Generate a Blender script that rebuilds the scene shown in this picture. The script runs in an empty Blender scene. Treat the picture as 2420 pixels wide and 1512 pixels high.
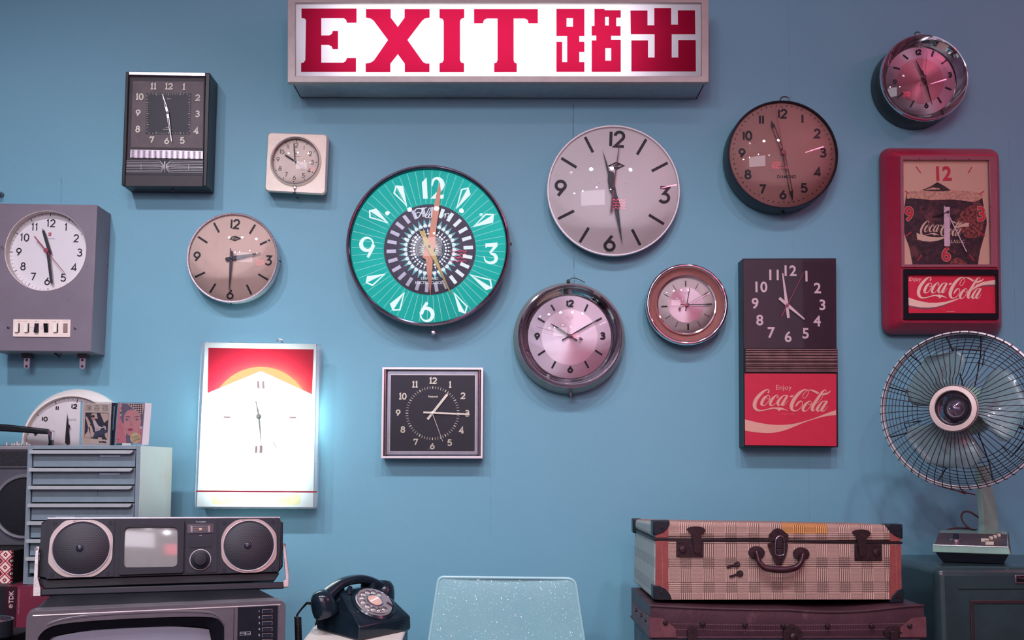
import bpy, bmesh, math, random
from math import pi, sin, cos, tan, atan, atan2, sqrt, radians
from mathutils import Vector, Matrix
from mathutils.geometry import tessellate_polygon
random.seed(7)
SC = bpy.context.scene
COL = SC.collection

# ------------------------------------------------------------------ camera
FPX, CX, CY = 2500.0, 1210.0, 756.0
PPY = 905.0                       # optical axis below the frame centre (perspective-corrected photo)
D0, H = 3.2, 1.15                 # wall distance, eye height
PITCH, YAW = atan(201 / FPX), atan(25 / FPX)
CAM = Vector((0, -D0, H))
RC = (Matrix.Rotation(-YAW, 3, 'Z') @ Matrix.Rotation(pi / 2 + PITCH, 3, 'X'))
cd = bpy.data.cameras.new('camera')
cam = bpy.data.objects.new('camera', cd)
COL.objects.link(cam)
cam.location = CAM
cam.rotation_euler = RC.to_euler()
cd.sensor_fit = 'HORIZONTAL'
cd.sensor_width = 36.0
cd.lens = 36.0 * FPX / 2420.0
cd.shift_y = (PPY - CY) / 2420.0
cd.clip_start = 0.05
SC.camera = cam

def ray(px, py):
    return RC @ Vector(((px - CX) / FPX, -(py - PPY) / FPX, -1.0))

def P(px, py, y):
    d = ray(px, py)
    return CAM + d * ((y - CAM.y) / d.y)

def Pz(px, py, z):
    d = ray(px, py)
    return CAM + d * ((z - CAM.z) / d.z)

def yD(D):
    return -D0 + D * 1.28

class Fr:
    """A thing's own frame: local x right, z up, -y towards the room; photo measurements are read off on planes parallel to its front."""
    def __init__(s, px, py, y=0.0, yaw=0.0, lean=0.0, roll=0.0, zoom=None):
        s.o = P(px, py, y)
        s.R = Matrix.Rotation(yaw, 3, 'Z') @ Matrix.Rotation(-lean, 3, 'X') @ Matrix.Rotation(roll, 3, 'Y')
        s.z(zoom)
    def z(s, zoom):
        s.zx, s.zy, s.zs = zoom or (0, 0, 1.0)
        return s
    def __call__(s, x, y, off=0.0):
        d = ray(s.zx + x / s.zs, s.zy + y / s.zs)
        n = s.R @ Vector((0, 1, 0))
        p0 = s.o + s.R @ Vector((0, -off, 0))
        t = n.dot(p0 - CAM) / n.dot(d)
        l = s.R.transposed() @ (CAM + d * t - s.o)
        return (l.x, l.z)
    def L(s, pts, off=0.0):
        return [s(x, y, off) for x, y in pts]
    def r(s, x, y, rad, off=0.0):
        a = s(x - rad, y, off); b = s(x + rad, y, off)
        return abs(b[0] - a[0]) / 2
    def euler(s):
        return s.R.to_euler()

# ------------------------------------------------------------------ materials
def lin(c):
    c /= 255.0
    return c / 12.92 if c <= 0.04045 else ((c + 0.055) / 1.055) ** 2.4

LIT = (0.76, 0.62, 0.78)
def C(r, g, b, k=1.0):
    """the thing's own colour behind a photographed value under the room's lavender light"""
    k *= 1.0 if max(r, g, b) > 80 else 1.75      # dark surfaces also carry a share of reflected room light
    return tuple(min(0.9, lin(v) / (l * k)) for v, l in zip((r, g, b), LIT))

def newmat(name):
    m = bpy.data.materials.new(name)
    m.use_nodes = True
    nt = m.node_tree
    b = nt.nodes.get('Principled BSDF')
    return m, nt, b

def nd(nt, typ, **kw):
    n = nt.nodes.new(typ)
    for k, v in kw.items():
        setattr(n, k, v)
    return n

def mathn(nt, op, a, b=None, c=None):
    n = nt.nodes.new('ShaderNodeMath'); n.operation = op
    for i, v in enumerate((a, b, c)):
        if v is None: continue
        if isinstance(v, (int, float)): n.inputs[i].default_value = v
        else: nt.links.new(v, n.inputs[i])
    return n.outputs[0]

def mixc(nt, fac, a, b):
    n = nt.nodes.new('ShaderNodeMix'); n.data_type = 'RGBA'
    for sock, v in ((n.inputs['Factor'], fac), (n.inputs[6], a), (n.inputs[7], b)):
        if isinstance(v, (int, float)): sock.default_value = v
        elif isinstance(v, tuple): sock.default_value = (*v[:3], 1)
        else: nt.links.new(v, sock)
    return n.outputs[2]

def noise(nt, scale, detail=4, rough=0.55, vec=None):
    n = nd(nt, 'ShaderNodeTexNoise')
    n.inputs['Scale'].default_value = scale
    n.inputs['Detail'].default_value = detail
    n.inputs['Roughness'].default_value = rough
    if vec is None:
        tc = nd(nt, 'ShaderNodeTexCoord'); vec = tc.outputs['Object']
    nt.links.new(vec, n.inputs['Vector'])
    return n.outputs['Fac']

def ramp(nt, fac, lo, hi):
    n = nd(nt, 'ShaderNodeMapRange'); n.clamp = True
    nt.links.new(fac, n.inputs['Value'])
    n.inputs['From Min'].default_value = lo; n.inputs['From Max'].default_value = hi
    return n.outputs['Result']

MATS = {}
def M(name, col, rough=0.5, metal=0.0, var=0.12, scale=40.0, bump=0.0, bscale=200.0, spec=0.36, coat=0.0, emit=None, es=0.0, wear=None, wscale=12, wlo=.6, whi=.75):
    """plain procedural material: base colour broken up by noise, optional bump and worn patches"""
    if name in MATS: return MATS[name]
    m, nt, b = newmat(name)
    f = noise(nt, scale)
    d = tuple(c * (1 - var) for c in col); e = tuple(min(1, c * (1 + var)) for c in col)
    out = mixc(nt, ramp(nt, f, 0.3, 0.7), d, e)
    if wear:
        out = mixc(nt, ramp(nt, noise(nt, wscale, 8, .65), wlo, whi), out, wear)
    nt.links.new(out, b.inputs['Base Color'])
    b.inputs['Roughness'].default_value = rough
    b.inputs['Metallic'].default_value = metal
    b.inputs['Specular IOR Level'].default_value = spec
    b.inputs['Coat Weight'].default_value = coat
    b.inputs['Coat Roughness'].default_value = 0.08
    if bump:
        bn = nd(nt, 'ShaderNodeBump'); bn.inputs['Strength'].default_value = bump; bn.inputs['Distance'].default_value = 0.002
        nt.links.new(noise(nt, bscale, 3), bn.inputs['Height'])
        nt.links.new(bn.outputs[0], b.inputs['Normal'])
    if emit:
        b.inputs['Emission Color'].default_value = (*emit, 1); b.inputs['Emission Strength'].default_value = es
    MATS[name] = m
    return m

def emitter(name, col, s):
    if name in MATS: return MATS[name]
    m, nt, b = newmat(name)
    nt.nodes.remove(b)
    e = nd(nt, 'ShaderNodeEmission'); e.inputs[0].default_value = (*col, 1); e.inputs[1].default_value = s
    nt.links.new(e.outputs[0], nt.nodes['Material Output'].inputs[0])
    MATS[name] = m
    return m

def film(name, tint, amount=1.0, gloss=True, diffuse=None, dmix=0.0, tr=None, trmix=0.0, ior=1.45, rough=0.02):
    """clear or coloured sheet: tinted see-through, Fresnel reflection, optional milky diffuse / translucent share"""
    if name in MATS: return MATS[name]
    m, nt, b = newmat(name)
    nt.nodes.remove(b)
    t = nd(nt, 'ShaderNodeBsdfTransparent'); t.inputs[0].default_value = (*tint, 1)
    sh = t.outputs[0]
    def mix(fac, a, c):
        x = nd(nt, 'ShaderNodeMixShader')
        if isinstance(fac, float): x.inputs[0].default_value = fac
        else: nt.links.new(fac, x.inputs[0])
        nt.links.new(a, x.inputs[1]); nt.links.new(c, x.inputs[2])
        return x.outputs[0]
    if trmix:
        q = nd(nt, 'ShaderNodeBsdfTranslucent'); q.inputs[0].default_value = (*tr, 1)
        sh = mix(float(trmix), sh, q.outputs[0])
    if dmix:
        q = nd(nt, 'ShaderNodeBsdfDiffuse'); q.inputs[0].default_value = (*diffuse, 1)
        sh = mix(float(dmix), sh, q.outputs[0])
    if gloss:
        g = nd(nt, 'ShaderNodeBsdfGlossy'); g.inputs['Roughness'].default_value = rough
        fr = nd(nt, 'ShaderNodeFresnel'); fr.inputs[0].default_value = ior
        lw = mathn(nt, 'MULTIPLY', fr.outputs[0], amount)
        sh = mix(lw, sh, g.outputs[0])
    nt.links.new(sh, nt.nodes['Material Output'].inputs[0])
    MATS[name] = m
    return m

# ------------------------------------------------------------------ mesh builder
class MB:
    def __init__(s):
        s.v = []; s.f = []; s.m = []; s.mats = []
    def mi(s, mat):
        if mat not in s.mats: s.mats.append(mat)
        return s.mats.index(mat)
    def add(s, vs, fs, mat):
        o = len(s.v); s.v += [tuple(v) for v in vs]
        k = s.mi(mat)
        for f in fs:
            s.f.append(tuple(o + i for i in f)); s.m.append(k)
        return s
    # flat figure facing the room at depth y (loops: outer, holes...)
    def flat(s, loops, y, mat):
        if not isinstance(loops[0][0], (tuple, list)): loops = [loops]
        pts = [p for l in loops for p in l]
        tri = tessellate_polygon([[Vector((p[0], p[1], 0)) for p in l] for l in loops])
        return s.add([(p[0], y, p[1]) for p in pts], tri, mat)
    # solid with the figure as its front (y0) and back (y1)
    def prism(s, loops, y0, y1, mat, back=None, side=None):
        if not isinstance(loops[0][0], (tuple, list)): loops = [loops]
        pts = [p for l in loops for p in l]; n = len(pts)
        tri = [tuple(t) for t in tessellate_polygon([[Vector((p[0], p[1], 0)) for p in l] for l in loops])]
        bp = pts if back is None else back
        vs = [(p[0], y0, p[1]) for p in pts] + [(p[0], y1, p[1]) for p in bp]
        s.add(vs, tri + [tuple(n + i for i in t) for t in tri], mat)
        sf = []; o = 0
        for l in loops:
            k = len(l)
            for i in range(k):
                a, b = o + i, o + (i + 1) % k
                sf.append((a, b, n + b, n + a))
            o += k
        return s.add(vs, sf, side or mat)
    def lathe(s, c, prof, mat, seg=72, mats=None, sx=1.0):
        rings = []; vs = []
        for r, y in prof:
            if r < 1e-7:
                rings.append([len(vs)]); vs.append((c[0], y, c[1]))
            else:
                rings.append(list(range(len(vs), len(vs) + seg)))
                vs += [(c[0] + sx * r * cos(2 * pi * i / seg), y, c[1] + r * sin(2 * pi * i / seg)) for i in range(seg)]
        for q in range(len(prof) - 1):
            a, b = rings[q], rings[q + 1]; fs = []
            for i in range(seg):
                j = (i + 1) % seg
                if len(a) == 1 and len(b) == 1: continue
                if len(a) == 1: fs.append((a[0], b[j], b[i]))
                elif len(b) == 1: fs.append((a[i], a[j], b[0]))
                else: fs.append((a[i], a[j], b[j], b[i]))
            s._shared(vs, fs, mats[q] if mats else mat, q == 0)
        return s
    def _shared(s, vs, fs, mat, first):
        if first:
            s._o = len(s.v); s.v += vs
        k = s.mi(mat)
        for f in fs:
            s.f.append(tuple(s._o + i for i in f)); s.m.append(k)
    def disc(s, c, r, y, mat, seg=72):
        return s.flat([(c[0] + r * cos(2 * pi * i / seg), c[1] + r * sin(2 * pi * i / seg)) for i in range(seg)], y, mat)
    def ring(s, c, r0, r1, y, mat, seg=72):
        return s.lathe(c, [(r0, y), (r1, y)], mat, seg)
    def box(s, x0, x1, y0, y1, z0, z1, mat):
        vs = [(x, y, z) for x in (x0, x1) for y in (y0, y1) for z in (z0, z1)]
        return s.add(vs, [(0, 1, 3, 2), (4, 6, 7, 5), (0, 4, 5, 1), (2, 3, 7, 6), (0, 2, 6, 4), (1, 5, 7, 3)], mat)
    def hexa(s, vs, mat):   # 8 corners: bottom 4 then top 4, same order round
        return s.add(vs, [(0, 1, 2, 3), (4, 7, 6, 5), (0, 4, 5, 1), (1, 5, 6, 2), (2, 6, 7, 3), (3, 7, 4, 0)], mat)
    def tube(s, pts, r, mat, seg=8, closed=False, caps=True):
        pts = [Vector(p) for p in pts]; n = len(pts)
        rr = r if isinstance(r, (list, tuple)) else [r] * n
        vs = []; up = None
        for i, p in enumerate(pts):
            a = pts[i - 1] if (i > 0 or closed) else p
            b = pts[(i + 1) % n] if (i < n - 1 or closed) else p
            t = (b - a)
            t = t.normalized() if t.length > 1e-9 else Vector((0, 0, 1))
            if up is None:
                up = Vector((0, 0, 1)) if abs(t.z) < .9 else Vector((1, 0, 0))
            u = (up - t * up.dot(t))
            u = u.normalized() if u.length > 1e-6 else t.orthogonal().normalized()
            up = u; w = t.cross(u)
            vs += [p + (u * cos(2 * pi * k / seg) + w * sin(2 * pi * k / seg)) * rr[i] for k in range(seg)]
        fs = []
        for i in range(n if closed else n - 1):
            j = (i + 1) % n
            for k in range(seg):
                q = (k + 1) % seg
                fs.append((i * seg + k, i * seg + q, j * seg + q, j * seg + k))
        if not closed and caps:
            fs.append(tuple(range(seg))); fs.append(tuple((n - 1) * seg + k for k in range(seg)))
        return s.add(vs, fs, mat)
    # ribbon along 2D points; w a number or one per point; raised by t
    def stroke(s, pts, w, y, mat, closed=False, t=0.0):
        n = len(pts)
        ww = list(w) if isinstance(w, (list, tuple)) else [w] * n
        Ls, Rs = [], []
        for i in range(n):
            p = Vector(pts[i])
            a = Vector(pts[i - 1]) if (i > 0 or closed) else None
            b = Vector(pts[(i + 1) % n]) if (i < n - 1 or closed) else None
            d1 = (p - a).normalized() if a is not None and (p - a).length > 1e-9 else None
            d2 = (b - p).normalized() if b is not None and (b - p).length > 1e-9 else None
            if d1 is None: d1 = d2
            if d2 is None: d2 = d1
            n1 = Vector((-d1.y, d1.x)); n2 = Vector((-d2.y, d2.x))
            m = n1 + n2
            m = m.normalized() if m.length > 1e-6 else n1
            k = min(2.2, 1 / max(.3, m.dot(n1)))
            Ls.append(p + m * ww[i] / 2 * k); Rs.append(p - m * ww[i] / 2 * k)
        sl = .00018 / max(1, n - 1)
        vs = [(p.x, y - sl * i, p.y) for i, p in enumerate(Ls)] + [(p.x, y - sl * i, p.y) for i, p in enumerate(Rs)]
        fs = []
        for i in range(n if closed else n - 1):
            j = (i + 1) % n
            fs.append((i, j, n + j, n + i))
        if t:
            vs += [(v[0], y + t, v[2]) for v in vs]
            q = 2 * n
            for i in range(n if closed else n - 1):
                j = (i + 1) % n
                fs += [(i, j, q + j, q + i), (n + i, n + j, q + n + j, q + n + i)]
            if not closed:
                fs += [(0, n, q + n, q), (n - 1, 2 * n - 1, q + 2 * n - 1, q + n - 1)]
        return s.add(vs, fs, mat)
    def text(s, body, c, h, y, mat, rot=0.0, shear=0.0, sx=1.0, bold=0.0, up=False, space=1.0, t=0.0, width=None):
        vs, fs, bb = text_mesh(body, bold, shear, space)
        ch = text_mesh('H', 0, 0, 1)[2][3]
        k = h / ch
        if width: sx = width / ((bb[2] - bb[0]) * k)
        cx, cy = (bb[0] + bb[2]) / 2, ch / 2
        if up: cy = (bb[1] + bb[3]) / 2
        o = []
        for x, z in vs:
            a, b = (x - cx) * k * sx, (z - cy) * k
            o.append((c[0] + a * cos(rot) - b * sin(rot), y, c[1] + a * sin(rot) + b * cos(rot)))
        s.add(o, fs, mat)
        if t:
            n = len(o); edges = {}
            for f in fs:
                for i in range(len(f)):
                    e = (f[i], f[(i + 1) % len(f)])
                    edges[e] = 1
            sf = [(a, b, n + b, n + a) for (a, b) in edges if (b, a) not in edges]
            s.add(o + [(p[0], y + t, p[2]) for p in o], sf, mat)
        return s
    def build(s, name, parent=None, bevel=0.0, smooth=35, seg=2, solid=0.0, subd=0):
        me = bpy.data.meshes.new(name)
        me.from_pydata(s.v, [], s.f)
        for m in s.mats: me.materials.append(m)
        me.polygons.foreach_set('material_index', s.m)
        bm = bmesh.new(); bm.from_mesh(me)
        bmesh.ops.remove_doubles(bm, verts=bm.verts, dist=1e-6)
        bmesh.ops.recalc_face_normals(bm, faces=bm.faces)
        bm.to_mesh(me); bm.free()
        if smooth:
            me.polygons.foreach_set('use_smooth', [True] * len(me.polygons))
            me.set_sharp_from_angle(angle=radians(smooth))
        o = bpy.data.objects.new(name, me)
        COL.objects.link(o)
        if parent is not None: o.parent = parent
        if subd:
            md = o.modifiers.new('subsurf', 'SUBSURF'); md.levels = subd; md.render_levels = subd
        if solid:
            md = o.modifiers.new('solid', 'SOLIDIFY'); md.thickness = solid; md.offset = 0
        if bevel:
            md = o.modifiers.new('bevel', 'BEVEL'); md.width = bevel; md.segments = seg; md.limit_method = 'ANGLE'; md.angle_limit = radians(40)
            md.harden_normals = False
        return o

_TX = {}
def text_mesh(body, bold, shear, space):
    key = (body, bold, shear, space)
    if key in _TX: return _TX[key]
    c = bpy.data.curves.new('lettering', 'FONT')
    c.body = body; c.resolution_u = 3; c.offset = bold; c.shear = shear; c.space_character = space
    o = bpy.data.objects.new('lettering', c); COL.objects.link(o)
    bpy.context.view_layer.update()
    dg = bpy.context.evaluated_depsgraph_get()
    me = bpy.data.meshes.new_from_object(o.evaluated_get(dg), depsgraph=dg)
    vs = [(v.co.x, v.co.y) for v in me.vertices]
    fs = [tuple(p.vertices) for p in me.polygons]
    bb = (min(v[0] for v in vs), min(v[1] for v in vs), max(v[0] for v in vs), max(v[1] for v in vs))
    bpy.data.objects.remove(o); bpy.data.curves.remove(c); bpy.data.meshes.remove(me)
    _TX[key] = (vs, fs, bb)
    return _TX[key]

# ------------------------------------------------------------------ scene graph
def thing(name, label, cat, loc, rot=None, group=None):
    o = bpy.data.objects.new(name, None); COL.objects.link(o)
    o.empty_display_size = 0.05
    o.location = loc
    if rot is not None: o.rotation_euler = rot
    o['label'] = label; o['category'] = cat; o['kind'] = 'thing'
    if group: o['group'] = group
    return o
def tag(o, label, cat, group=None):
    o['label'] = label; o['category'] = cat; o['kind'] = 'thing'
    if group: o['group'] = group
    return o
def lab(o, label):
    o['label'] = label
    return o

# ------------------------------------------------------------------ 2D helpers
def circ(c, r, n=48, a0=0.0, a1=2 * pi, sx=1.0):
    full = abs(a1 - a0 - 2 * pi) < 1e-6
    k = n if full else n + 1
    return [(c[0] + sx * r * cos(a0 + (a1 - a0) * i / n), c[1] + r * sin(a0 + (a1 - a0) * i / n)) for i in range(k)]
def roundpoly(pts, r, n=6):
    out = []; k = len(pts)
    rr = r if isinstance(r, (list, tuple)) else [r] * k
    for i in range(k):
        p = Vector(pts[i]); a = Vector(pts[i - 1]); b = Vector(pts[(i + 1) % k])
        if rr[i] <= 0: out.append((p.x, p.y)); continue
        u = (a - p); v = (b - p); m = min(rr[i], u.length * .49, v.length * .49)
        s, e = p + u.normalized() * m, p + v.normalized() * m
        for q in range(n + 1):
            t = q / n
            w = s * (1 - t) ** 2 + p * 2 * t * (1 - t) + e * t * t
            out.append((w.x, w.y))
    return out
def rect(x0, z0, x1, z1):
    return [(x0, z0), (x1, z0), (x1, z1), (x0, z1)]
def spline(pts, n=6, closed=False):
    """Catmull-Rom through tuples of any length"""
    out = []; k = len(pts)
    for i in range(k if closed else k - 1):
        p = [pts[(i + j - 1) % k] if closed else pts[max(0, min(k - 1, i + j - 1))] for j in range(4)]
        for q in range(n):
            t = q / n
            out.append(tuple(0.5 * (2 * b + (c - a) * t + (2 * a - 5 * b + 4 * c - d) * t * t + (3 * b - a - 3 * c + d) * t ** 3)
                             for a, b, c, d in zip(*p)))
    if not closed: out.append(tuple(pts[-1]))
    return out
_EC = [0]
def ease(mb, pts, y, mat, n=6, closed=False):
    """brush stroke: (x, z, width) control points"""
    _EC[0] = (_EC[0] + 1) % 7; y -= .00005 * _EC[0]
    q = spline(pts, n, closed)
    mb.stroke([(a[0], a[1]) for a in q], [max(1e-5, a[2]) for a in q], y, mat, closed)

# ------------------------------------------------------------------ drawn numerals (geometric sans and slab)
def _arc(cx, cy, rx, ry, a0, a1, n=14):
    return [(cx + rx * cos(radians(a0 + (a1 - a0) * i / n)), cy + ry * sin(radians(a0 + (a1 - a0) * i / n))) for i in range(n + 1)]
def glyph(ch, flat3=False, flag1=False, slab=False):
    """centre-lines in a box of height 1 (x about 0): list of (points, closed), advance"""
    if ch == '1':
        g = [([(0, 0), (0, 1)], False)]
        if flag1 or slab: g = [([(0, 0), (0, 1), (-.16, .8)] if not slab else [(0, 0), (0, 1), (-.17, .86)], False)]
        if slab: g.append(([(-.2, .03), (.2, .03)], False))
        return g, (.3 if not (flag1 or slab) else .46)
    if ch == '2':
        p = _arc(0, .71, .27, .29, 175, -38, 18) + [(-.27, .0), (.3, .0)]
        g = [(p, False)]
        if slab: g.append(([(.3, .0), (.3, .2)], False))
        return g, .66
    if ch == '3':
        if flat3:
            return [([(-.27, 1), (.25, 1), (-.02, .6)] + _arc(-.02, .3, .3, .3, 88, -150, 18), False)], .66
        return [(_arc(-.02, .76, .24, .24, 160, -80, 14) + _arc(-.02, .27, .29, .27, 85, -160, 16), False)], .66
    if ch == '4':
        g = [([(.14, 0), (.14, 1), (-.32, .26), (.32, .26)], False)]
        if slab: g.append(([(-.06, .0), (.34, .0)], False))
        return g, .7
    if ch == '5':
        return [([(.27, 1), (-.17, 1), (-.23, .56)] + _arc(-.01, .31, .3, .31, 125, -155, 18), False)], .66
    if ch == '6':
        return [(_arc(0, .3, .29, .3, 0, 360, 24)[:-1], True), ([(-.27, .4), (.14, 1)], False)], .66
    if ch == '9':
        return [(_arc(0, .7, .29, .3, 0, 360, 24)[:-1], True), ([(.27, .6), (-.14, 0)], False)], .66
    if ch == '7':
        g = [([(-.28, 1), (.29, 1), (-.08, 0)], False)]
        if slab: g.append(([(-.28, 1), (-.28, .78)], False))
        return g, .66
    if ch == '8':
        return [(_arc(0, .77, .22, .23, 0, 360, 20)[:-1], True), (_arc(0, .27, .28, .27, 0, 360, 24)[:-1], True)], .66
    if ch == '0':
        return [(_arc(0, .5, .29, .5, 0, 360, 28)[:-1], True)], .68
def number(mb, s, c, h, w, y, mat, rot=0.0, sx=1.0, t=0.0, **kw):
    """w: line width as a share of the height"""
    gs = [glyph(ch, **kw) for ch in s]
    tot = sum(a for _, a in gs); x = -tot / 2
    lw = w * h; step = 0
    for g, a in gs:
        for pts, closed in g:
            step += 1
            q = []
            for px, pz in pts:
                u = (x + a / 2 + px * (1 - w * .6)) * h * sx; v = (pz * (1 - w) + w / 2 - .5) * h
                q.append((c[0] + u * cos(rot) - v * sin(rot), c[1] + u * sin(rot) + v * cos(rot)))
            mb.stroke(q, lw, y - .00016 * step, mat, closed, t)
        x += a

def pol(c, r, deg):
    """clock angle: 0 at 12, clockwise"""
    return (c[0] + r * sin(radians(deg)), c[1] + r * cos(radians(deg)))
def bar(mb, c, r0, r1, deg, w, y, mat, t=0.0):
    mb.stroke([pol(c, r0, deg), pol(c, r1, deg)], w, y, mat, False, t)
def hand(mb, a, b, prof, y, mat, t=0.0012):
    """clock hand from a to b; prof = [(share along, width)]"""
    A, B = Vector(a), Vector(b)
    mb.stroke([tuple(A + (B - A) * k) for k, _ in prof], [w for _, w in prof], y, mat, False, t)
def cap(r, h, y, n=10):
    """profile of a domed glass: rim radius r, rise h towards the room from depth y"""
    R = (r * r + h * h) / (2 * h); out = []
    for i in range(n + 1):
        q = r * (1 - i / n)
        out.append((q if i < n else 0.0, y - (sqrt(R * R - q * q) - (R - h))))
    return out
# ------------------------------------------------------------------ shared materials
BLACK = M('black_plastic', C(26, 28, 38), .42, var=.2)
BLACKGLOSS = M('black_gloss', (.012, .013, .018), .15)
PRINT = M('black_print', (.012, .012, .017), .55)
WHITEPRINT = M('white_print', (.8, .78, .78), .5, var=.03)
CHROME = M('chrome', (.78, .77, .8), .07, metal=1, var=.03)
SILVER = M('brushed_silver', (.62, .56, .6), .3, metal=1, var=.08, scale=90)
DARKMETAL = M('dark_metal', (.10, .095, .11), .38, metal=.8, var=.25)
GLASS = film('clear_glass', (.97, .97, .98), 1.0)
REDPRINT = M('red_print', (.42, .02, .045), .5)

def structure(mb, name, **kw):
    o = mb.build(name, None, **kw); o['kind'] = 'structure'
    return o

# ------------------------------------------------------------------ the room
def wall_paint():
    m, nt, b = newmat('teal_wall_paint')
    tc = nd(nt, 'ShaderNodeTexCoord'); sp = nd(nt, 'ShaderNodeSeparateXYZ')
    nt.links.new(tc.outputs['Object'], sp.inputs[0])
    base = mixc(nt, ramp(nt, noise(nt, 1.6, 5, .6), .3, .7), (.163, .425, .53), (.186, .452, .55))
    base = mixc(nt, mathn(nt, 'MULTIPLY', ramp(nt, noise(nt, 260, 2, .5), .3, .7), .22), base, (.14, .35, .45))
    # settled cracks and paper seams, each at its own place on the plaster
    wob = noise(nt, 9, 6, .7)
    mask = None
    for px, py0, py1, wd, dark in ((1356, 235, 945, .0011, .75), (1159, 960, 1260, .0008, .4), (144, 420, 480, .0012, .5), (1869, 0, 620, .0009, .3), (1912, 1060, 1230, .0008, .25), (2394, 330, 900, .0008, .3)):
        a = P(px, py0, 0); c = P(px, py1, 0)
        dx = mathn(nt, 'ABSOLUTE', mathn(nt, 'SUBTRACT', mathn(nt, 'ADD', sp.outputs['X'], mathn(nt, 'MULTIPLY', mathn(nt, 'SUBTRACT', wob, .5), .012)), (a.x + c.x) / 2))
        k = mathn(nt, 'LESS_THAN', dx, wd)
        k = mathn(nt, 'MULTIPLY', k, mathn(nt, 'LESS_THAN', sp.outputs['Z'], a.z))
        k = mathn(nt, 'MULTIPLY', k, mathn(nt, 'GREATER_THAN', sp.outputs['Z'], c.z))
        k = mathn(nt, 'MULTIPLY', k, mathn(nt, 'MULTIPLY', ramp(nt, noise(nt, 30, 3), .35, .6), dark))
        mask = k if mask is None else mathn(nt, 'MAXIMUM', mask, k)
    base = mixc(nt, mask, base, (.02, .06, .10))
    scuff = mathn(nt, 'MULTIPLY', ramp(nt, noise(nt, 5, 12, .78), .68, .74), .3)
    base = mixc(nt, scuff, base, (.34, .55, .62))
    nt.links.new(base, b.inputs['Base Color'])
    b.inputs['Roughness'].default_value = .5
    b.inputs['Specular IOR Level'].default_value = .35
    bn = nd(nt, 'ShaderNodeBump'); bn.inputs['Strength'].default_value = .25; bn.inputs['Distance'].default_value = .004
    nt.links.new(noise(nt, 14, 7, .6), bn.inputs['Height']); nt.links.new(bn.outputs[0], b.inputs['Normal'])
    return m
XL, XR, YF, ZC = -3.0, 2.9, -7.0, 3.5
w = MB().box(XL - .1, XR + .1, 0, .12, -.1, ZC + .1, wall_paint()); structure(w, 'wall_back')
DULL = M('side_wall_paint', (.30, .25, .33), .7)
structure(MB().box(XL - .12, XL, YF, 0, 0, ZC, DULL), 'wall_left')
structure(MB().box(XR, XR + .12, YF, 0, 0, ZC, M('side_wall_red', (.30, .14, .2), .7)), 'wall_right')
structure(MB().box(XL - .1, XR + .1, YF, .12, -.12, 0, M('floor_tiles', (.30, .26, .28), .4, scale=3, var=.3)), 'floor')
structure(MB().box(XL - .1, XR + .1, YF, .12, ZC, ZC + .12, M('ceiling_paint', (.66, .60, .68), .8)), 'ceiling')

# lamps of the shop, behind the camera
def lightbox(name, label, cx, cz, y, w, h, tilt, mat, cat='sign'):
    o = thing(name, label, cat, (cx, y, cz), (tilt, 0, 0))
    MB().flat(rect(-w / 2, -h / 2, w / 2, h / 2), .012, mat).build('luminous_panel', o, smooth=0)
    f = MB().prism([rect(-w / 2 - .04, -h / 2 - .04, w / 2 + .04, h / 2 + .04), rect(-w / 2, -h / 2, w / 2, h / 2)], .03, -.08, SILVER)
    f.box(-w / 2, w / 2, -.08, -.06, -h / 2, h / 2, SILVER)
    f.build('frame', o)
    for sx in (-1, 1):
        MB().tube([(sx * w * .4, -.03, h / 2), (sx * w * .4, -.03, h / 2 + max(.05, (ZC - cz - h / 2)))], .006, DARKMETAL).build('hanger', o)
    return o
KEYL = emitter('white_lightbox', (.95, .88, 1.0), 7.0)
lightbox('hanging_sign', 'blank white lit sign box hung across the shop from the clocks', -.55, 2.55, -4.6, 1.5, .95, 0, KEYL)

SPOT = emitter('spot_lamp_glow', (.93, .92, 1.0), 160.0)
for i, (x, y, z) in enumerate(((-1.35, -3.7, 2.75), (-1.0, -4.1, 2.9), (-.2, -3.9, 3.0), (.55, -4.3, 2.95))):
    o = thing('spot_lamp', 'small black ceiling spot lamp facing the clock wall', 'lamp', (x, y, z), None, 'ceiling spot lamps')
    MB().disc((0, 0), .032, .055, SPOT, 20).build('bulb', o, smooth=0)
    MB().lathe((0, 0), [(.0, -.06), (.035, -.06), (.045, -.04), (.045, .07), (.042, .07), (.034, .05)], BLACK, 24).build('lamp_housing', o)
    MB().tube([(0, 0, .04), (0, 0, ZC - z)], .008, BLACK).build('stem', o)
    ld = bpy.data.lights.new('spot_lamp_beam', 'SPOT'); ld.energy = 26; ld.color = (.95, .87, 1.0); ld.spot_size = radians(72); ld.spot_blend = 1.0; ld.shadow_soft_size = .04
    lo = bpy.data.objects.new('beam', ld); COL.objects.link(lo); lo.parent = o
    lo.location = (0, .08, 0)
    lo.rotation_euler = (Vector((-.35 + (x + .5) * .3, 0, .75)) - Vector((x, y + .08, z))).to_track_quat('-Z', 'Y').to_euler()

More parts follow.
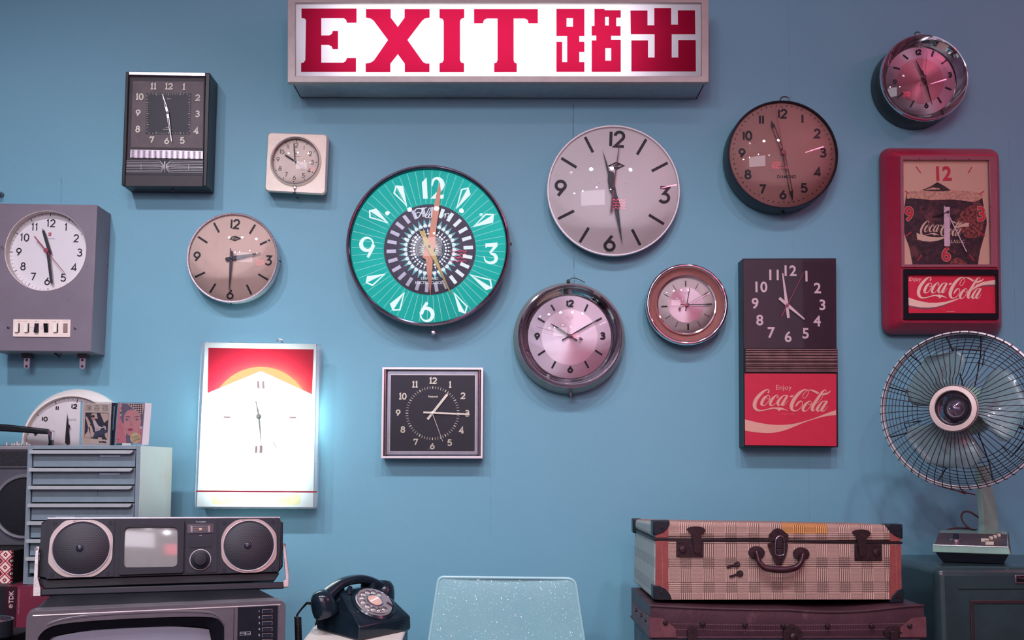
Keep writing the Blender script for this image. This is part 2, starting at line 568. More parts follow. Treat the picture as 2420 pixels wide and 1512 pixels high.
for x, aim, en in ((-1.5, -1.45, 92), (-.85, -.75, 60), (-.15, -.1, 56), (.5, .5, 50), (1.1, 1.0, 40)):
    y, z = -2.15, 3.26
    o = thing('spot_lamp', 'black ceiling spot lamp close to the wall, aimed down at the clocks', 'lamp', (x, y, z), None, 'ceiling spot lamps near the wall')
    q = (Vector((aim, 0, .85 if x < -1.2 else .2)) - Vector((x, y, z))).to_track_quat('Y', 'Z').to_euler()
    b = MB().lathe((0, 0), [(.0, -.06), (.05, -.06), (.06, -.04), (.065, .07), (.060, .07), (.05, .05)], BLACK, 24).build('lamp_housing', o); b.rotation_euler = q
    MB().tube([(0, 0, .03), (0, 0, ZC - z)], .010, BLACK).build('stem', o)
    ld = bpy.data.lights.new('spot_lamp_beam', 'SPOT'); ld.energy = en; ld.color = (.95, .87, 1.0); ld.spot_size = radians(70); ld.spot_blend = 1.0; ld.shadow_soft_size = .06
    lo = bpy.data.objects.new('beam', ld); COL.objects.link(lo); lo.parent = o
    d = (Vector((aim, 0, .85 if x < -1.2 else .2)) - Vector((x, y, z))).normalized()
    lo.location = d * .09; lo.rotation_euler = d.to_track_quat('-Z', 'Y').to_euler()

NEON = emitter('red_neon', (1.0, .08, .17), 24.0)
o = thing('neon_sign', 'red neon tube sign on a dark board beyond the clocks', 'sign', (1.15, -5.0, 2.15), (0, 0, radians(14)))
MB().box(-.52, .52, -.06, -.02, -.42, .42, M('neon_board', (.12, .03, .04), .5)).build('board', o)
for k in range(4):
    z = .27 - k * .18
    MB().tube([(-.42 + .07 * q, .03, z + .05 * sin(q * 1.7 + k)) for q in range(13)], .022, NEON).build('neon_tube', o)
for sx in (-1, 1):
    MB().tube([(sx * .4, -.04, .42), (sx * .4, -.04, ZC - 2.15)], .006, DARKMETAL).build('hanger', o)
PINK = emitter('pink_tube', (1.0, .28, .46), 46.0)
o = thing('wall_lamp', 'long pink tube lamp high on the dull red wall', 'lamp', (XR - .06, -1.9, 2.95))
MB().tube([(-.03, -.75, 0), (-.03, .75, 0)], .02, PINK, 12).build('tube', o)
MB().box(.0, .06, -.8, .8, -.04, .04, SILVER).build('batten', o)

wd = bpy.data.worlds.new('street_light'); SC.world = wd; wd.use_nodes = True
bg = wd.node_tree.nodes['Background']; bg.inputs[0].default_value = (.80, .72, .95, 1); bg.inputs[1].default_value = .55

# ------------------------------------------------------------------ lit EXIT sign
def exit_sign():
    f = Fr(1177, 95, 0, zoom=(660, 0, 2420 / 1040))
    d = .157
    o = thing('exit_sign', 'long white backlit exit sign box with red letters over the clocks', 'sign', f.o, f.euler())
    ALU = M('pinkish_aluminium', C(178, 155, 168, 1.25), .42, metal=.25, var=.06)
    BOXM = M('sign_sheet_metal', C(150, 150, 172), .45, metal=.3, var=.1, bump=.2)
    out = f.L([(45, -19), (2362, -19), (2362, 452), (45, 452)], d)
    inn = f.L([(88, 14), (2322, 14), (2322, 418), (88, 418)], d)
    def bar4(i):
        j = (i + 1) % 4
        return [out[i], out[j], inn[j], inn[i]]
    fr = MB()
    for i in range(4): fr.prism(bar4(i), -d, -d + .022, ALU)
    fr.build('frame', o, bevel=.0012)
    a = f.L([(75, -6), (2335, -6), (2335, 448), (75, 448)], d - .02)
    x0, x1, z0, z1 = min(p[0] for p in a), max(p[0] for p in a), min(p[1] for p in a), max(p[1] for p in a)
    t = .003
    c = MB()
    c.box(x0, x1, -t, 0, z0, z1, BOXM)
    for q in ((x0, x0 + t, z0, z1), (x1 - t, x1, z0, z1), (x0, x1, z0, z0 + t), (x0, x1, z1 - t, z1)):
        c.box(q[0], q[1], -d + .02, 0, q[2], q[3], BOXM)
    c.build('casing', o)
    scr = MB()
    for zx, zy in ((265, 470), (2077, 468), (2155, 468)):
        q = f(zx, zy, .14)
        scr.lathe((q[0], -.125), [(0, 0), (.004, 0)], DARKMETAL, 10)
    # three tubes inside the box
    TUBE = emitter('sign_tube', (1, .95, 1.0), 7.0)
    zc = (z0 + z1) / 2
    for dz in (-.06, .06):
        MB().tube([(x0 + .11, -.055, zc + dz), (x1 - .19, -.055, zc + dz)], .012, TUBE, 10).build('fluorescent_tube', o)
    MB().box(x0 + t, x1 - t, -.012, -.004, z0 + t, z1 - t, M('sign_reflector', (.85, .83, .86), .5)).build('reflector', o)
    PAN = film('sign_diffuser', (1, 1, 1), 0, False, (.85, .8, .86), .22, (.9, .88, .93), .999)
    MB().flat(f.L([(88, 14), (2322, 14), (2322, 418), (88, 418)], d - .012), -d + .012, PAN).build('diffuser_panel', o, smooth=0)
    RED = film('sign_red_film', (.46, .010, .05), 0, False, (.5, .01, .05), .10)
    L = {
     'E': [[(122,47),(425,47),(425,125),(372,125),(368,110),(355,100),(231,100),(231,195),(275,195),(290,185),(294,170),(323,170),(323,270),(294,270),(288,255),(272,247),(231,247),(231,344),(352,344),(366,335),(372,319),(422,319),(422,395),(120,395),(120,347),(135,343),(143,330),(147,110),(140,102),(122,99)]],
     'X': [[(477,50),(613,50),(613,97),(652,148),(689,97),(689,50),(827,50),(827,97),(800,102),(785,115),(705,220),(790,340),(806,349),(826,349),(826,396),(690,396),(690,350),(652,298),(611,350),(611,396),(475,396),(475,349),(500,345),(520,333),(598,220),(520,115),(503,102),(477,97)]],
     'I': [[(881,50),(1017,50),(1017,98),(1000,104),(994,118),(994,330),(1000,343),(1016,348),(1016,396),(881,396),(881,348),(897,343),(904,330),(904,118),(898,104),(881,100)]],
     'T': [[(1071,50),(1422,50),(1422,128),(1370,128),(1366,110),(1350,102),(1289,102),(1289,330),(1293,343),(1306,349),(1306,396),(1182,396),(1182,348),(1195,343),(1200,330),(1200,102),(1140,102),(1126,110),(1120,128),(1071,128)]],
     'foot': [[(1524,49),(1678,49),(1678,198),(1650,198),(1650,229),(1678,229),(1678,286),(1650,286),(1650,341),(1678,341),(1678,395),(1524,395),(1524,229),(1556,229),(1556,341),(1583,341),(1583,198),(1524,198)], [(1580,100),(1615,100),(1615,146),(1580,146)]],
     'each': [[(1733,49),(1788,49),(1790,56),(1878,56),(1878,97),(1853,97),(1853,144),(1877,144),(1877,197),(1825,197),(1825,218),(1878,218),(1878,395),(1718,395),(1718,222),(1743,222),(1743,196),(1718,196),(1718,143),(1733,143)], [(1792,93),(1812,93),(1812,140),(1792,140)], [(1793,265),(1825,265),(1825,333),(1793,333)]],
     'out': [[(1931,58),(2025,58),(2025,139),(2062,139),(2062,44),(2155,44),(2155,135),(2192,135),(2192,57),(2286,57),(2288,188),(2158,188),(2158,316),(2194,316),(2194,220),(2290,220),(2291,393),(1936,393),(1936,222),(2028,222),(2028,316),(2064,316),(2064,188),(1933,188)]],
    }
    for k, loops in L.items():
        MB().flat([f.L(l, d - .010) for l in loops], -d + .010, RED).build('letter', o, smooth=0)
exit_sign()
# ------------------------------------------------------------------ clocks hung on the wall
GRP = 'clocks hung on the teal wall'
def clock(name, label, f):
    return thing(name, label, 'clock', f.o, f.euler(), GRP)

def script_logo(mb, T, y, mat, k=1.0):
    """white flowing lettering; T maps the traced drawing to the thing, k its scale"""
    def e(pts, n=5, closed=False):
        ease(mb, [(*T(a, b), w * k) for a, b, w in pts], y, mat, n, closed)
    e([(545,287,34),(572,258,30),(577,222,20),(545,207,20),(485,225,40),(400,290,66),(310,385,82),(252,480,88),(232,565,88),(242,635,80),(285,685,58),(340,704,40),(420,702,24),(540,676,26),(650,650,32),(740,640,22)])
    mb.flat([T(*p) for p in ((690,640),(800,624),(890,640),(965,672),(1040,716),(950,692),(870,684),(812,719),(770,676),(700,660))], y, mat)
    e([(548,342,18),(470,400,58),(412,495,70),(400,555,62),(430,584,34),(490,570,16),(560,490,14),(594,410,14),(585,360,16),(550,340,18)])
    e([(512,382,11),(528,425,11),(600,432,11),(645,408,11)])
    e([(765,402,36),(796,368,18),(785,340,16),(740,346,26),(670,412,58),(616,500,66),(606,556,60),(632,584,34),(690,570,14),(765,505,12)])
    e([(1000,347,18),(930,347,22),(870,392,45),(800,480,62),(786,548,58),(806,580,34),(850,560,14),(920,480,12),(985,372,14)])
    e([(1020,346,48),(962,440,60),(896,548,64),(900,580,36),(950,562,14),(1036,466,8)])
    mb.flat([T(*p) for p in ((1082,350),(1156,338),(1136,386),(1072,388))], y, mat)
    e([(1206,618,8),(1240,560,42),(1290,502,38),(1345,482,24),(1376,530,15),(1350,612,14),(1280,682,18),(1200,714,26),(1132,688,60),(1110,612,86),(1132,520,86),(1192,412,82),(1272,312,74),(1362,240,50),(1435,211,28),(1494,218,16),(1516,262,15),(1495,332,14),(1440,402,14),(1395,406,14),(1378,364,14),(1425,280,14),(1505,226,16),(1565,218,24),(1640,240,46),(1755,296,52)])
    e([(1542,476,18),(1472,530,50),(1402,620,66),(1386,688,60),(1416,720,34),(1480,700,14),(1550,620,14),(1580,540,14),(1570,492,15),(1540,476,16)])
    e([(1502,512,11),(1522,560,11),(1590,562,11),(1632,540,11)])
    e([(1926,288,10),(1938,240,12),(1928,214,14),(1890,222,26),(1830,282,52),(1742,410,64),(1642,560,74),(1606,656,70),(1612,708,40),(1660,698,14),(1725,636,10)])
    e([(1862,356,11),(1825,425,11),(1750,505,11),(1690,542,10)])
    mb.flat([T(*p) for p in ((1808,342),(1850,300),(1910,290),(1975,276),(2056,220),(2022,280),(1960,322),(1890,340))], y, mat)
    e([(1922,480,18),(1852,492,26),(1790,562,48),(1732,650,64),(1726,698,50),(1750,720,30),(1800,690,14),(1870,600,12),(1932,500,14)])
    e([(1962,476,48),(1902,570,60),(1836,670,64),(1832,708,44),(1860,718,26),(1912,690,12),(1976,600,8)])

# 1. tall black box clock with a slab-numeral dial
def black_box_clock():
    f = Fr(400, 310, 0, zoom=(270, 150, 4.581)); d = .085
    o = clock('box_clock', 'tall black box clock with cream slab numerals and a silver ribbed band', f)
    CASE = M('box_clock_case', C(38, 40, 50), .35, var=.2)
    PANEL = M('box_clock_brown', C(62, 52, 62), .45, var=.25, scale=12)
    WOOD = M('box_clock_dial_ring', C(92, 74, 84), .42, var=.2, scale=25)
    INNER = M('box_clock_dial', C(48, 45, 58), .4)
    CREAM = M('cream_numeral', C(232, 200, 200), .5, var=.05)
    fr = f.L([(128, 92), (1040, 105), (998, 1330), (82, 1320)], d)
    MB().prism(fr, -d + .012, 0, CASE).build('case', o, bevel=.003)
    for q in ([(128, 90), (162, 91), (118, 1325), (82, 1322)], [(990, 104), (1040, 106), (1004, 1332), (962, 1330)]):
        MB().prism(f.L(q, d), -d - .003, -d + .02, CASE).build('side_rail', o, bevel=.002)
    MB().prism(f.L([(161, 91), (991, 104), (990, 142), (159, 130)], d), -d - .004, -d + .02, SILVER).build('top_strip', o, bevel=.0015)
    MB().prism(f.L([(122, 1208), (962, 1214), (960, 1330), (118, 1325)], d), -d - .001, -d + .02, PANEL).build('base_panel', o, bevel=.001)
    dm = MB(); k = d - .006; y = -k
    dm.flat(f.L([(160, 132), (980, 142), (962, 1040), (125, 1040)], k), y, PANEL)
    dm.flat(f.L([(202, 190), (968, 195), (955, 915), (180, 905)], k), y - .0003, WOOD)
    dm.flat(f.L([(352, 318), (838, 322), (822, 772), (338, 768)], k), y - .0006, INNER)
    # minute marks along the square
    for i in range(60):
        a = radians(i * 6); sx, cz = sin(a), cos(a); m = max(abs(sx), abs(cz))
        hx, hz = 236, 218; r0 = (.94 if i % 5 else .91) / m; r1 = 1.0 / m
        p0 = f(586 + hx * sx * r0 - 12 * cz * 0, 543 - hz * cz * r0, k); p1 = f(586 + hx * sx * r1, 543 - hz * cz * r1, k)
        dm.stroke([p0, p1], f.r(586, 543, 3 if i % 5 else 5, k), y - .0009, CREAM)
    dm.text('SEIKO', f(592, 382, k), f.r(592, 382, 11, k), y - .0009, CREAM, bold=.01)
    dm.text('Sonola', f(578, 693, k), f.r(578, 693, 11, k), y - .0009, CREAM, shear=.3)
    dm.stroke([f(528, 715, k), f(630, 716, k)], .0008, y - .0009, CREAM)
    dm.text('JAPAN', f(573, 890, k), f.r(573, 890, 5, k), y - .0009, CREAM)
    dm.build('dial', o, smooth=0)
    h = f.r(593, 250, 38, k) * 2
    for s, p in {'12': (593, 250), '1': (757, 255), '2': (905, 372), '3': (903, 547), '4': (890, 727), '5': (738, 835), '6': (570, 838), '7': (408, 828), '8': (257, 712), '9': (260, 537), '10': (277, 362), '11': (428, 250)}.items():
        n = MB(); number(n, s, f(*p, k), h, .19, y - .0016, CREAM, -.015, t=.001, slab=True); n.build('numeral', o, smooth=0)
    b = MB()
    q = [(175, 932), (958, 948), (958, 1033), (173, 1020)]
    b.prism(f.L(q, k + .003), -k - .003, -k, SILVER)
    for i in range(13):      # ribbed lozenges
        for j in range(9):
            t = (i + .5) / 13; s_ = (j + .5) / 9
            x = 175 + 783 * t; z = 936 + 16 * t + 84 * s_
            dx = 27 if i % 2 else 29
            g = f.L([(x - dx, z), (x, z - 4), (x + dx, z), (x, z + 4)], k + .003)
            c = f(x, z, k + .003)
            b.add([(g[0][0], -k - .003, g[0][1]), (g[1][0], -k - .003, g[1][1]), (g[2][0], -k - .003, g[2][1]), (g[3][0], -k - .003, g[3][1]), (c[0], -k - .0055 + .002 * (i % 2), c[1])], [(0, 1, 4), (1, 2, 4), (2, 3, 4), (3, 0, 4)], SILVER)
    b.build('ribbed_band', o, smooth=0)
    lp = MB(); kk = d - .003
    lp.flat(f.L([(127, 1040), (963, 1040), (962, 1212), (122, 1206)], kk), -kk, INNER)
    GOLD = M('pale_gold_line', C(205, 185, 200), .35, metal=.4)
    for zl, xe in ((1056, 495), (1072, 500), (1090, 478), (1108, 480), (1122, 470), (1140, 484), (1158, 500), (1174, 510)):
        zc = 1115 + (zl - 1115) * .25
        lp.stroke(f.L([(128, zl - 2), (xe, zl), (538, zc)], kk), .0007, -kk - .0004, GOLD)
        lp.stroke(f.L([(960, zl + 4), (1100 - xe, zl), (560, zc)], kk), .0007, -kk - .0004, GOLD)
    lp.stroke(f.L([(548, 1062), (548, 1182)], kk), [.0026, .0004], -kk - .0006, GOLD)
    for x in (291, 806): lp.stroke(f.L([(x, 1090), (x, 1150)], kk), .0006, -kk - .0006, GOLD)
    lp.build('emblem_panel', o, smooth=0)
    H1 = M('white_metal_hand', C(215, 195, 210), .35, metal=.3)
    c = (577, 532); kh = k + .008
    hb = MB(); hand(hb, f(*c, kh), f(522, 330, kh), [(-.12, .0035), (.05, .0075), (.3, .0062), (1, .0012)], -kh, H1); hb.build('hour_hand', o)
    hb = MB(); hand(hb, f(*c, kh), f(623, 846, kh), [(-.2, .0035), (.05, .0070), (.3, .0058), (1, .0016)], -kh - .002, H1)
    hb.build('minute_hand', o)
    hb = MB(); hand(hb, f(530, 385, kh), f(562, 470, kh), [(0, .001), (1, .0028)], -kh - .0012, INNER, 0.0004); hb.build('hand_slot', o)
    hb = MB(); hand(hb, f(584, 595, kh), f(616, 780, kh), [(0, .0032), (1, .0008)], -kh - .0032, INNER, .0004); hb.build('hand_slot', o)
    p = f(*c, kh + .002); MB().lathe(p, [(.004, -kh), (.004, -kh - .004), (0, -kh - .005)], DARKMETAL, 20).build('hub', o)
    MB().flat(f.L([(160, 132), (986, 142), (962, 1208), (122, 1206)], d), -d, GLASS).build('glass', o, smooth=0)
    p = f(630, 1352, .05); MB().tube([(p[0], -.05, p[1] + .004), (p[0], -.05, p[1] - .01)], .003, DARKMETAL).build('setting_knob', o)
black_box_clock()

# 2. small cream square clock
def cream_clock():
    f = Fr(703, 391, 0, zoom=(600, 290, 7.559)); d = .062
    o = clock('square_clock', 'small cream square clock with a round dial and a key ring below', f)
    CR = M('cream_plastic', C(214, 188, 190), .22, var=.05, coat=.5)
    FACE = M('cream_dial', C(212, 182, 186), .5, var=.06, scale=15)
    front = roundpoly(f.L([(262, 188), (1298, 222), (1262, 1262), (208, 1205)], d), .012)
    mid = roundpoly(f.L([(250, 172), (1330, 205), (1285, 1300), (195, 1235)], d * .86), .014)
    back = roundpoly(f.L([(262, 205), (1350, 232), (1300, 1290), (212, 1230)], d * .5), .016)
    wall = roundpoly(f.L([(272, 225), (1352, 250), (1302, 1292), (222, 1235)], .0), .016)
    b = MB(); c = f(748, 690, d); rr = f.r(748, 690, 462, d)
    n = len(front)
    # front face with dish, then rolled edges
    hole = circ(c, rr, 64)
    b.flat([front, hole], -d - .0004, CR)
    L = [(front, -d), (mid, -d * .86), (back, -d * .45), (wall, 0.0)]
    vs = []; fs = []
    for lp, y in L: vs += [(p[0], y, p[1]) for p in lp]
    for q in range(3):
        for i in range(n):
            j = (i + 1) % n
            fs.append((q * n + i, q * n + j, (q + 1) * n + j, (q + 1) * n + i))
    fs.append(tuple(3 * n + i for i in range(n)))
    b.add(vs, fs, CR)
    r1 = f.r(748, 690, 418, d)
    b.lathe(c, [(rr, -d), (rr * .98, -d - .007), (r1 * 1.03, -d - .010)], CR)
    b.build('case', o, smooth=40)
    MB().lathe(c, [(r1 * 1.035, -d - .009), (r1 * 1.02, -d - .0125), (r1 * .985, -d - .0115), (r1 * .97, -d - .006)], M('pewter_ring', C(150, 135, 155), .25, metal=.7)).build('bezel', o)
    k = d - .006; dm = MB(); cd_ = f(737, 687, k)
    dm.disc(cd_, f.r(737, 687, 420, k), -k, FACE)
    h = f.r(737, 685, 43, k) * 2
    R1 = f.r(737, 687, 395, k)
    for i in range(60):
        big = i % 5 == 0
        bar(dm, cd_, R1 * (.92 if big else .955), R1 * (.985 if big else .98), i * 6 + 3, .0022 if big else .0007, -k - .0004, PRINT if big else M('grey_print', C(150, 125, 135), .6))
    for s, p in {'12': (752, 398), '1': (898, 448), '2': (1010, 552), '3': (1045, 705), '4': (990, 852), '5': (884, 942), '6': (722, 978), '7': (575, 925), '8': (468, 815), '9': (432, 657), '10': (503, 520), '11': (609, 428)}.items():
        number(dm, s, f(*p, k), h, .11, -k - .0004, PRINT, -.05)
    dm.stroke(f.L([(680, 598), (820, 603)], k), .0006, -k - .0004, PRINT)
    dm.build('dial', o, smooth=0)
    c0 = (735, 685); kh = k + .006
    def hh(name, tip, prof, dy, mat=PRINT):
        b = MB(); hand(b, f(*c0, kh), f(*tip, kh), prof, -kh - dy, mat); return b.build(name, o)
    hh('hour_hand', (545, 565), [(-.12, .003), (.5, .0042), (.93, .003), (1, .0008)], 0)
    hh('minute_hand', (712, 362), [(-.1, .0024), (.6, .003), (1, .001)], .0015)
    b = MB(); p0 = f(465, 455, kh); p1 = f(843, 768, kh); b.stroke([p0, p1], .0007, -kh - .003, DARKMETAL, t=.0006)
    rc = f(868, 795, kh); b.lathe(rc, [(.0042, -kh - .003), (.0050, -kh - .003)], DARKMETAL, 24); b.build('second_hand', o)
    MB().lathe(f(*c0, kh), [(.0035, -kh + .002), (.0035, -kh - .0035), (0, -kh - .004)], DARKMETAL, 20).build('hub', o)
    dm = f(757, 548, k); MB().disc(dm, .0028, -k - .0008, DARKMETAL, 16).build('alarm_mark', o, smooth=0)
    MB().lathe(c, cap(r1 * .985, .012, -d - .008), GLASS).build('glass', o)
    p = f(735, 1165, d); q = f(733, 1262, d)
    kb = MB(); kb.lathe(p, [(.0042, -d), (.0046, -d - .004), (.003, -d - .006), (0, -d - .006)], SILVER, 20)
    kb.tube([(p[0], -d - .005, p[1] - .002), (p[0] + .0005, -d - .006, q[1] + .004)], .0012, DARKMETAL); kb.build('key_stem', o)
    kb = MB(); kb.tube([(q[0] + .0042 * cos(a), -d - .006 + .0042 * sin(a), q[1]) for a in [i * pi / 8 for i in range(16)]], .0012, DARKMETAL, closed=True); kb.build('key_ring', o)
    q = f(775, 1335, d * .6); MB().box(q[0] - .003, q[0] + .003, -d * .6 - .002, -d * .4, q[1] - .001, q[1] + .002, BLACK).build('latch_slot', o)
cream_clock()

# 3. grey metal programme clock
def grey_master_clock():
    f = Fr(100, 655, 0, zoom=(0, 440, 3.287)); d = .109
    o = clock('control_clock', 'big worn grey metal box clock with a row of switches', f)
    PA = M('grey_worn_enamel', C(112, 98, 118), .42, metal=.1, var=.10, scale=6, bump=.12, bscale=60, wear=C(84, 66, 76), wscale=16, wlo=.64, whi=.7)
    FACE = M('pale_dial', C(232, 208, 218), .5, var=.03, scale=8)
    fr = f.L([(-55, 132), (757, 145), (706, 1285), (-70, 1280)], d)
    hole_c = f(355, 500, d); hr = f.r(355, 500, 318, d)
    bk = f.L([(-55, 132), (757, 145), (706, 1285), (-70, 1280)], d)
    b = MB()
    b.flat([fr, circ(hole_c, hr, 80)], -d, PA)
    vs = [(p[0], -d, p[1]) for p in fr] + [(p[0], 0, p[1]) for p in fr]
    b.add(vs, [(0, 1, 5, 4), (1, 2, 6, 5), (2, 3, 7, 6), (3, 0, 4, 7), (4, 5, 6, 7)], PA)
    b.build('case', o, bevel=.0025)
    b = MB(); b.lathe(hole_c, [(hr, -d - .001), (hr * .985, -d), (hr * .98, -d + .03)], M('pale_rim', C(190, 165, 178), .5)); b.build('dial_rim', o)
    k = d - .026; dm = MB(); c0 = (383, 512); cd_ = f(*c0, k)
    dm.disc(f(366, 504, k), hr * 1.0, -k, FACE)
    R = f.r(*c0, 305, k)
    for i in range(60):
        big = i % 5 == 0
        bar(dm, cd_, R * (.93 if big else .955), R, i * 6, .002 if big else .0010, -k - .0005, PRINT if big else M('grey_tick', C(110, 90, 105), .6))
    h = f.r(*c0, 32, k) * 2
    for s, p in {'12': (396, 287), '1': (515, 318), '2': (593, 404), '3': (620, 515), '4': (577, 630), '5': (492, 710), '6': (367, 737), '7': (257, 703), '8': (180, 622), '9': (147, 510), '10': (192, 398), '11': (272, 317)}.items():
        number(dm, s, f(*p, k), h, .14, -k - .0005, PRINT, -.02, flag1=True)
    q = f(388, 373, k); dm.flat(rect(q[0] - .004, q[1] - .005, q[0] + .004, q[1] + .005), -k - .0005, REDPRINT)
    dm.stroke([(q[0] - .004, q[1]), (q[0] + .004, q[1])], .001, -k - .0008, FACE); dm.stroke([(q[0], q[1] - .005), (q[0], q[1] + .005)], .001, -k - .0008, FACE)
    dm.text('NATIONAL', f(392, 408, k), f.r(395, 408, 5, k), -k - .0005, PRINT, bold=.01, width=f.r(395, 408, 36, k) * 2)
    dm.build('dial', o, smooth=0)
    HM = M('slate_hand', C(58, 54, 68), .5)
    kh = k + .012
    b = MB(); hand(b, f(388, 520, kh), f(331, 330, kh), [(0, .0095), (.93, .0080), (.93, .002), (1, .002)], -kh, HM); b.build('hour_hand', o)
    b = MB(); hand(b, f(371, 490, kh), f(403, 764, kh), [(0, .0085), (.95, .0070), (.95, .002), (1, .002)], -kh - .003, HM); b.build('minute_hand', o)
    RD = M('dull_red_hand', C(150, 60, 85), .5)
    b = MB(); hand(b, f(273, 392, kh), f(506, 673, kh), [(0, .0035), (.38, .0032), (.4, .0022), (1, .0012)], -kh - .006, RD); b.build('second_hand', o)
    MB().lathe(f(364, 502, kh), [(.0068, -kh), (.0068, -kh - .008), (0, -kh - .009)], RD, 24).build('hub', o)
    MB().flat(circ(hole_c, hr * .985, 64), -d + .003, GLASS).build('glass', o, smooth=0)
    # switch plate
    PL = M('switch_plate_cream', C(222, 188, 196), .4, var=.04)
    p = MB(); p.prism(roundpoly(f.L([(107, 1034), (551, 1037), (547, 1172), (104, 1168)], d), .002), -d - .003, -d, PL)
    for s, x, z, w in (('SLOW TIMES', 178, 1050, 80), ('BELL', 290, 1050, 28), ('ON', 362, 1050, 14), ('LAMP  DC', 438, 1052, 50), ('SPEAKER', 515, 1048, 46), ('1', 137, 1150, 5), ('2', 212, 1150, 6), ('STOP', 288, 1152, 26), ('OFF', 360, 1152, 18), ('TIME', 252, 1100, 22), ('TIMES', 326, 1094, 26), ('UNIT', 326, 1108, 22)):
        p.text(s, f(x, z, d), f.r(x, z, 4, d), -d - .0034, PRINT, width=f.r(x, z, w / 2, d) * 2)
    p.build('switch_plate', o, bevel=.0006)
    IV = M('ivory_button', C(226, 205, 205), .35); BK = M('rocker_black', C(28, 26, 36), .3); GY = M('grey_button', C(128, 104, 106), .5)
    for x, mt, lbl in ((140, IV, 'ivory push button'), (214, IV, 'ivory push button'), (289, BK, 'black rocker switch'), (363, BK, 'black rocker switch'), (439, IV, 'ivory push button'), (512, GY, 'grey button')):
        q = f.L([(x - 17, 1066), (x + 17, 1066), (x + 16, 1138), (x - 18, 1138)], d)
        b = MB()
        b.prism(q, -d - .004, -d - .002, BK if mt is not GY else GY)
        xs = [v[0] for v in q]; zs = [v[1] for v in q]
        x0, x1, z0, z1 = min(xs), max(xs), min(zs), max(zs); zm = (z0 + z1) / 2
        if mt is IV: b.prism(rect(x0 + .0004, z0 + .001, x1 - .003, z1 - .001), -d - .009, -d - .003, IV)
        elif mt is BK:
            hi = z0 + .001 if x < 320 else z1 - .001; lo = z1 - .001 if x < 320 else z0 + .001
            s = 1 if hi > lo else -1
            b.add([(a, y, z) for a in (x0 + .001, x1 - .001) for y, z in ((-d - .004, lo), (-d - .005, lo), (-d - .011, hi), (-d - .004, hi))], [(0, 1, 2, 3), (4, 7, 6, 5), (0, 4, 5, 1), (1, 5, 6, 2), (2, 6, 7, 3), (3, 7, 4, 0)], BK)
        else: b.prism(rect(x0 + .001, z0 + .001, x1 - .001, z1 - .001), -d - .006, -d - .003, GY)
        lab(b.build('switch', o, bevel=.0004), lbl)
    for x, z in ((66, 1098), (585, 1103)):
        q = f(x, z, d); MB().lathe(q, [(.0038, -d), (.0036, -d - .002), (.001, -d - .0026), (0, -d - .0026)], DARKMETAL, 16).build('screw', o)
    # hanging lugs under the case
    for x, z0, z1 in ((209, 1300, 1417), (641, 1300, 1419)):
        b = MB(); zc = f(x, z1, .05)
        a0 = f(x - 20, 1345, .05)[0]; a1 = f(x + 22, 1345, .05)[0]; zt = f(x, 1330, .05)[1]; zm = f(x, 1345, .05)[1]
        r = (a1 - a0) / 2; xc = (a0 + a1) / 2
        b.prism([(a0, zt)] + circ((xc, zc[1] + r), r, 14, pi, 2 * pi) + [(a1, zt)], -.052, -.048, M('lug_metal', C(190, 160, 190), .3, metal=.5))
        for hz in (1350, 1398):
            hp = f(x, hz, .052); b.lathe((xc, hp[1]), [(0, -.0535), (.0028, -.0535), (.0042, -.0522)], DARKMETAL, 16)
        b.prism(rect(a0 - .008, zt - .002, a1 + .004, zt + .012), -.052, -.03, DARKMETAL)
        b.build('lug', o)
    b = MB(); q = f(455, 1312, .06); b.tube([(q[0] - .012, -.06, q[1] + .006), (q[0], -.06, q[1] - .002), (q[0] + .008, -.062, q[1] + .004), (q[0] + .002, -.06, q[1] - .008)], .003, DARKMETAL); b.build('cable_clip', o)
    # chipped side: bare plaster marks
    for pts in (((800, 262), (822, 255), (824, 380), (808, 388)), ((818, 640), (840, 646), (836, 690), (822, 694))):
        pass
grey_master_clock()

# generic parts for the round ones
def diamond_logo(dm, f, x, z, k, w, h, body, mat, light):
    dm.flat(f.L([(x - w, z), (x, z - h), (x + w, z), (x, z + h)], k), -k - .0005, mat)
    dm.stroke(f.L([(x - w * .6, z - h * .05), (x + w * .05, z - h * .5)], k), f.r(x, z, h * .05, k) * 2, -k - .0009, light)
    dm.text(body, f(x + w * .05, z + h * .12, k), f.r(x, z, h * .2, k) * 2, -k - .0009, light, shear=.3, bold=.012)

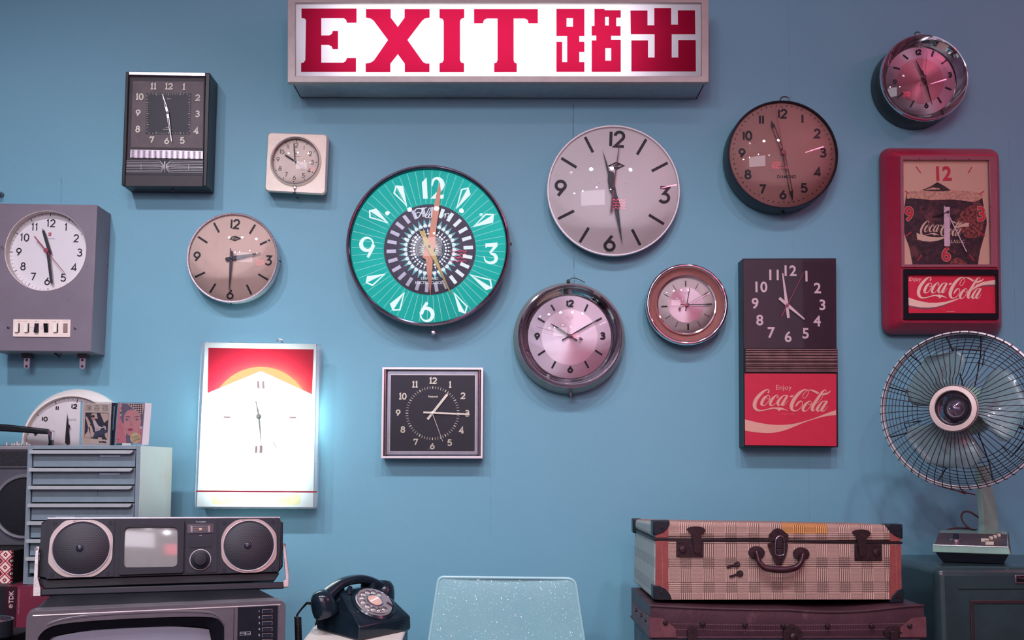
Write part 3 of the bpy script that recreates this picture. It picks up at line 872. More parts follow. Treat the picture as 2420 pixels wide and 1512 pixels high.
# 4. beige round clock
def beige_clock():
    f = Fr(549, 609, 0, zoom=(420, 480, 5.815)); d = .05
    o = clock('round_clock', 'beige round clock with a chipped grey rim, its hands at half past two', f)
    RIM = M('chipped_rim', C(150, 128, 148), .35, metal=.5, var=.45, scale=420, bump=.4, bscale=500)
    BODY = M('pale_tin', C(196, 190, 206), .3, metal=.3)
    FACE = M('aged_beige_dial', C(198, 158, 160), .5, var=.05, scale=14, wear=C(182, 140, 142), wscale=40)
    c = f(752, 749, d); R = f.r(752, 749, 632, d)
    MB().lathe(c, [(0, 0), (R * .96, 0), (R * .985, -d * .7), (R * .985, -d)], BODY).build('case', o)
    MB().lathe(c, [(R * .985, -d + .006), (R, -d + .001), (R * .985, -d - .004), (R * .955, -d - .003), (R * .945, -d + .006)], RIM).build('rim', o)
    k = d - .004; dm = MB(); cd_ = f(755, 766, k)
    dm.disc(f(752, 752, k), R * .95, -k, FACE)
    h = f.r(755, 768, 72, k) * 2
    for s, p in {'12': (787, 287), '3': (1248, 787), '6': (722, 1252), '9': (265, 735)}.items():
        number(dm, s, f(*p, k), h, .17, -k - .0005, PRINT, -.05, flat3=True)
    for a, b in (((1065, 295), (990, 420)), ((1268, 507), (1130, 570)), ((1108, 975), (1243, 1055)), ((948, 1120), (1012, 1252)), ((520, 1107), (442, 1232)), ((375, 952), (236, 1017)), ((278, 460), (408, 545)), ((498, 270), (568, 402))):
        dm.stroke(f.L([a, b], k), f.r(755, 768, 14, k) * 2, -k - .0005, PRINT)
    diamond_logo(dm, f, 785, 485, k, 96, 40, 'ROCKET', PRINT, FACE)
    dm.text('MADE IN HONG KONG', f(725, 1318, k), f.r(725, 1318, 7, k), -k - .0005, PRINT, width=f.r(725, 1318, 50, k) * 2)
    dm.build('dial', o, smooth=0)
    HM = M('dark_steel_hand', C(52, 48, 64), .3, metal=.3)
    kh = k + .008
    b = MB(); hand(b, f(735, 757, kh), f(1140, 683, kh), [(-.2, .006), (-.17, .010), (0, .009), (.12, .012), (1, .001)], -kh, HM); b.build('hour_hand', o)
    b = MB(); hand(b, f(735, 757, kh), f(708, 1195, kh), [(-.22, .006), (-.18, .010), (0, .008), (.1, .0085), (1, .0018)], -kh - .0025, HM); b.build('minute_hand', o)
    b = MB(); hand(b, f(731, 622, kh), f(716, 1180, kh), [(0, .0016), (.02, .004), (.25, .004), (.27, .0012), (1, .0008)], -kh - .005, M('brown_second', C(98, 62, 84), .4)); b.build('second_hand', o)
    MB().lathe(f(733, 752, kh), [(.004, -kh + .006), (.004, -kh - .006), (0, -kh - .007)], HM, 18).build('hub', o)
    MB().lathe(c, cap(R * .95, .030, -d - .001), GLASS).build('glass', o)
    for x, z in ((735, 1380), (1405, 795)):
        q = f(x, z, d * .6); MB().lathe(q, [(0, -d * .6 - .004), (.002, -d * .6 - .004), (.002, -d * .6 + .01)], BLACK, 10).build('peg', o)
beige_clock()

# 5. lit green clock
def green_clock():
    f = Fr(1012, 580, 0, zoom=(800, 370, 3.36)); d = .075
    o = clock('round_clock', 'large round clock lit green with white kite markers and orange hands', f)
    R = f.r(712, 705, 652, d); c = f(712, 705, d)
    DK = M('dark_chrome', (.10, .11, .15), .12, metal=1.0, var=.1)
    MB().lathe(c, [(0, 0), (R * .90, 0), (R * .955, -d * .35), (R * .955, -d)], M('green_clock_case', C(60, 85, 110), .25, metal=.7)).build('case', o)
    MB().lathe(c, [(R * .955, -d + .012), (R * .99, -d + .010), (R, -d), (R * .992, -d - .008), (R * .972, -d - .010), (R * .968, -d - .004), (R * .955, -d - .006), (R * .945, -d + .004)], DK, mats=[DK, DK, DK, CHROME, CHROME, DK, DK]).build('bezel', o)
    k = d - .004; cd_ = f(716, 708, k); RD = R * .948
    def pt(x, z): return f(x, z, k)
    m, nt, b = newmat('backlit_green')
    g = mixc(nt, ramp(nt, noise(nt, 3.2, 2), .35, .65), (.006, .30, .26), (.012, .42, .37))
    b.inputs['Base Color'].default_value = (.004, .16, .15, 1); nt.links.new(g, b.inputs['Emission Color'])
    b.inputs['Emission Strength'].default_value = .92; b.inputs['Roughness'].default_value = .5; b.inputs['Specular IOR Level'].default_value = .1
    LW = emitter('backlit_white', (.80, .95, .97), 1.0)
    LINE = emitter('backlit_line', (.50, .85, .84), .80)
    dm = MB(); dm.disc(f(715, 710, k), RD, -k, m, 96)
    c2 = f(722, 738, k)
    for i in range(60):
        a = pol(c2, f.r(720, 738, 372, k), i * 6 + 1.5); 
        # ray to the rim
        dx, dz = sin(radians(i * 6 + 1.5)), cos(radians(i * 6 + 1.5)); e = f(715, 710, k)
        ox, oz = c2[0] - e[0], c2[1] - e[1]
        bq = ox * dx + oz * dz; cq = ox * ox + oz * oz - (RD * .985) ** 2
        t = -bq + sqrt(max(0, bq * bq - cq))
        dm.stroke([a, (c2[0] + dx * t, c2[1] + dz * t)], .0011, -k - .0004, LINE)
    # numerals of varying stroke
    def e(pts, n=6, closed=False): ease(dm, [(*f(x, z, k), f.r(x, z, w / 2, k) * 2) for x, z, w in pts], -k - .0008, LW, n, closed)
    dm.flat([f.L([(662, 205), (700, 165), (708, 335), (672, 335)], k)][0], -k - .0008, LW)
    e([(742, 235, 10), (752, 190, 20), (780, 172, 20), (812, 190, 34), (825, 230, 34), (800, 275, 22), (760, 310, 12), (738, 332, 8)])
    dm.flat(f.L([(728, 335), (760, 312), (795, 308), (838, 300), (832, 335)], k), -k - .0008, LW)
    dm.flat(f.L([(1165, 690), (1262, 682), (1262, 712), (1215, 765), (1195, 762), (1228, 716), (1180, 716), (1168, 728)], k), -k - .0008, LW)
    e([(1205, 770, 12), (1238, 780, 26), (1252, 810, 28), (1235, 838, 24), (1195, 842, 18), (1166, 825, 12), (1155, 790, 5)])
    for cx_, cz_, s_ in ((700, 1255, 1), (228, 695, -1)):
        e([(cx_ + s_ * 48 * cos(a), cz_ + s_ * 50 * sin(a), 22 + 10 * sin(a + 2)) for a in [i * 2 * pi / 16 for i in range(16)]], 3, True)
        e([(cx_ - s_ * 44, cz_ - s_ * 5, 30), (cx_ - s_ * 25, cz_ - s_ * 50, 26), (cx_ + s_ * 5, cz_ - s_ * 98, 22)] if s_ > 0 else [(cx_ + 50, cz_ + 5, 30), (cx_ + 32, cz_ + 50, 26), (cx_ + 5, cz_ + 106, 20)])
    kites = [((940, 408), (978, 262), (1028, 252), (1043, 300)), ((1075, 555), (1170, 458), (1228, 462), (1222, 520)), ((1050, 940), (1205, 980), (1215, 1040), (1172, 1055)),
             ((920, 1085), (1020, 1190), (1005, 1240), (960, 1225)), ((520, 1085), (488, 1215), (435, 1218), (415, 1170)), ((365, 935), (270, 1022), (222, 1000), (232, 955)),
             ((390, 525), (250, 482), (248, 432), (298, 418)), ((540, 388), (442, 290), (458, 235), (508, 240))]
    for q in kites:
        p = f.L(q, k); w = f.r(700, 700, 6, k) * 2
        dm.stroke(p + [], w, -k - .0008, LW, True)
        dm.flat([p[0], p[3], ((p[2][0] * .55 + p[0][0] * .45), (p[2][1] * .55 + p[0][1] * .45))] if True else p, -k - .0008, LW)
        dm.flat([p[0], p[2], p[3]], -k - .0008, LW)
    dm.build('dial', o, smooth=0)
    # centre disc
    ck = k + .003; cc = f(725, 737, ck); R2 = f.r(725, 737, 365, ck)
    GR = M('grey_centre_disc', (.060, .055, .095), .45, var=.04, spec=.25)
    WH = emitter('centre_white', (.82, .9, .97), .95); CY_ = emitter('centre_cyan', (.22, .58, .66), .75); YE = emitter('centre_yellow', (.75, .72, .45), .8)
    RECT = M('satin_bar', C(150, 140, 168), .35, metal=.2)
    cm = MB(); cm.disc(cc, R2, -ck, GR)
    u = R2 / 365
    for i in range(26):
        q = pol(cc, 0, 0); bar(cm, cc, 268 * u, 343 * u, i * 360 / 26 + 4, 28 * u, -ck - .0005, WH if 1 < (i + .5) % 26 < 11 else RECT)
    for i in range(32):
        a = i * 11.25
        for rr0, rr1, w, mt, dy in ((182, 250, 26, CY_, .0004), (182, 214, 24, WH, .0007)):
            cm.flat([pol(cc, rr0 * u, a - 4.2), pol(cc, (rr0 + 12) * u, a - 5), pol(cc, rr1 * u, a), pol(cc, (rr0 + 12) * u, a + 5), pol(cc, rr0 * u, a + 4.2)], -ck - dy, mt)
        bar(cm, cc, 142 * u, 168 * u, a + 5, 4 * u, -ck - .0005, WH)
        for r_, s_ in ((150, 7), (128, 9)):
            q = pol(cc, r_ * u, a + 5); cm.disc(q, s_ * u, -ck - .0007, WH, 10)
    for r_ in (178, 106): cm.ring(cc, r_ * u, (r_ + 3) * u, -ck - .0006, CY_)
    for i in range(44):
        bar(cm, cc, 44 * u, (88 if i % 2 else 70) * u, i * 360 / 44, 4 * u, -ck - .0005, YE if i % 2 else WH)
    # the name in looped script, the two-line legend
    def s2(pts): ease(cm, [(*f((960 + x / 6.575 - 800) * 3.36, (470 + z / 6.575 - 370) * 3.36, ck), w / 6.575 * .0019) for x, z, w in pts], -ck - .001, WH)
    s2([(150, 190, 6), (145, 165, 8), (190, 150, 9), (260, 155, 9), (320, 132, 7)])
    s2([(265, 155, 9), (225, 235, 10), (185, 290, 9), (150, 285, 8), (140, 245, 6), (185, 210, 6), (235, 225, 6), (290, 215, 6)])
    s2([(290, 270, 6), (345, 230, 6), (380, 165, 6), (365, 140, 6), (330, 200, 8), (300, 280, 9), (330, 295, 6)])
    s2([(330, 295, 6), (370, 230, 8), (350, 280, 9), (375, 298, 6), (405, 250, 8), (380, 235, 6)])
    s2([(405, 240, 6), (440, 235, 6), (425, 290, 8), (465, 240, 6), (455, 290, 8), (500, 240, 6)])
    s2([(510, 270, 6), (560, 230, 7), (540, 220, 6), (515, 270, 8), (535, 298, 6), (580, 260, 5), (610, 225, 6), (600, 290, 8), (620, 240, 6), (660, 225, 8), (660, 260, 6), (640, 290, 7)])
    cm.text('STANDARD', f(722, 968, ck), f.r(722, 968, 11, ck) * 2, -ck - .0009, WH, width=f.r(722, 968, 68, ck) * 2)
    cm.text('ELECTRIC CLOCK', f(718, 1001, ck), f.r(718, 1001, 11, ck) * 2, -ck - .0009, WH, width=f.r(722, 968, 108, ck) * 2)
    cm.build('centre_disc', o, smooth=0)
    OR = M('orange_hand', C(214, 142, 130), .55, var=.05); GO = M('gold_hand', C(200, 166, 116), .5)
    kh = ck + .010
    def solid(name, pts, y, mat): MB().prism(f.L(pts, kh), -kh - y - .0012, -kh - y, mat).build(name, o)
    solid('hour_hand', [(732, 1118), (703, 935), (693, 815), (668, 800), (690, 715), (720, 640), (758, 640), (755, 715), (745, 800), (748, 830)], 0, OR)
    solid('minute_hand', [(805, 210), (813, 270), (798, 440), (778, 550), (768, 720), (738, 790), (700, 700), (722, 600), (740, 480), (785, 270)], .003, OR)
    solid('second_hand', [(640, 588), (668, 598), (682, 588), (700, 640), (748, 730), (800, 860), (905, 1110), (880, 1075), (770, 855), (735, 790), (690, 712), (660, 630)], .006, GO)
    MB().lathe(f(722, 715, kh), [(.004, -kh), (.004, -kh - .010), (0, -kh - .011)], DARKMETAL, 18).build('hub', o)
    MB().lathe(c, cap(R * .955, .045, -d - .004), GLASS).build('glass', o)
    q = f(752, 1360, .05); kn = MB(); kn.tube([(q[0], -.05, q[1] + .012), (q[0], -.05, q[1] - .012)], .002, SILVER); kn.lathe((q[0], q[1] - .014), [(0, -.058), (.007, -.056), (.0085, -.05), (.007, -.044), (0, -.042)], CHROME, 20); kn.build('setting_knob', o)
    q = f(1368, 692, d * .6); MB().lathe(q, [(0, -d * .6 - .004), (.0035, -d * .6 - .004), (.0035, -d * .6 + .01)], BLACK, 12).build('peg', o)
green_clock()

# 6. big pale clock
def pale_clock():
    f = Fr(1450, 450, 0, zoom=(1270, 270, 4.2)); d = .05
    o = clock('round_clock', 'big pale lilac round clock with a slim white rim and only four numerals', f)
    RIM = M('white_enamel_rim', C(214, 192, 216), .25, var=.03, coat=.4)
    FACE = M('lilac_dial', C(200, 176, 194), .45, var=.03, scale=8)
    c = f(755, 757, d); R = f.r(755, 757, 663, d)
    MB().lathe(c, [(0, 0), (R * .93, 0), (R * .96, -d * .6), (R * .97, -d)], M('pale_clock_back', C(110, 110, 135), .35, metal=.4)).build('case', o)
    MB().lathe(c, [(R * .965, -d + .01), (R * .995, -d + .006), (R, -d), (R * .99, -d - .005), (R * .972, -d - .005), (R * .966, -d + .004)], RIM).build('rim', o)
    k = d - .004; dm = MB(); dm.disc(f(752, 758, k), R * .968, -k, FACE, 96)
    h = f.r(750, 760, 88, k) * 2
    for s, p in {'12': (787, 247), '3': (1260, 801), '6': (717, 1277), '9': (230, 736)}.items():
        number(dm, s, f(*p, k), h, .17, -k - .0005, PRINT, -.04, flat3=True)
    for a, b in (((1080, 248), (990, 400)), ((1293, 482), (1135, 564)), ((1107, 998), (1256, 1090)), ((940, 1143), (1020, 1299)), ((509, 1126), (420, 1272)), ((364, 958), (205, 1038)), ((238, 436), (388, 528)), ((473, 226), (551, 378))):
        dm.stroke(f.L([a, b], k), f.r(750, 760, 14, k) * 2, -k - .0005, PRINT)
    diamond_logo(dm, f, 784, 512, k, 87, 42, 'ROCKET', PRINT, FACE)
    dm.text('HONG KONG', f(716, 1366, k), f.r(716, 1366, 6, k) * 2, -k - .0005, PRINT, width=f.r(716, 1366, 40, k) * 2)
    for x in (617, 880):
        q = f(x, 686 - 8 * (x < 700), k); dm.lathe(q, [(.0028, -k), (.002, -k - .0012), (0, -k - .0014)], FACE, 14)
    dm.build('dial', o, smooth=30)
    kh = k + .008; BLUE = M('blue_black_hand', C(30, 32, 48), .3, metal=.2)
    def solid(name, pts, y, mat): MB().prism(f.L(pts, kh), -kh - y - .0014, -kh - y, mat).build(name, o)
    solid('hour_hand', [(646, 358), (690, 480), (712, 562), (750, 572), (762, 590), (762, 700), (745, 790), (715, 760), (697, 660), (700, 600), (672, 470)], 0, BLUE)
    solid('minute_hand', [(842, 1308), (800, 1110), (770, 985), (735, 800), (718, 715), (735, 690), (765, 690), (785, 790), (822, 908), (806, 930), (812, 1000), (828, 1160)], .003, BLUE)
    solid('second_hand', [(820, 235), (812, 330), (772, 640), (742, 970), (720, 972), (750, 700), (805, 330)], .0055, M('maroon_second', C(104, 40, 62), .4))
    MB().lathe(f(745, 745, kh), [(.004, -kh + .006), (.004, -kh - .007), (0, -kh - .008)], BLUE, 18).build('hub', o)
    MB().lathe(c, cap(R * .966, .040, -d - .001), GLASS).build('glass', o)
pale_clock()
# 7. brown dial clock with a heavy black rim
def brown_clock():
    f = Fr(1840, 372, 0, zoom=(1680, 210, 4.724)); d = .075
    o = clock('round_clock', 'round clock with a dusky brown dial and a heavy dark rim', f)
    RIM = M('worn_black_rim', (.016, .022, .034), .4, var=.3, wear=(.30, .2, .23), wscale=60, wlo=.7, whi=.74)
    FACE = M('dusky_dial', C(152, 98, 102, .95), .5, var=.06, scale=10)
    c = f(800, 738, d); R = f.r(800, 738, 622, d)
    MB().lathe(c, [(0, 0), (R * .97, 0), (R * 1.0, -d * .25), (R * .995, -d * .7), (R * .985, -d)], RIM).build('case', o)
    MB().lathe(c, [(R * .985, -d + .004), (R * .995, -d - .002), (R * .985, -d - .008), (R * .965, -d - .010), (R * .955, -d - .002)], RIM).build('rim', o)
    k = d - .002; dm = MB(); dm.disc(f(798, 736, k), R * .962, -k, FACE, 96)
    c0 = (800, 728)
    h = f.r(*c0, 57, k) * 2
    for s, p in {'12': (797, 277), '1': (1022, 334), '2': (1187, 498), '3': (1252, 712), '4': (1193, 930), '5': (1040, 1106), '6': (804, 1180), '7': (573, 1122), '8': (413, 955), '9': (347, 718), '10': (405, 523), '11': (564, 344)}.items():
        number(dm, s, f(*p, k), h, .2, -k - .0005, PRINT, 0)
    cc = f(*c0, k); Rd = f.r(*c0, 552, k)
    SMALL = M('small_print', (.035, .014, .018), .6)
    for i in range(60):
        if i % 5: dm.disc(pol(cc, Rd, i * 6), .0022, -k - .0005, SMALL, 8)
        else: dm.text(str(12 + (i // 5 or 12)), pol(cc, Rd * .975, i * 6), .0055, -k - .0005, SMALL)
    dm.text('DIAMOND', f(845, 980, k), f.r(845, 980, 17, k) * 2, -k - .0005, SMALL, bold=.03, space=1.1, width=f.r(845, 980, 105, k) * 2)
    for a in range(-3, 4): bar(dm, f(800, 900, k), .010, .016 + .003 * (a % 2), a * 22, .0005, -k - .0005, SMALL)
    dm.stroke(f.L([(765, 870), (785, 862), (815, 862), (838, 870), (800, 905)], k), .0007, -k - .0005, SMALL, True)
    dm.build('dial', o, smooth=0)
    kh = k + .010; BK = M('black_hand_frame', (.012, .010, .014), .4)
    def frame_hand(name, a, b, w0, y):
        A, B = Vector(f(*a, kh)), Vector(f(*b, kh)); u = (B - A).normalized(); n = Vector((-u.y, u.x)); Ln = (B - A).length
        m = MB()
        for s in (-1, 1): m.stroke([tuple(A + n * s * .0012), tuple(A + u * Ln * .12 + n * s * w0), tuple(A + u * Ln * .80 + n * s * w0 * 1.1)], .0016, -kh - y, BK, t=.001)
        m.flat([tuple(A + u * Ln * .80 + n * w0 * 1.5), tuple(B), tuple(A + u * Ln * .80 - n * w0 * 1.5)], -kh - y, BK)
        m.prism([tuple(A + n * .002 - u * .004), tuple(A + u * Ln * .13 + n * w0 * .8), tuple(A + u * Ln * .13 - n * w0 * .8), tuple(A - n * .002 - u * .004)], -kh - y, -kh - y + .001, BK)
        m.build(name, o, smooth=0)
    frame_hand('hour_hand', (806, 712), (671, 348), .0042, 0)
    frame_hand('minute_hand', (808, 715), (913, 1250), .0040, .003)
    RD = M('rust_red_hand', C(150, 62, 76), .45)
    b = MB(); b.stroke(f.L([(714, 210), (806, 712), (836, 880)], kh), [.0008, .0014, .0034], -kh - .006, RD, t=.001)
    q = f(836, 882, kh); b.lathe(q, [(.0058, -kh - .005), (.0058, -kh - .0065), (0, -kh - .0065)], RD, 20); b.build('second_hand', o)
    MB().lathe(f(808, 712, kh), [(.0072, -kh), (.0072, -kh - .007), (0, -kh - .008)], RD, 24).build('hub', o)
    MB().lathe(c, cap(R * .957, .042, -d - .003), GLASS).build('glass', o)
    q = f(825, 105, .04); MB().tube([(q[0] + .014 * cos(a), -.04, q[1] - .006 + .011 * sin(a)) for a in [pi * i / 10 for i in range(11)]], .0022, DARKMETAL).build('hanging_loop', o)
    q = f(795, 1392, .04); MB().lathe(q, [(.0035, -.045), (.0045, -.05), (0, -.052)], BLACK, 14).build('rim_catch', o)
brown_clock()

# a dial of sunray metal: fine concentric turning catches the light in two fans
def sunray(name, col, rough=.34):
    if name in MATS: return MATS[name]
    m, nt, b = newmat(name)
    f = noise(nt, 30, 3)
    nt.links.new(mixc(nt, f, tuple(c * .9 for c in col), col), b.inputs['Base Color'])
    b.inputs['Metallic'].default_value = .85; b.inputs['Roughness'].default_value = rough
    b.inputs['Anisotropic'].default_value = .85
    tg = nd(nt, 'ShaderNodeTangent'); tg.direction_type = 'RADIAL'; tg.axis = 'Y'
    nt.links.new(tg.outputs[0], b.inputs['Tangent'])
    MATS[name] = m
    return m

# 8. chrome clock, tilted dial numbers, top of the wall
def bronze_chrome_clock():
    f = Fr(2168, 196, 0, zoom=(2030, 50, 5.4)); d = .096
    o = clock('round_clock', 'deep round clock with a chrome cone bezel and a coppery dial, highest on the wall', f)
    BR = M('bronze_case', C(72, 66, 74), .35, metal=.5, var=.3, scale=60)
    c = f(837, 716, d); R = f.r(837, 716, 560, d)
    cD = f(811, 735, d - .03); r1 = f.r(811, 735, 448, d - .03)
    MB().lathe(c, [(0, 0), (R * .97, 0), (R * 1.0, -d * .12), (R * .99, -d * .55), (R * .97, -d * .8), (R * .97, -d)], BR).build('case', o)
    MB().lathe(c, [(R * .97, -d * .86), (R * 1.0, -d * .9), (R * 1.0, -d), (R * .985, -d - .003), (R * .965, -d - .002), (r1 * 1.08, -d + .020), (r1 * 1.02, -d + .026), (r1 * .99, -d + .030)], CHROME).build('bezel', o)
    k = d - .031; dm = MB(); ring = sunray('rose_ring', (.62, .50, .56), .3); disc = sunray('copper_disc', (.62, .34, .38), .26)
    dm.disc(c, r1, -k, ring, 96); dm.disc(c, f.r(811, 730, 296, k), -k - .0008, disc, 72)
    h = f.r(811, 730, 38, k) * 2
    for s, p in {'12': (757, 397), '3': (1160, 684), '6': (857, 1075), '9': (456, 780)}.items():
        number(dm, s, f(*p, k), h, .26, -k - .0012, PRINT, .12)
    for a, b in (((952, 378), (928, 452)), ((1118, 498), (1055, 545)), ((1100, 843), (1178, 878)), ((1002, 970), (1050, 1046)), ((702, 1015), (650, 1100)), ((565, 916), (488, 980)), ((436, 592), (522, 612)), ((562, 432), (625, 485))):
        dm.stroke(f.L([a, b], k), f.r(811, 730, 11, k) * 2, -k - .0012, PRINT)
    dm.build('dial', o, smooth=0)
    kh = k + .007
    for nm, tip, pr, y, mt in (('hour_hand', (728, 498), [(-.35, .002), (0, .005), (.3, .006), (1, .0008)], 0, PRINT), ('minute_hand', (932, 1066), [(-.25, .002), (0, .004), (.4, .005), (1, .0008)], .002, PRINT), ('second_hand', (863, 400), [(-.3, .003), (-.05, .001), (1, .0006)], .004, M('maroon_second', C(104, 40, 62), .4))):
        b = MB(); hand(b, f(832, 715, kh), f(*tip, kh), pr, -kh - y, mt); b.build(nm, o)
    MB().lathe(f(832, 715, kh), [(.005, -kh), (.005, -kh - .006), (0, -kh - .007)], DARKMETAL, 18).build('hub', o)
    MB().lathe(c, cap(r1, .022, -d + .027), GLASS).build('glass', o)
    q = f(748, 150, .05); MB().tube([(q[0] + .009 * cos(a), -.05, q[1] - .006 + .009 * sin(a)) for a in [pi * i / 10 for i in range(11)]], .0018, DARKMETAL).build('hanging_loop', o)
bronze_chrome_clock()

# 9. small clock with copper ring
def copper_ring_clock():
    f = Fr(1622, 721, 0, zoom=(1500, 600, 6.3)); d = .052
    o = clock('round_clock', 'smallest round clock, a polished rim around a copper brown ring', f)
    COP = M('copper_brown_ring', C(150, 92, 96, .95), .35, metal=.3, var=.08)
    c = f(772, 752, d); R = f.r(772, 752, 615, d)
    MB().lathe(c, [(0, 0), (R * .95, 0), (R * .99, -d * .6), (R * .97, -d * .9)], DARKMETAL).build('case', o)
    MB().lathe(c, [(R * .95, -d * .75)] + [(R * (.945 + .055 * cos(a)), -d - .012 * sin(a)) for a in [pi * (i / 9) for i in range(10)]] + [(R * .885, -d + .004)], CHROME).build('rim', o)
    MB().lathe(c, [(R * .90, -d - .002), (R * .82, -d + .006), (R * .745, -d + .012), (R * .725, -d + .010), (R * .715, -d + .012)], COP).build('copper_ring', o)
    r1 = f.r(775, 762, 442, d)
    MB().lathe(c, [(r1 * 1.03, -d + .014), (r1 * 1.02, -d + .004), (r1 * 1.0, -d + .001), (r1 * .965, -d + .002), (r1 * .955, -d + .012)], CHROME).build('bezel', o)
    k = d - .010; dm = MB(); A = M('rose_silver_dial', C(188, 160, 174), .42, var=.05); B = sunray('rose_silver_disc', (.56, .47, .52), .4)
    dm.disc(c, r1 * .97, -k, A, 80); dm.disc(c, f.r(775, 765, 263, k), -k - .0006, B, 64)
    for a, b, w in (((945, 440), (905, 518), 8), ((1032, 893), (1110, 935), 8), ((930, 1000), (978, 1076), 8), ((640, 1014), (602, 1092), 8), ((530, 917), (455, 966), 8), ((435, 600), (516, 638), 8), ((563, 460), (616, 533), 8), ((395, 784), (485, 780), 22), ((748, 398), (758, 488), 9), ((765, 398), (762, 488), 9), ((795, 1040), (795, 1132), 26)):
        dm.stroke(f.L([a, b], k), f.r(775, 765, w / 2, k) * 2, -k - .001, PRINT)
    dm.lathe(f(790, 1050, k), [(.0014, -k - .0014), (.0026, -k - .0014)], PRINT, 14)
    dm.stroke(f.L([(728, 575), (765, 605), (800, 570)], k), .0005, -k - .001, PRINT); dm.stroke(f.L([(735, 575), (790, 572)], k), .0005, -k - .001, PRINT)
    dm.build('dial', o, smooth=0)
    kh = k + .006
    b = MB(); hand(b, f(775, 757, kh), f(818, 510, kh), [(-.35, .003), (0, .0025), (1, .0016)], -kh, PRINT); b.build('hour_hand', o)
    b = MB(); b.stroke(f.L([(680, 755), (1065, 752), (1065, 750), (1150, 746)], kh), [.002, .002, .0038, .0038], -kh - .002, PRINT, t=.001); b.build('minute_hand', o)
    b = MB(); b.stroke(f.L([(665, 815), (1020, 615), (1022, 612), (1096, 566)], kh), [.0008, .0008, .0026, .0022], -kh - .004, PRINT, t=.0008)
    b.lathe(f(668, 815, kh), [(.0038, -kh - .003), (.0038, -kh - .0045), (0, -kh - .0045)], M('maroon_second', C(104, 40, 62), .4), 16); b.build('second_hand', o)
    MB().lathe(f(775, 758, kh), [(.0068, -kh), (.006, -kh - .006), (0, -kh - .007)], DARKMETAL, 24).build('hub', o)
    MB().lathe(c, cap(r1 * .96, .022, -d + .002), GLASS).build('glass', o)
copper_ring_clock()

# 10. large chrome clock
def chrome_clock():
    f = Fr(1346, 795, 0, zoom=(1190, 640, 4.877)); d = .075
    o = clock('round_clock', 'round clock in a broad mirror chrome bezel with a silvery dial', f)
    BODY = M('putty_case', C(140, 130, 136), .35, metal=.3, var=.08)
    c = f(767, 750, d); R = f.r(767, 750, 607, d); r1 = f.r(770, 751, 487, d - .025)
    MB().lathe(c, [(0, 0), (R * 1.02, 0), (R * 1.075, -d * .18), (R * 1.07, -d * .45), (R * 1.03, -d * .72), (R * .99, -d * .9)], BODY).build('case', o)
    MB().lathe(c, [(R * .99, -d * .85), (R * 1.0, -d * .95), (R * .99, -d - .003), (R * .97, -d - .004), (R * .95, -d), (r1 * 1.06, -d + .017), (r1 * 1.02, -d + .020), (r1 * .985, -d + .026)], CHROME).build('bezel', o)
    k = d - .026; dm = MB(); A = sunray('silver_ring_dial', (.40, .35, .40), .42); B = sunray('silver_disc_dial', (.52, .46, .51), .38)
    dm.disc(c, r1, -k, A, 96); dm.disc(c, f.r(765, 750, 322, k), -k - .0006, B, 80)
    h = f.r(766, 755, 45, k) * 2
    for s, p in {'12': (765, 376), '3': (1143, 750), '6': (768, 1133), '9': (388, 757)}.items():
        number(dm, s, f(*p, k), h, .26, -k - .001, PRINT, 0)
    for a, b in (((970, 388), (934, 468)), ((1132, 545), (1062, 580)), ((1056, 915), (1136, 970)), ((936, 1040), (980, 1120)), ((600, 1042), (556, 1124)), ((480, 918), (398, 972)), ((396, 545), (474, 592)), ((548, 392), (590, 460))):
        dm.stroke(f.L([a, b], k), f.r(766, 755, 11, k) * 2, -k - .001, PRINT)
    q = f.L([(735, 545), (748, 532), (778, 532), (790, 545), (762, 580)], k); LN = M('fine_grey_line', C(120, 95, 110), .5)
    dm.stroke(q, .0006, -k - .001, LN, True); dm.stroke(f.L([(735, 545), (790, 545)], k), .0005, -k - .001, LN)
    for a in range(-3, 4): bar(dm, f(762, 555, k), .009, .014, a * 24, .0005, -k - .001, LN)
    dm.build('dial', o, smooth=0)
    kh = k + .008
    for nm, tip, pr, y in (('hour_hand', (545, 606), [(-.38, .0045), (0, .0045), (.6, .0055), (1, .001)], 0), ('minute_hand', (1132, 538), [(-.25, .004), (0, .0035), (.5, .0042), (1, .0012)], .0025)):
        b = MB(); hand(b, f(765, 748, kh), f(*tip, kh), pr, -kh - y, PRINT); b.build(nm, o)
    MS = M('maroon_second', C(104, 40, 62), .4)
    b = MB(); b.stroke(f.L([(374, 645), (765, 748), (880, 778)], kh), .0009, -kh - .005, MS, t=.0008); b.prism(f.L([(868, 790), (880, 762), (918, 790), (900, 805)], kh), -kh - .005, -kh - .004, MS); b.build('second_hand', o)
    MB().lathe(f(765, 748, kh), [(.0052, -kh), (.0052, -kh - .007), (0, -kh - .008)], MS, 20).build('hub', o)
    MB().lathe(c, cap(r1, .030, -d + .022), GLASS).build('glass', o)
    q = f(748, 117, .045); MB().lathe((q[0], q[1]), [(.0, -.05), (.005, -.05), (.006, -.04), (.005, -.03)], BLACK, 14).build('hook_nub', o)
    w = [(*f(x, z, .02),) for x, z in ((755, 118), (770, 95), (800, 82), (840, 88), (890, 108), (938, 135))]
    MB().tube([(p[0], -.02, p[1]) for p in spline(w, 4)], .0012, BLACK, 6).build('hanging_wire', o)
    q = f(776, 1425, .04); kn = MB(); kn.tube([(q[0], -.04, q[1] + .012), (q[0], -.04, q[1] - .004)], .003, SILVER); kn.tube([(q[0], -.04, q[1] - .004), (q[0], -.04, q[1] - .008)], .008, DARKMETAL, 16); kn.build('setting_knob', o)
chrome_clock()

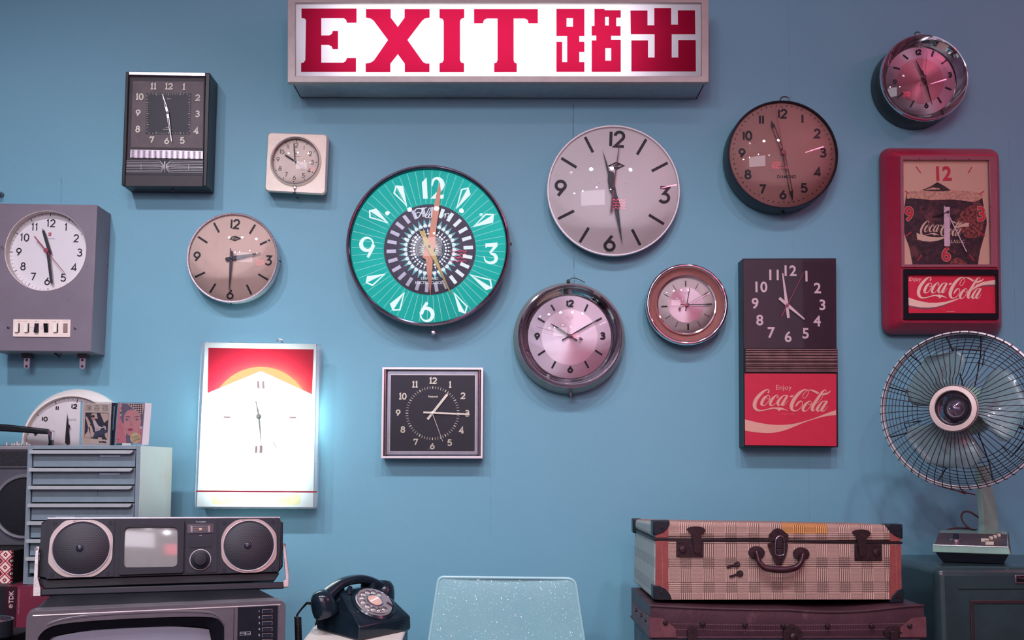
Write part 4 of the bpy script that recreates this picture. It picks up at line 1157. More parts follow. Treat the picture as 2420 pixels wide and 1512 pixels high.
# 11. silver framed square clock
def square_silver_clock():
    f = Fr(1020, 977, 0, zoom=(880, 850, 5.814)); d = .055
    o = clock('square_clock', 'square clock with a black dial in a silver frame, raised slab numerals', f)
    FRM = M('rosy_silver_frame', C(206, 178, 196), .3, metal=.35, var=.04)
    INN = M('inner_mat_frame', C(150, 140, 165), .35, metal=.4); DIAL = M('charcoal_dial', C(52, 48, 66), .5, var=.1)
    CR = M('cream_raised_numeral', C(222, 194, 192), .35, metal=.2, var=.05)
    out = f.L([(135, 100), (1525, 105), (1518, 1358), (118, 1355)], d); inn = f.L([(165, 132), (1492, 138), (1486, 1325), (148, 1325)], d)
    bk = f.L([(140, 108), (1530, 113), (1522, 1366), (124, 1362)], d * .5)
    b = MB(); b.prism([out, inn], -d, -d + .03, FRM); b.prism(f.L([(140, 106), (1520, 110), (1514, 1354), (124, 1350)], d), -d + .03, 0, INN); b.build('frame', o, bevel=.0012)
    k = d - .016
    ri = f.L([(215, 158), (1450, 162), (1446, 1300), (195, 1300)], k); rj = f.L([(252, 208), (1414, 212), (1408, 1262), (240, 1258)], k)
    b = MB(); b.prism([ri, rj], -k - .002, -k + .006, INN); b.stroke([((a[0] * .04 + c_[0] * .96), (a[1] * .04 + c_[1] * .96)) for a, c_ in zip(ri, rj)], .0016, -k - .0026, FRM, True); b.build('dial_surround', o)
    for s, x, z0, z1 in ((0, 182, 136, 1322), (1, 1468, 142, 1325)):
        p0 = f(x, z0, d - .01); p1 = f(x - 8 * (1 - s) - 2 * s, z1, d - .01)
        MB().tube([(p0[0], -d + .011, p0[1]), (p1[0], -d + .011, p1[1])], .0042, M('bronze_chrome', (.58, .46, .46), .12, metal=1, var=.1, scale=8), 14).build('side_bar', o)
    dm = MB(); dm.flat(f.L([(245, 200), (1420, 204), (1414, 1268), (234, 1264)], k), -k, DIAL)
    cd_ = f(828, 733, k); R = f.r(828, 733, 370, k)
    for i in range(60): bar(dm, cd_, R * .905, R, i * 6, .0028 if i % 5 == 0 else .0013, -k - .0004, CR)
    dm.text('National', f(832, 503, k), f.r(832, 503, 13, k) * 2, -k - .0004, CR, bold=.03)
    dm.text('JAPAN', f(775, 1225, k), f.r(775, 1225, 4, k) * 2, -k - .0004, CR)
    dm.build('dial', o, smooth=0)
    h = f.r(828, 733, 47, k) * 2
    for s, p in {'12': (834, 287), '1': (1070, 343), '2': (1245, 495), '3': (1304, 736), '4': (1226, 964), '5': (1062, 1138), '6': (824, 1185), '7': (595, 1131), '8': (420, 958), '9': (355, 730), '10': (418, 503), '11': (588, 340)}.items():
        n = MB(); number(n, s, f(*p, k), h, .19, -k - .0028, CR, -.01, t=.0026, slab=True); n.build('numeral', o, smooth=0)
    HM = M('champagne_hand', C(214, 190, 190), .28, metal=.5); kh = k + .006
    b = MB(); hand(b, f(758, 818, kh), f(1044, 455, kh), [(0, .0072), (.94, .0072), (.94, .0016), (1, .0016)], -kh, HM); hand(b, f(790, 778, kh), f(1020, 486, kh), [(0, .0022), (1, .0022)], -kh - .0004, CR, .0002); b.build('hour_hand', o)
    b = MB(); hand(b, f(702, 723, kh), f(1335, 749, kh), [(0, .0056), (1, .0048)], -kh - .0025, HM); b.build('minute_hand', o)
    b = MB(); hand(b, f(826, 738, kh), f(968, 1120, kh), [(0, .0012), (1, .0008)], -kh - .005, HM, .0006); b.build('second_hand', o)
    MB().lathe(f(826, 731, kh), [(.0045, -kh), (.0045, -kh - .006), (0, -kh - .007)], HM, 20).build('hub', o)
    MB().flat(f.L([(168, 135), (1490, 140), (1484, 1322), (150, 1322)], d - .006), -d + .006, GLASS).build('glass', o, smooth=0)
square_silver_clock()

# 12. lit cigarette-advert clock
def lit_panel_clock():
    f = Fr(612, 1003, 0, zoom=(430, 780, 3.36)); d = .075
    o = clock('lightbox_clock', 'glaring white backlit advertising clock with a red peaked top', f)
    front = f.L([(183, 98), (1066, 110), (1042, 1405), (118, 1400)], d)
    outer = f.L([(150, 90), (1105, 115), (1070, 1415), (97, 1413)], d)
    TUBE = emitter('circular_tube', (.76, .96, .98), 21.0)
    xs = [p[0] for p in front]; zs = [p[1] for p in front]
    cb = f(620, 685, .03)
    # a circular tube, and a short straight one below it
    MB().tube([(cb[0] + .136 * cos(a), -.032, cb[1] + .136 * sin(a)) for a in [i * pi / 20 for i in range(40)]], .013, TUBE, 8, closed=True).build('ring_tube', o)
    bx = f(590, 1190, .03); MB().tube([(bx[0] - .10, -.03, bx[1]), (bx[0] + .10, -.03, bx[1])], .011, TUBE, 8).build('straight_tube', o)
    REF = M('lit_white_back', (.86, .86, .86), .5)
    bk = f.L([(200, 118), (1050, 130), (1025, 1385), (135, 1380)], .004)
    MB().prism(bk, -.016, -.004, REF).build('back_plate', o)
    # clear acrylic side walls, with the light spilling through to the wall
    AC = film('milky_acrylic', (.97, .99, 1.0), 1.0, True, (.85, .85, .9), .06, (.9, .95, 1.0), .30)
    AC2 = film('clear_acrylic', (.95, .97, 1.0), 1.0, True, (.8, .8, .88), .10)
    inset = [((p[0] - (xs[0] + xs[1]) / 2) * .985 + (xs[0] + xs[1]) / 2, (p[1] - (zs[0] + zs[2]) / 2) * .985 + (zs[0] + zs[2]) / 2) for p in front]
    s = MB(); n = 4
    for i in range(4):
        a, b = front[i], front[(i + 1) % 4]
        s.add([(a[0], -d, a[1]), (b[0], -d, b[1]), (b[0], -.012, b[1]), (a[0], -.012, a[1])], [(0, 1, 2, 3)], AC)
    s.build('side_walls', o, smooth=0)
    e = MB(); e.prism([outer, front], -d + .001, -d + .012, AC2)
    for x in (388, 485, 640, 882): 
        q = f(x, 97, d); e.box(q[0] - .003, q[0] + .003, -d, -d + .006, q[1], q[1] + .004, AC2)
    for x in (258, 485, 885):
        q = f(x, 1408, d); e.box(q[0] - .003, q[0] + .003, -d, -d + .006, q[1] - .004, q[1], AC2)
    e.build('acrylic_edge', o, bevel=.001)
    PAN = film('backlit_panel', (1, 1, 1), 1.0, True, (.85, .83, .85), .12, (.92, .92, .92), .999)
    red = f.L([(210, 140), (1047, 153), (1033, 510), (627, 325), (203, 500)], d)
    MB().flat([front, red], -d, PAN).build('face_panel', o, smooth=0)
    RF = film('backlit_red', (.80, .26, .03), 1.0, True, (.5, .01, .05), .12, (.44, .008, .035), .86)
    MB().flat(red, -d, RF).build('red_peak', o, smooth=0)
    LR = M('panel_red_line', (.35, .01, .03), .5)
    MB().flat(f.L([(112, 1272), (1072, 1278), (1071, 1290), (111, 1284)], d), -d - .0006, LR).build('red_line', o, smooth=0)
    GH = film('faded_lettering', (.93, .92, .86), 0, False)
    t = MB(); t.text('Marlboro', f(590, 1150, d), f.r(590, 1150, 85, d) * 2, -d - .0005, GH, bold=.03, width=f.r(590, 1150, 345, d) * 2); t.build('lettering', o, smooth=0)
    YL = film('yellow_print', (.98, .89, .52), 0, False)
    yb = roundpoly(f.L([(240, 1300), (945, 1302), (940, 1388), (236, 1384)], d), .012)
    MB().flat(yb, -d - .0005, YL).build('notice_band', o, smooth=0)
    t = MB(); t.text('忠告市民  吸煙危害健康', f(600, 1342, d), f.r(600, 1342, 14, d) * 2, -d - .0009, film('notice_print', (.86, .80, .58), 0, False), width=f.r(600, 1342, 265, d) * 2); t.build('notice_text', o, smooth=0)
    MK = M('bronze_marker', C(178, 150, 160), .3, metal=.6)
    kk = d
    for q in ([(598, 405), (616, 405), (620, 465), (602, 462)], [(638, 405), (656, 405), (660, 466), (642, 464)], [(585, 918), (603, 920), (600, 978), (582, 976)], [(620, 915), (644, 915), (641, 978), (617, 976)], [(334, 684), (388, 686), (389, 699), (334, 697)], [(855, 686), (909, 688), (910, 702), (855, 700)]):
        b = MB(); b.prism(f.L(q, kk), -kk - .006, -kk, MK); b.build('hour_marker', o, bevel=.0006)
    HM = M('pewter_hand', C(150, 145, 150), .3, metal=.6); kh = d + .008; c = (612, 685)
    b = MB(); hand(b, f(*c, kh), f(586, 562, kh), [(0, .004), (.4, .0058), (.75, .002), (.95, .004), (1, .001)], -kh, HM); b.build('hour_hand', o)
    b = MB(); hand(b, f(*c, kh), f(632, 918, kh), [(0, .004), (.3, .0055), (1, .0012)], -kh - .002, HM); b.build('minute_hand', o)
    b = MB(); hand(b, f(*c, kh), f(754, 937, kh), [(0, .0006), (.79, .0006), (.8, .0026), (1, .0026)], -kh - .004, HM); b.build('second_hand', o)
    MB().lathe(f(*c, kh), [(.0075, -d), (.0075, -kh - .006), (.004, -kh - .009), (0, -kh - .009)], HM, 24).build('hub', o)
    w = [f(x, z, .06) for x, z in ((790, 100), (792, 80), (772, 68), (755, 76), (752, 88))]
    MB().tube([(p[0], -.05, p[1]) for p in spline(w, 4)], .0022, SILVER, 8).build('hanging_hook', o)
lit_panel_clock()

# 13. red cola clock
def cola_clock():
    f = Fr(2225, 570, 0, zoom=(2050, 330, 3.151)); d = .095
    o = clock('advertising_clock', 'red cola advertising clock with a picture of a full glass, above the fan', f)
    RED = M('red_plastic', C(150, 32, 62, .92), .4, var=.06, coat=.15)
    back = roundpoly(f.L([(95, 64), (972, 70), (1000, 1448), (114, 1446)], 0.012), .034, 8)
    shrink = f.L([(242, 108), (968, 108), (972, 1362), (256, 1360)], d); fro = roundpoly(shrink, .012, 8)
    edge = roundpoly(f.L([(92, 62), (975, 68), (1002, 1452), (110, 1450)], 0.03), .036, 8)
    b = MB(); n = len(back); vs = []; fs = []
    L = [(back, 0.0), (edge, -.03), ([(p[0] * .6 + q[0] * .4, p[1] * .6 + q[1] * .4) for p, q in zip(edge, fro)], -.062), (fro, -d + .002)]
    for lp, y in L: vs += [(p[0], y, p[1]) for p in lp]
    for q in range(3):
        for i in range(n): fs.append((q * n + i, q * n + (i + 1) % n, (q + 1) * n + (i + 1) % n, (q + 1) * n + i))
    b.add(vs, fs, RED)
    win = f.L([(266, 142), (912, 146), (926, 930), (276, 932)], d); lbl = f.L([(262, 965), (968, 968), (972, 1340), (264, 1340)], d)
    b.flat([fro, win, lbl], -d + .002, RED); b.flat(list(back), 0, RED)
    b.build('case', o, smooth=50)
    b = MB(); b.prism([f.L([(244, 118), (962, 122), (972, 948), (254, 948)], d + .004), f.L([(268, 148), (908, 150), (924, 928), (278, 928)], d + .004)], -d - .004, -d + .006, film('clear_window_frame', (.85, .62, .68), 1.0, True, (.6, .25, .32), .45)); b.build('window_frame', o, bevel=.001)
    k = d - .012; dm = MB()
    PE = M('peach_dial', C(214, 150, 146, .92), .5, var=.03, scale=10)
    dm.flat(f.L([(262, 138), (918, 142), (932, 936), (272, 936)], k), -k, PE)
    # the glass of cola
    m, nt, bs = newmat('printed_cola')
    a = noise(nt, 90, 8, .7); c_ = noise(nt, 22, 5, .6)
    col = mixc(nt, ramp(nt, a, .42, .62), (.018, .010, .016), (.085, .028, .040))
    col = mixc(nt, mathn(nt, 'MULTIPLY', ramp(nt, c_, .56, .72), .6), col, (.36, .10, .10))
    nt.links.new(col, bs.inputs['Base Color']); bs.inputs['Roughness'].default_value = .5
    dm.flat(f.L(spline([(822, 935), (336, 935)], 2) + spline([(336, 935), (310, 800), (282, 722), (258, 610), (275, 500), (290, 402)], 4) + spline([(300, 396), (405, 380), (620, 378), (842, 398)], 4) + spline([(850, 402), (866, 500), (888, 612), (868, 720), (838, 830), (823, 930)], 4), k), -k - .0004, m)
    FOAM = M('printed_foam', C(196, 130, 124, .92), .5, var=.35, scale=160)
    dm.flat(f.L(spline([(305, 392), (405, 378), (620, 376), (838, 396), (845, 440), (780, 462), (640, 446), (480, 448), (330, 436), (296, 440)], 4, True), k), -k - .0007, FOAM)
    m2, nt, bs = newmat('printed_ice'); a = noise(nt, 120, 6, .7)
    nt.links.new(mixc(nt, ramp(nt, a, .4, .6), C(60, 30, 38), C(160, 70, 70)), bs.inputs['Base Color'])
    dm.flat(f.L(spline([(660, 610), (720, 520), (800, 480), (855, 500), (862, 640), (830, 720), (740, 730), (700, 690)], 4, True), k), -k - .0006, m2)
    dm.flat(f.L([(610, 930), (625, 892), (670, 876), (730, 905), (750, 930)], k), -k - .0006, m2)
    dm.flat(f.L([(405, 376), (470, 348), (520, 316), (570, 344), (622, 378), (560, 384), (480, 384)], k), -k - .0009, M('printed_lime', C(66, 50, 58), .5, var=.3))
    dm.flat(f.L([(425, 374), (480, 356), (535, 362), (540, 372), (470, 374)], k), -k - .0011, FOAM)
    for sx in (-1, 1): pass
    PK = M('pale_pink_print', C(224, 160, 156, .92), .5, var=.03)
    GX = lambda x, z: (f.zx, 0)[1]
    f2 = Fr(2225, 570, 0, zoom=(2130, 420, 6.873)); f2.o, f2.R = f.o, f.R
    T = lambda a, b: f2(300 + (a - 190) * .375, 697 + (b - 200) * .475, k)
    script_logo(dm, T, -k - .0012, PK, f2.r(600, 700, .375 / 2, k) * 2)
    sw = [(245, 895), (350, 935), (480, 962), (600, 968), (700, 958)]; sl = [(690, 985), (600, 1020), (480, 1038), (350, 1030), (255, 1000)]
    dm.flat([f2(x, z, k) for x, z in sw + sl], -k - .0012, PK)
    dm.flat([f2(x, z, k) for x, z in ((880, 810), (940, 770), (1020, 740), (1095, 727), (1092, 795), (1000, 795), (920, 815))], -k - .0012, PK)
    dm.text('Enjoy', f2(580, 670, k), f2.r(580, 670, 21, k) * 2, -k - .0012, M('dim_pink_print', C(130, 85, 96), .5), shear=.2)
    dm.text('CLASSIC', f2(890, 1035, k), f2.r(890, 1035, 26, k) * 2, -k - .0012, PK, width=f2.r(890, 1035, 140, k) * 2)
    NR = M('dial_red_print', C(190, 45, 68, .92), .5)
    h = f.r(570, 250, 50, k) * 2
    for s, p, q in (('12', (568, 252), 1), ('3', (846, 553), 1), ('6', (585, 852), 1), ('9', (308, 552), 1)):
        if s != '12': dm.text(s, f(*p, k), h, -k - .0014, PK, bold=.046, sx=.95)
        dm.text(s, f(*p, k), h, -k - .0017, NR, bold=.028, sx=.95)
    for a, b in (((362, 202), (396, 248)), ((776, 204), (748, 250)), ((278, 382), (310, 402)), ((868, 384), (828, 408)), ((282, 720), (325, 690)), ((830, 690), (878, 718)), ((370, 905), (402, 856)), ((758, 856), (796, 905))):
        dm.stroke(f.L([a, b], k), .0028, -k - .0014, NR)
    dm.build('dial', o, smooth=0)
    HM = M('mauve_white_hand', C(206, 160, 190, .9), .4); kh = k + .004
    b = MB(); b.prism(f.L([(567, 506), (610, 502), (612, 700), (569, 700)], kh), -kh - .0012, -kh, HM); b.build('hour_hand', o)
    b = MB(); b.prism(f.L([(566, 504), (609, 502), (612, 796), (569, 796)], kh), -kh - .0036, -kh - .0024, HM); b.build('minute_hand', o)
    b = MB(); hand(b, f(565, 495, kh), f(732, 838, kh), [(0, .002), (.2, .003), (1, .0028)], -kh - .006, HM); b.build('second_hand', o)
    b = MB(); hand(b, f(600, 540, kh), f(482, 575, kh), [(0, .0012), (.4, .0035), (1, .0035)], -kh - .0048, M('dark_alarm_hand', C(60, 34, 48), .5)); b.build('alarm_hand', o)
    MB().lathe(f(593, 541, kh), [(.004, -kh), (.004, -kh - .008), (0, -kh - .009)], DARKMETAL, 16).build('hub', o)
    MB().flat(f.L([(266, 146), (912, 148), (926, 930), (276, 930)], d + .002), -d - .002, GLASS).build('glass', o, smooth=0)
    b = MB(); b.prism([roundpoly(lbl, .004), f.L([(296, 1008), (950, 1010), (956, 1294), (302, 1292)], d)], -d - .006, -d + .008, BLACKGLOSS); lab(b.build('label_frame', o, bevel=.0025), 'black label frame')
    lb = MB(); kl = d - .002; LR = M('cola_red_label', C(196, 34, 66, 1.1), .45, var=.05)
    lb.flat(f.L([(290, 1004), (956, 1006), (962, 1298), (298, 1296)], kl), -kl, LR)
    f3 = Fr(2225, 570, 0, zoom=(2140, 640, 11.0)); f3.o, f3.R = f.o, f.R
    PK2 = M('label_pink_white', C(226, 164, 164, .92), .5, var=.03)
    T = lambda a, b: f3(295 + (a - 190) * .938, 158 + (b - 200) * 1.078, kl)
    script_logo(lb, T, -kl - .0006, PK2, f3.r(1200, 450, .98 / 2, kl) * 2)
    SHD = M('label_grey_shadow_print', C(110, 62, 82, .92), .5)
    lb.flat([f3(x, z, kl) for x, z in ((55, 885), (200, 920), (400, 950), (600, 957), (800, 940), (1000, 885), (1180, 820), (1000, 915), (800, 970), (600, 1000), (400, 995), (200, 965), (58, 930))], -kl - .0004, SHD)
    lb.flat([f3(x, z, kl) for x, z in ((48, 680), (300, 770), (600, 830), (800, 832), (1050, 800), (1300, 735), (1395, 708), (1402, 722), (1250, 790), (1000, 880), (800, 935), (600, 955), (400, 950), (200, 920), (50, 885))], -kl - .0006, PK2)
    lb.flat([f3(x, z, kl) for x, z in ((1900, 412), (2000, 378), (2150, 358), (2335, 358), (2336, 405), (2150, 398), (2000, 402))], -kl - .0004, SHD)
    lb.flat([f3(x, z, kl) for x, z in ((1748, 455), (1850, 362), (2000, 292), (2150, 260), (2328, 238), (2335, 355), (2150, 356), (2000, 376), (1900, 410), (1800, 460), (1750, 482))], -kl - .0006, PK2)
    lb.text('Enjoy', f3(250, 212, kl), f3.r(250, 212, 50, kl) * 2, -kl - .0006, PK2, shear=.2)
    lb.stroke([f3(1065, 1050, kl), f3(1275, 1056, kl)], .0012, -kl - .0006, PK2)
    lb.build('cola_label', o, smooth=0)
    for x, z in ((385, 142), (568, 145), (752, 148), (908, 500)):
        q = f(x, z, d); MB().lathe(q, [(.0018, -d - .0045), (0, -d - .0055)], BLACK, 10).build('pin', o)
cola_clock()

# 14. long cola wall clock
def long_cola_clock():
    f = Fr(1862, 833, 0, zoom=(1720, 590, 3.025)); d = .066
    o = clock('advertising_clock', 'long black cola clock, dark dial above a wooden strip and a red panel', f)
    CASE = M('long_clock_case', C(26, 34, 46), .4, var=.15)
    b = MB(); b.prism(f.L([(108, 62), (775, 60), (778, 706), (786, 708), (790, 1412), (116, 1410)], d), -d, 0, CASE); b.build('case', o, bevel=.0012)
    k = d + .001; dm = MB(); DI = M('maroon_black_dial', C(64, 40, 58), .3, var=.1, coat=.3)
    dm.flat(f.L([(112, 72), (770, 70), (774, 704), (118, 704)], k), -k, DI)
    WP = M('pinkish_numeral', C(214, 170, 190), .5, var=.03); h = f.r(440, 390, 36, k) * 2
    for s, p in {'12': (448, 150), '1': (562, 189), '2': (641, 274), '3': (676, 394), '4': (638, 510), '5': (556, 597), '6': (431, 622), '7': (311, 592), '8': (228, 503), '9': (195, 383), '10': (240, 266), '11': (330, 180)}.items():
        dm.text(s, f(*p, k), h, -k - .0005, WP, bold=.022, rot=-.01)
    dm.stroke(f.L([(400, 705), (460, 705)], k), .001, -k - .0005, BLACK)
    dm.build('dial', o, smooth=0)
    kh = k + .005
    b = MB(); hand(b, f(434, 488, kh), f(392, 168, kh), [(0, .0078), (.35, .0095), (1, .0035)], -kh, WP); b.build('minute_hand', o)
    b = MB(); hand(b, f(367, 346, kh), f(547, 498, kh), [(0, .0085), (.4, .0095), (1, .004)], -kh - .002, WP); b.build('hour_hand', o)
    b = MB(); hand(b, f(382, 478, kh), f(543, 158, kh), [(0, .0025), (.3, .002), (1, .0008)], -kh - .004, M('long_clock_second', C(150, 62, 84), .4)); b.build('second_hand', o)
    MB().lathe(f(424, 395, kh), [(.0045, -kh), (.0045, -kh - .006), (0, -kh - .007)], M('long_clock_second', C(150, 62, 84), .4), 18).build('hub', o)
    q = f.L([(112, 72), (770, 70), (774, 704), (118, 704)], d + .009); g = MB(); g.flat(q, -d - .009, GLASS); g.build('glass', o, smooth=0)
    # reeded wooden strip
    WD = M('reeded_wood', C(104, 70, 78, .92), .45, var=.3, scale=30)
    w = MB(); zs = [708, 722, 738, 758, 778, 798, 806, 826, 838, 850, 862, 876]
    q = f.L([(120, 706), (782, 708), (784, 880), (120, 880)], d); w.prism(q, -d - .003, -d, BLACK)
    for a, b_ in zip(zs[:-1], zs[1:]):
        r = f.L([(124, a + 2), (779, a + 3), (780, b_ - 2), (124, b_ - 3)], d); w.prism(r, -d - .008, -d - .002, WD)
    w.build('reeded_strip', o, bevel=.0008)
    lb = MB(); kl = d + .004; LR = M('cola_red_panel', C(204, 40, 72, 1.35), .4, var=.04)
    lb.prism(f.L([(120, 884), (776, 886), (777, 1404), (124, 1396)], kl), -kl, -d, LR)
    f3 = Fr(1862, 833, 0, zoom=(1760, 900, 10.08)); f3.o, f3.R = f.o, f.R
    PK = M('panel_pink_white', C(216, 150, 148, 1.25), .5, var=.03)
    T = lambda a, b: f3(a, b, kl)
    script_logo(lb, T, -kl - .0006, PK, f3.r(1200, 450, .5, kl) * 2)
    up = [(2, 915), (200, 965), (440, 1015), (700, 1045), (950, 1045), (1200, 1015), (1450, 950), (1700, 870), (1950, 770), (2172, 695)]
    lo = [(2172, 815), (2000, 830), (1800, 870), (1600, 925), (1400, 995), (1200, 1080), (1000, 1160), (800, 1215), (600, 1240), (400, 1235), (200, 1215), (6, 1182)]
    lb.flat([f3(x, z, kl) for x, z in spline(up, 3) + spline(lo, 3)], -kl - .0006, PK)
    lb.text('Enjoy', f3(930, 152, kl), f3.r(930, 152, 55, kl) * 2, -kl - .0006, PK, width=f3.r(930, 152, 185, kl) * 2)
    lb.text('Trade-mark', f3(1030, 785, kl), f3.r(1030, 785, 14, kl) * 2, -kl - .0006, M('faint_panel_print', C(214, 80, 100, .95), .5), width=f3.r(1030, 785, 165, kl) * 2)
    lab(lb.build('cola_panel', o, smooth=0), 'red panel with white script and wave')
long_cola_clock()

# 15. big clock half hidden behind the drawers
def hidden_clock():
    f = Fr(178, 1046, 0, zoom=(0, 900, 4.447)); d = .062
    o = clock('round_clock', 'large white round clock half hidden behind the grey drawer cabinet', f)
    WH = M('white_clock_plastic', C(222, 196, 206), .35, var=.04); FACE = M('white_clock_dial', C(214, 194, 212), .5, var=.03)
    c = f(737, 650, d); R = f.r(737, 650, 500, d); Rb = f.r(790, 650, 572, .01)
    cb = f(790, 650, .01)
    MB().lathe(c, [(0, 0), (Rb * .97, -.0), (Rb, -.012), (Rb * .985, -.024), (R * 1.06, -d * .8), (R * 1.02, -d), (R * .985, -d), (R * .97, -d + .008), (R * .965, -d + .018)], WH, 96).build('case', o)
    k = d - .016; dm = MB(); dm.disc(c, R * .968, -k, FACE, 96)
    c0 = f(714, 640, k); Rt = f.r(714, 640, 468, k)
    for i in range(60): bar(dm, c0, Rt * (.90 if i % 5 == 0 else .94), Rt * .99, i * 6 + 11, .0022 if i % 5 == 0 else .001, -k - .0005, PRINT if i % 5 == 0 else M('clock_grey_tick', C(110, 95, 115), .6))
    h = f.r(714, 640, 26, k) * 2
    for i in range(1, 13):
        p = {12: (780, 267), 11: (602, 286), 10: (470, 400), 9: (375, 556)}.get(i)
        q = f(*p, k) if p else pol(c0, f.r(714, 640, 368, k), i * 30 + 11)
        number(dm, str(i), q, h, .24, -k - .0005, PRINT, -.06, sx=1.3)
    dm.text('SAYTES', f(757, 410, k), f.r(757, 410, 9, k) * 2, -k - .0005, M('clock_grey_tick', C(110, 95, 115), .6))
    dm.build('dial', o, smooth=0)
    kh = k + .006
    b = MB(); b.prism(f.L([(708, 342), (718, 450), (730, 590), (732, 630), (720, 660), (690, 640), (686, 610), (698, 460)], kh), -kh - .0014, -kh, PRINT); b.build('minute_hand', o)
    b = MB(); b.prism(f.L([(712, 450), (738, 465), (742, 482), (722, 500), (722, 640), (706, 640)], kh), -kh - .004, -kh - .0028, PRINT); b.build('hour_hand', o)
    MB().lathe(f(712, 640, kh), [(.006, -kh), (.006, -kh - .006), (0, -kh - .007)], PRINT, 18).build('hub', o)
    MB().lathe(c, cap(R * .968, .010, -d + .010), GLASS).build('glass', o)
hidden_clock()

# bits fixed to the wall
f = Fr(4, 460, 0)
o = thing('hanging_hook', 'small glass-topped hook stuck to the wall above the grey box clock', 'hook', f.o)
MB().lathe((0, 0), [(0, 0), (.008, 0), (.008, -.006), (.004, -.012), (.007, -.022), (.006, -.03), (0, -.033)], film('hook_glass', (.8, .9, .9), 1.5, True, (.3, .4, .45), .4), 20).build('hook_body', o)
# ------------------------------------------------------------------ shelf things on the left
def drawer_cabinet():
    f = Fr(198, 1215, yD(2.19), zoom=(0, 900, 4.447))
    zb = H - 269 * 2.19 * 1.28 / 2500
    f.o = Vector((f.o.x, f.o.y, zb))
    o = thing('drawer_cabinet', 'grey many-drawer desk cabinet with one side coloured as lit by the backlit clock, two cassettes on top', 'cabinet', f.o, f.euler())
    GR = M('grey_green_steel', C(112, 118, 138), .45, metal=.1, var=.06, bump=.1); DR = M('drawer_front_grey', C(104, 112, 132), .5, var=.06, bump=.1); LP = M('drawer_lip_grey', C(150, 146, 162), .4, var=.06)
    SIDE = M('clock_glow_side', C(180, 198, 196, .85), .35, var=.05, scale=6, wear=(.72, .78, .66), wscale=5, wlo=.5, whi=.7)  # glow of the backlit clock on the cabinet side, put into its colour
    DARK = M('cabinet_gap', (.012, .013, .018), .7)
    tl = f(280, 675); tr = f(1480, 681); bl = f(222, 2112); br = f(1440, 2112)
    D = .268; t = .006
    x0, x1, z1 = (tl[0] + bl[0]) / 2, (tr[0] + br[0]) / 2 + .002, (tl[1] + tr[1]) / 2
    x0 = tl[0] + .003; x1 = tr[0]
    b = MB()
    b.box(x0, x0 + .012, 0, D, 0, z1, GR); b.box(x0 + .012, x1 - .012, 0, D, z1 - .010, z1, GR); b.box(x0 + .012, x1 - .012, 0, D, 0, .018, GR)
    b.box(x1 - .012, x1 - .0005, 0, D, 0, z1, GR)
    b.box(x0 + .012, x1 - .012, D - .004, D, .018, z1 - .010, DARK)
    b.build('cabinet_body', o, bevel=.0008)
    lab(MB().box(x1 - .0004, x1, .0008, D, 0.001, z1 - .0006, SIDE).build('side_panel', o), 'cabinet side with the backlit clock glow in its colour')
    # drawers: pitch measured on the photo
    ys = [722, 905, 1090, 1277, 1463, 1645, 1830, 2010]
    pit = []
    for i in range(7):
        a = f(700, 722 + 186.5 * i)[1]; c = f(700, 722 + 186.5 * (i + 1))[1]
        if c < .018: c = .019
        b = MB(); b.box(x0 + .0145, x1 - .0145, .003, .24, c + .0015, a - .0015, DR)
        d = b.build('drawer', o, bevel=.0008)
        lx0, lx1 = x0 + .010, x1 - .0165
        zl = a - .0015
        lip = [(lx0, zl), (lx1, zl), (lx1, zl - .004), (lx1 - .006, zl - .0092), (lx0, zl - .0092)]
        l = MB(); l.prism(roundpoly(lip, [.002, .001, .002, .003, .003]), -.013, .003, LP); lab(l.build('pull_lip', d, bevel=.001), 'pale folded pull lip')
        c2 = MB(); zz = a - .018
        cx0, cx1 = x0 + (x1 - x0) * .64, x0 + (x1 - x0) * .82
        if zz - .011 < .019: continue
        c2.stroke([(cx1 + .003, zz + .004), (cx0 - .004, zz + .004), (cx0 - .004, zz - .010)], .0005, .0024, DARK)
        if i < 2: c2.prism(rect(cx0, zz - .001, cx1, zz + .004), .0005, .003, M('label_slip', C(150, 150, 185), .4))
        c2.build('label_holder', d, smooth=0)
    return o
drawer_cabinet()

# cassettes on the cabinet
def cassette(name, label, q, y, D, front, side, deco):
    """q: four measured corners of the cover (zoom 180,940 x12.6)"""
    cx = sum(p[0] for p in q) / 4; cy = sum(p[1] for p in q) / 4
    f = Fr(180 + cx / 12.6, 940 + cy / 12.6, y, zoom=(180, 940, 12.6))
    zb = H + 53 * 2.19 * 1.28 / 2500
    o = thing(name, label, 'cassette', (f.o.x, y, zb), None, 'music cassettes on the drawer cabinet')
    f.o = Vector((f.o.x, y, zb))
    L = f.L(q)
    zmin = min(p[1] for p in L)
    L = [(p[0], p[1] - zmin + .0005 if abs(p[1] - zmin) < .006 else p[1]) for p in L]
    SH = film('clear_case', (.97, .97, .99), 1.0, True, (.5, .52, .6), .04)
    b = MB(); b.prism(L, 0, .0155, SH); b.build('case', o, bevel=.0006)
    m = lambda x, z: f(x, z)
    deco(o, m, f, L)
    return o
CARD = M('cover_card_cream', C(214, 186, 186), .5, var=.04); NIGHT = M('cover_dark', C(24, 30, 48), .45, var=.1); SHIRT = M('cover_white', C(216, 196, 212), .5, var=.03); SKIN = M('cover_skin', C(206, 140, 138), .5, var=.06); PAP = M('cover_pale', C(214, 176, 178), .5, var=.03)
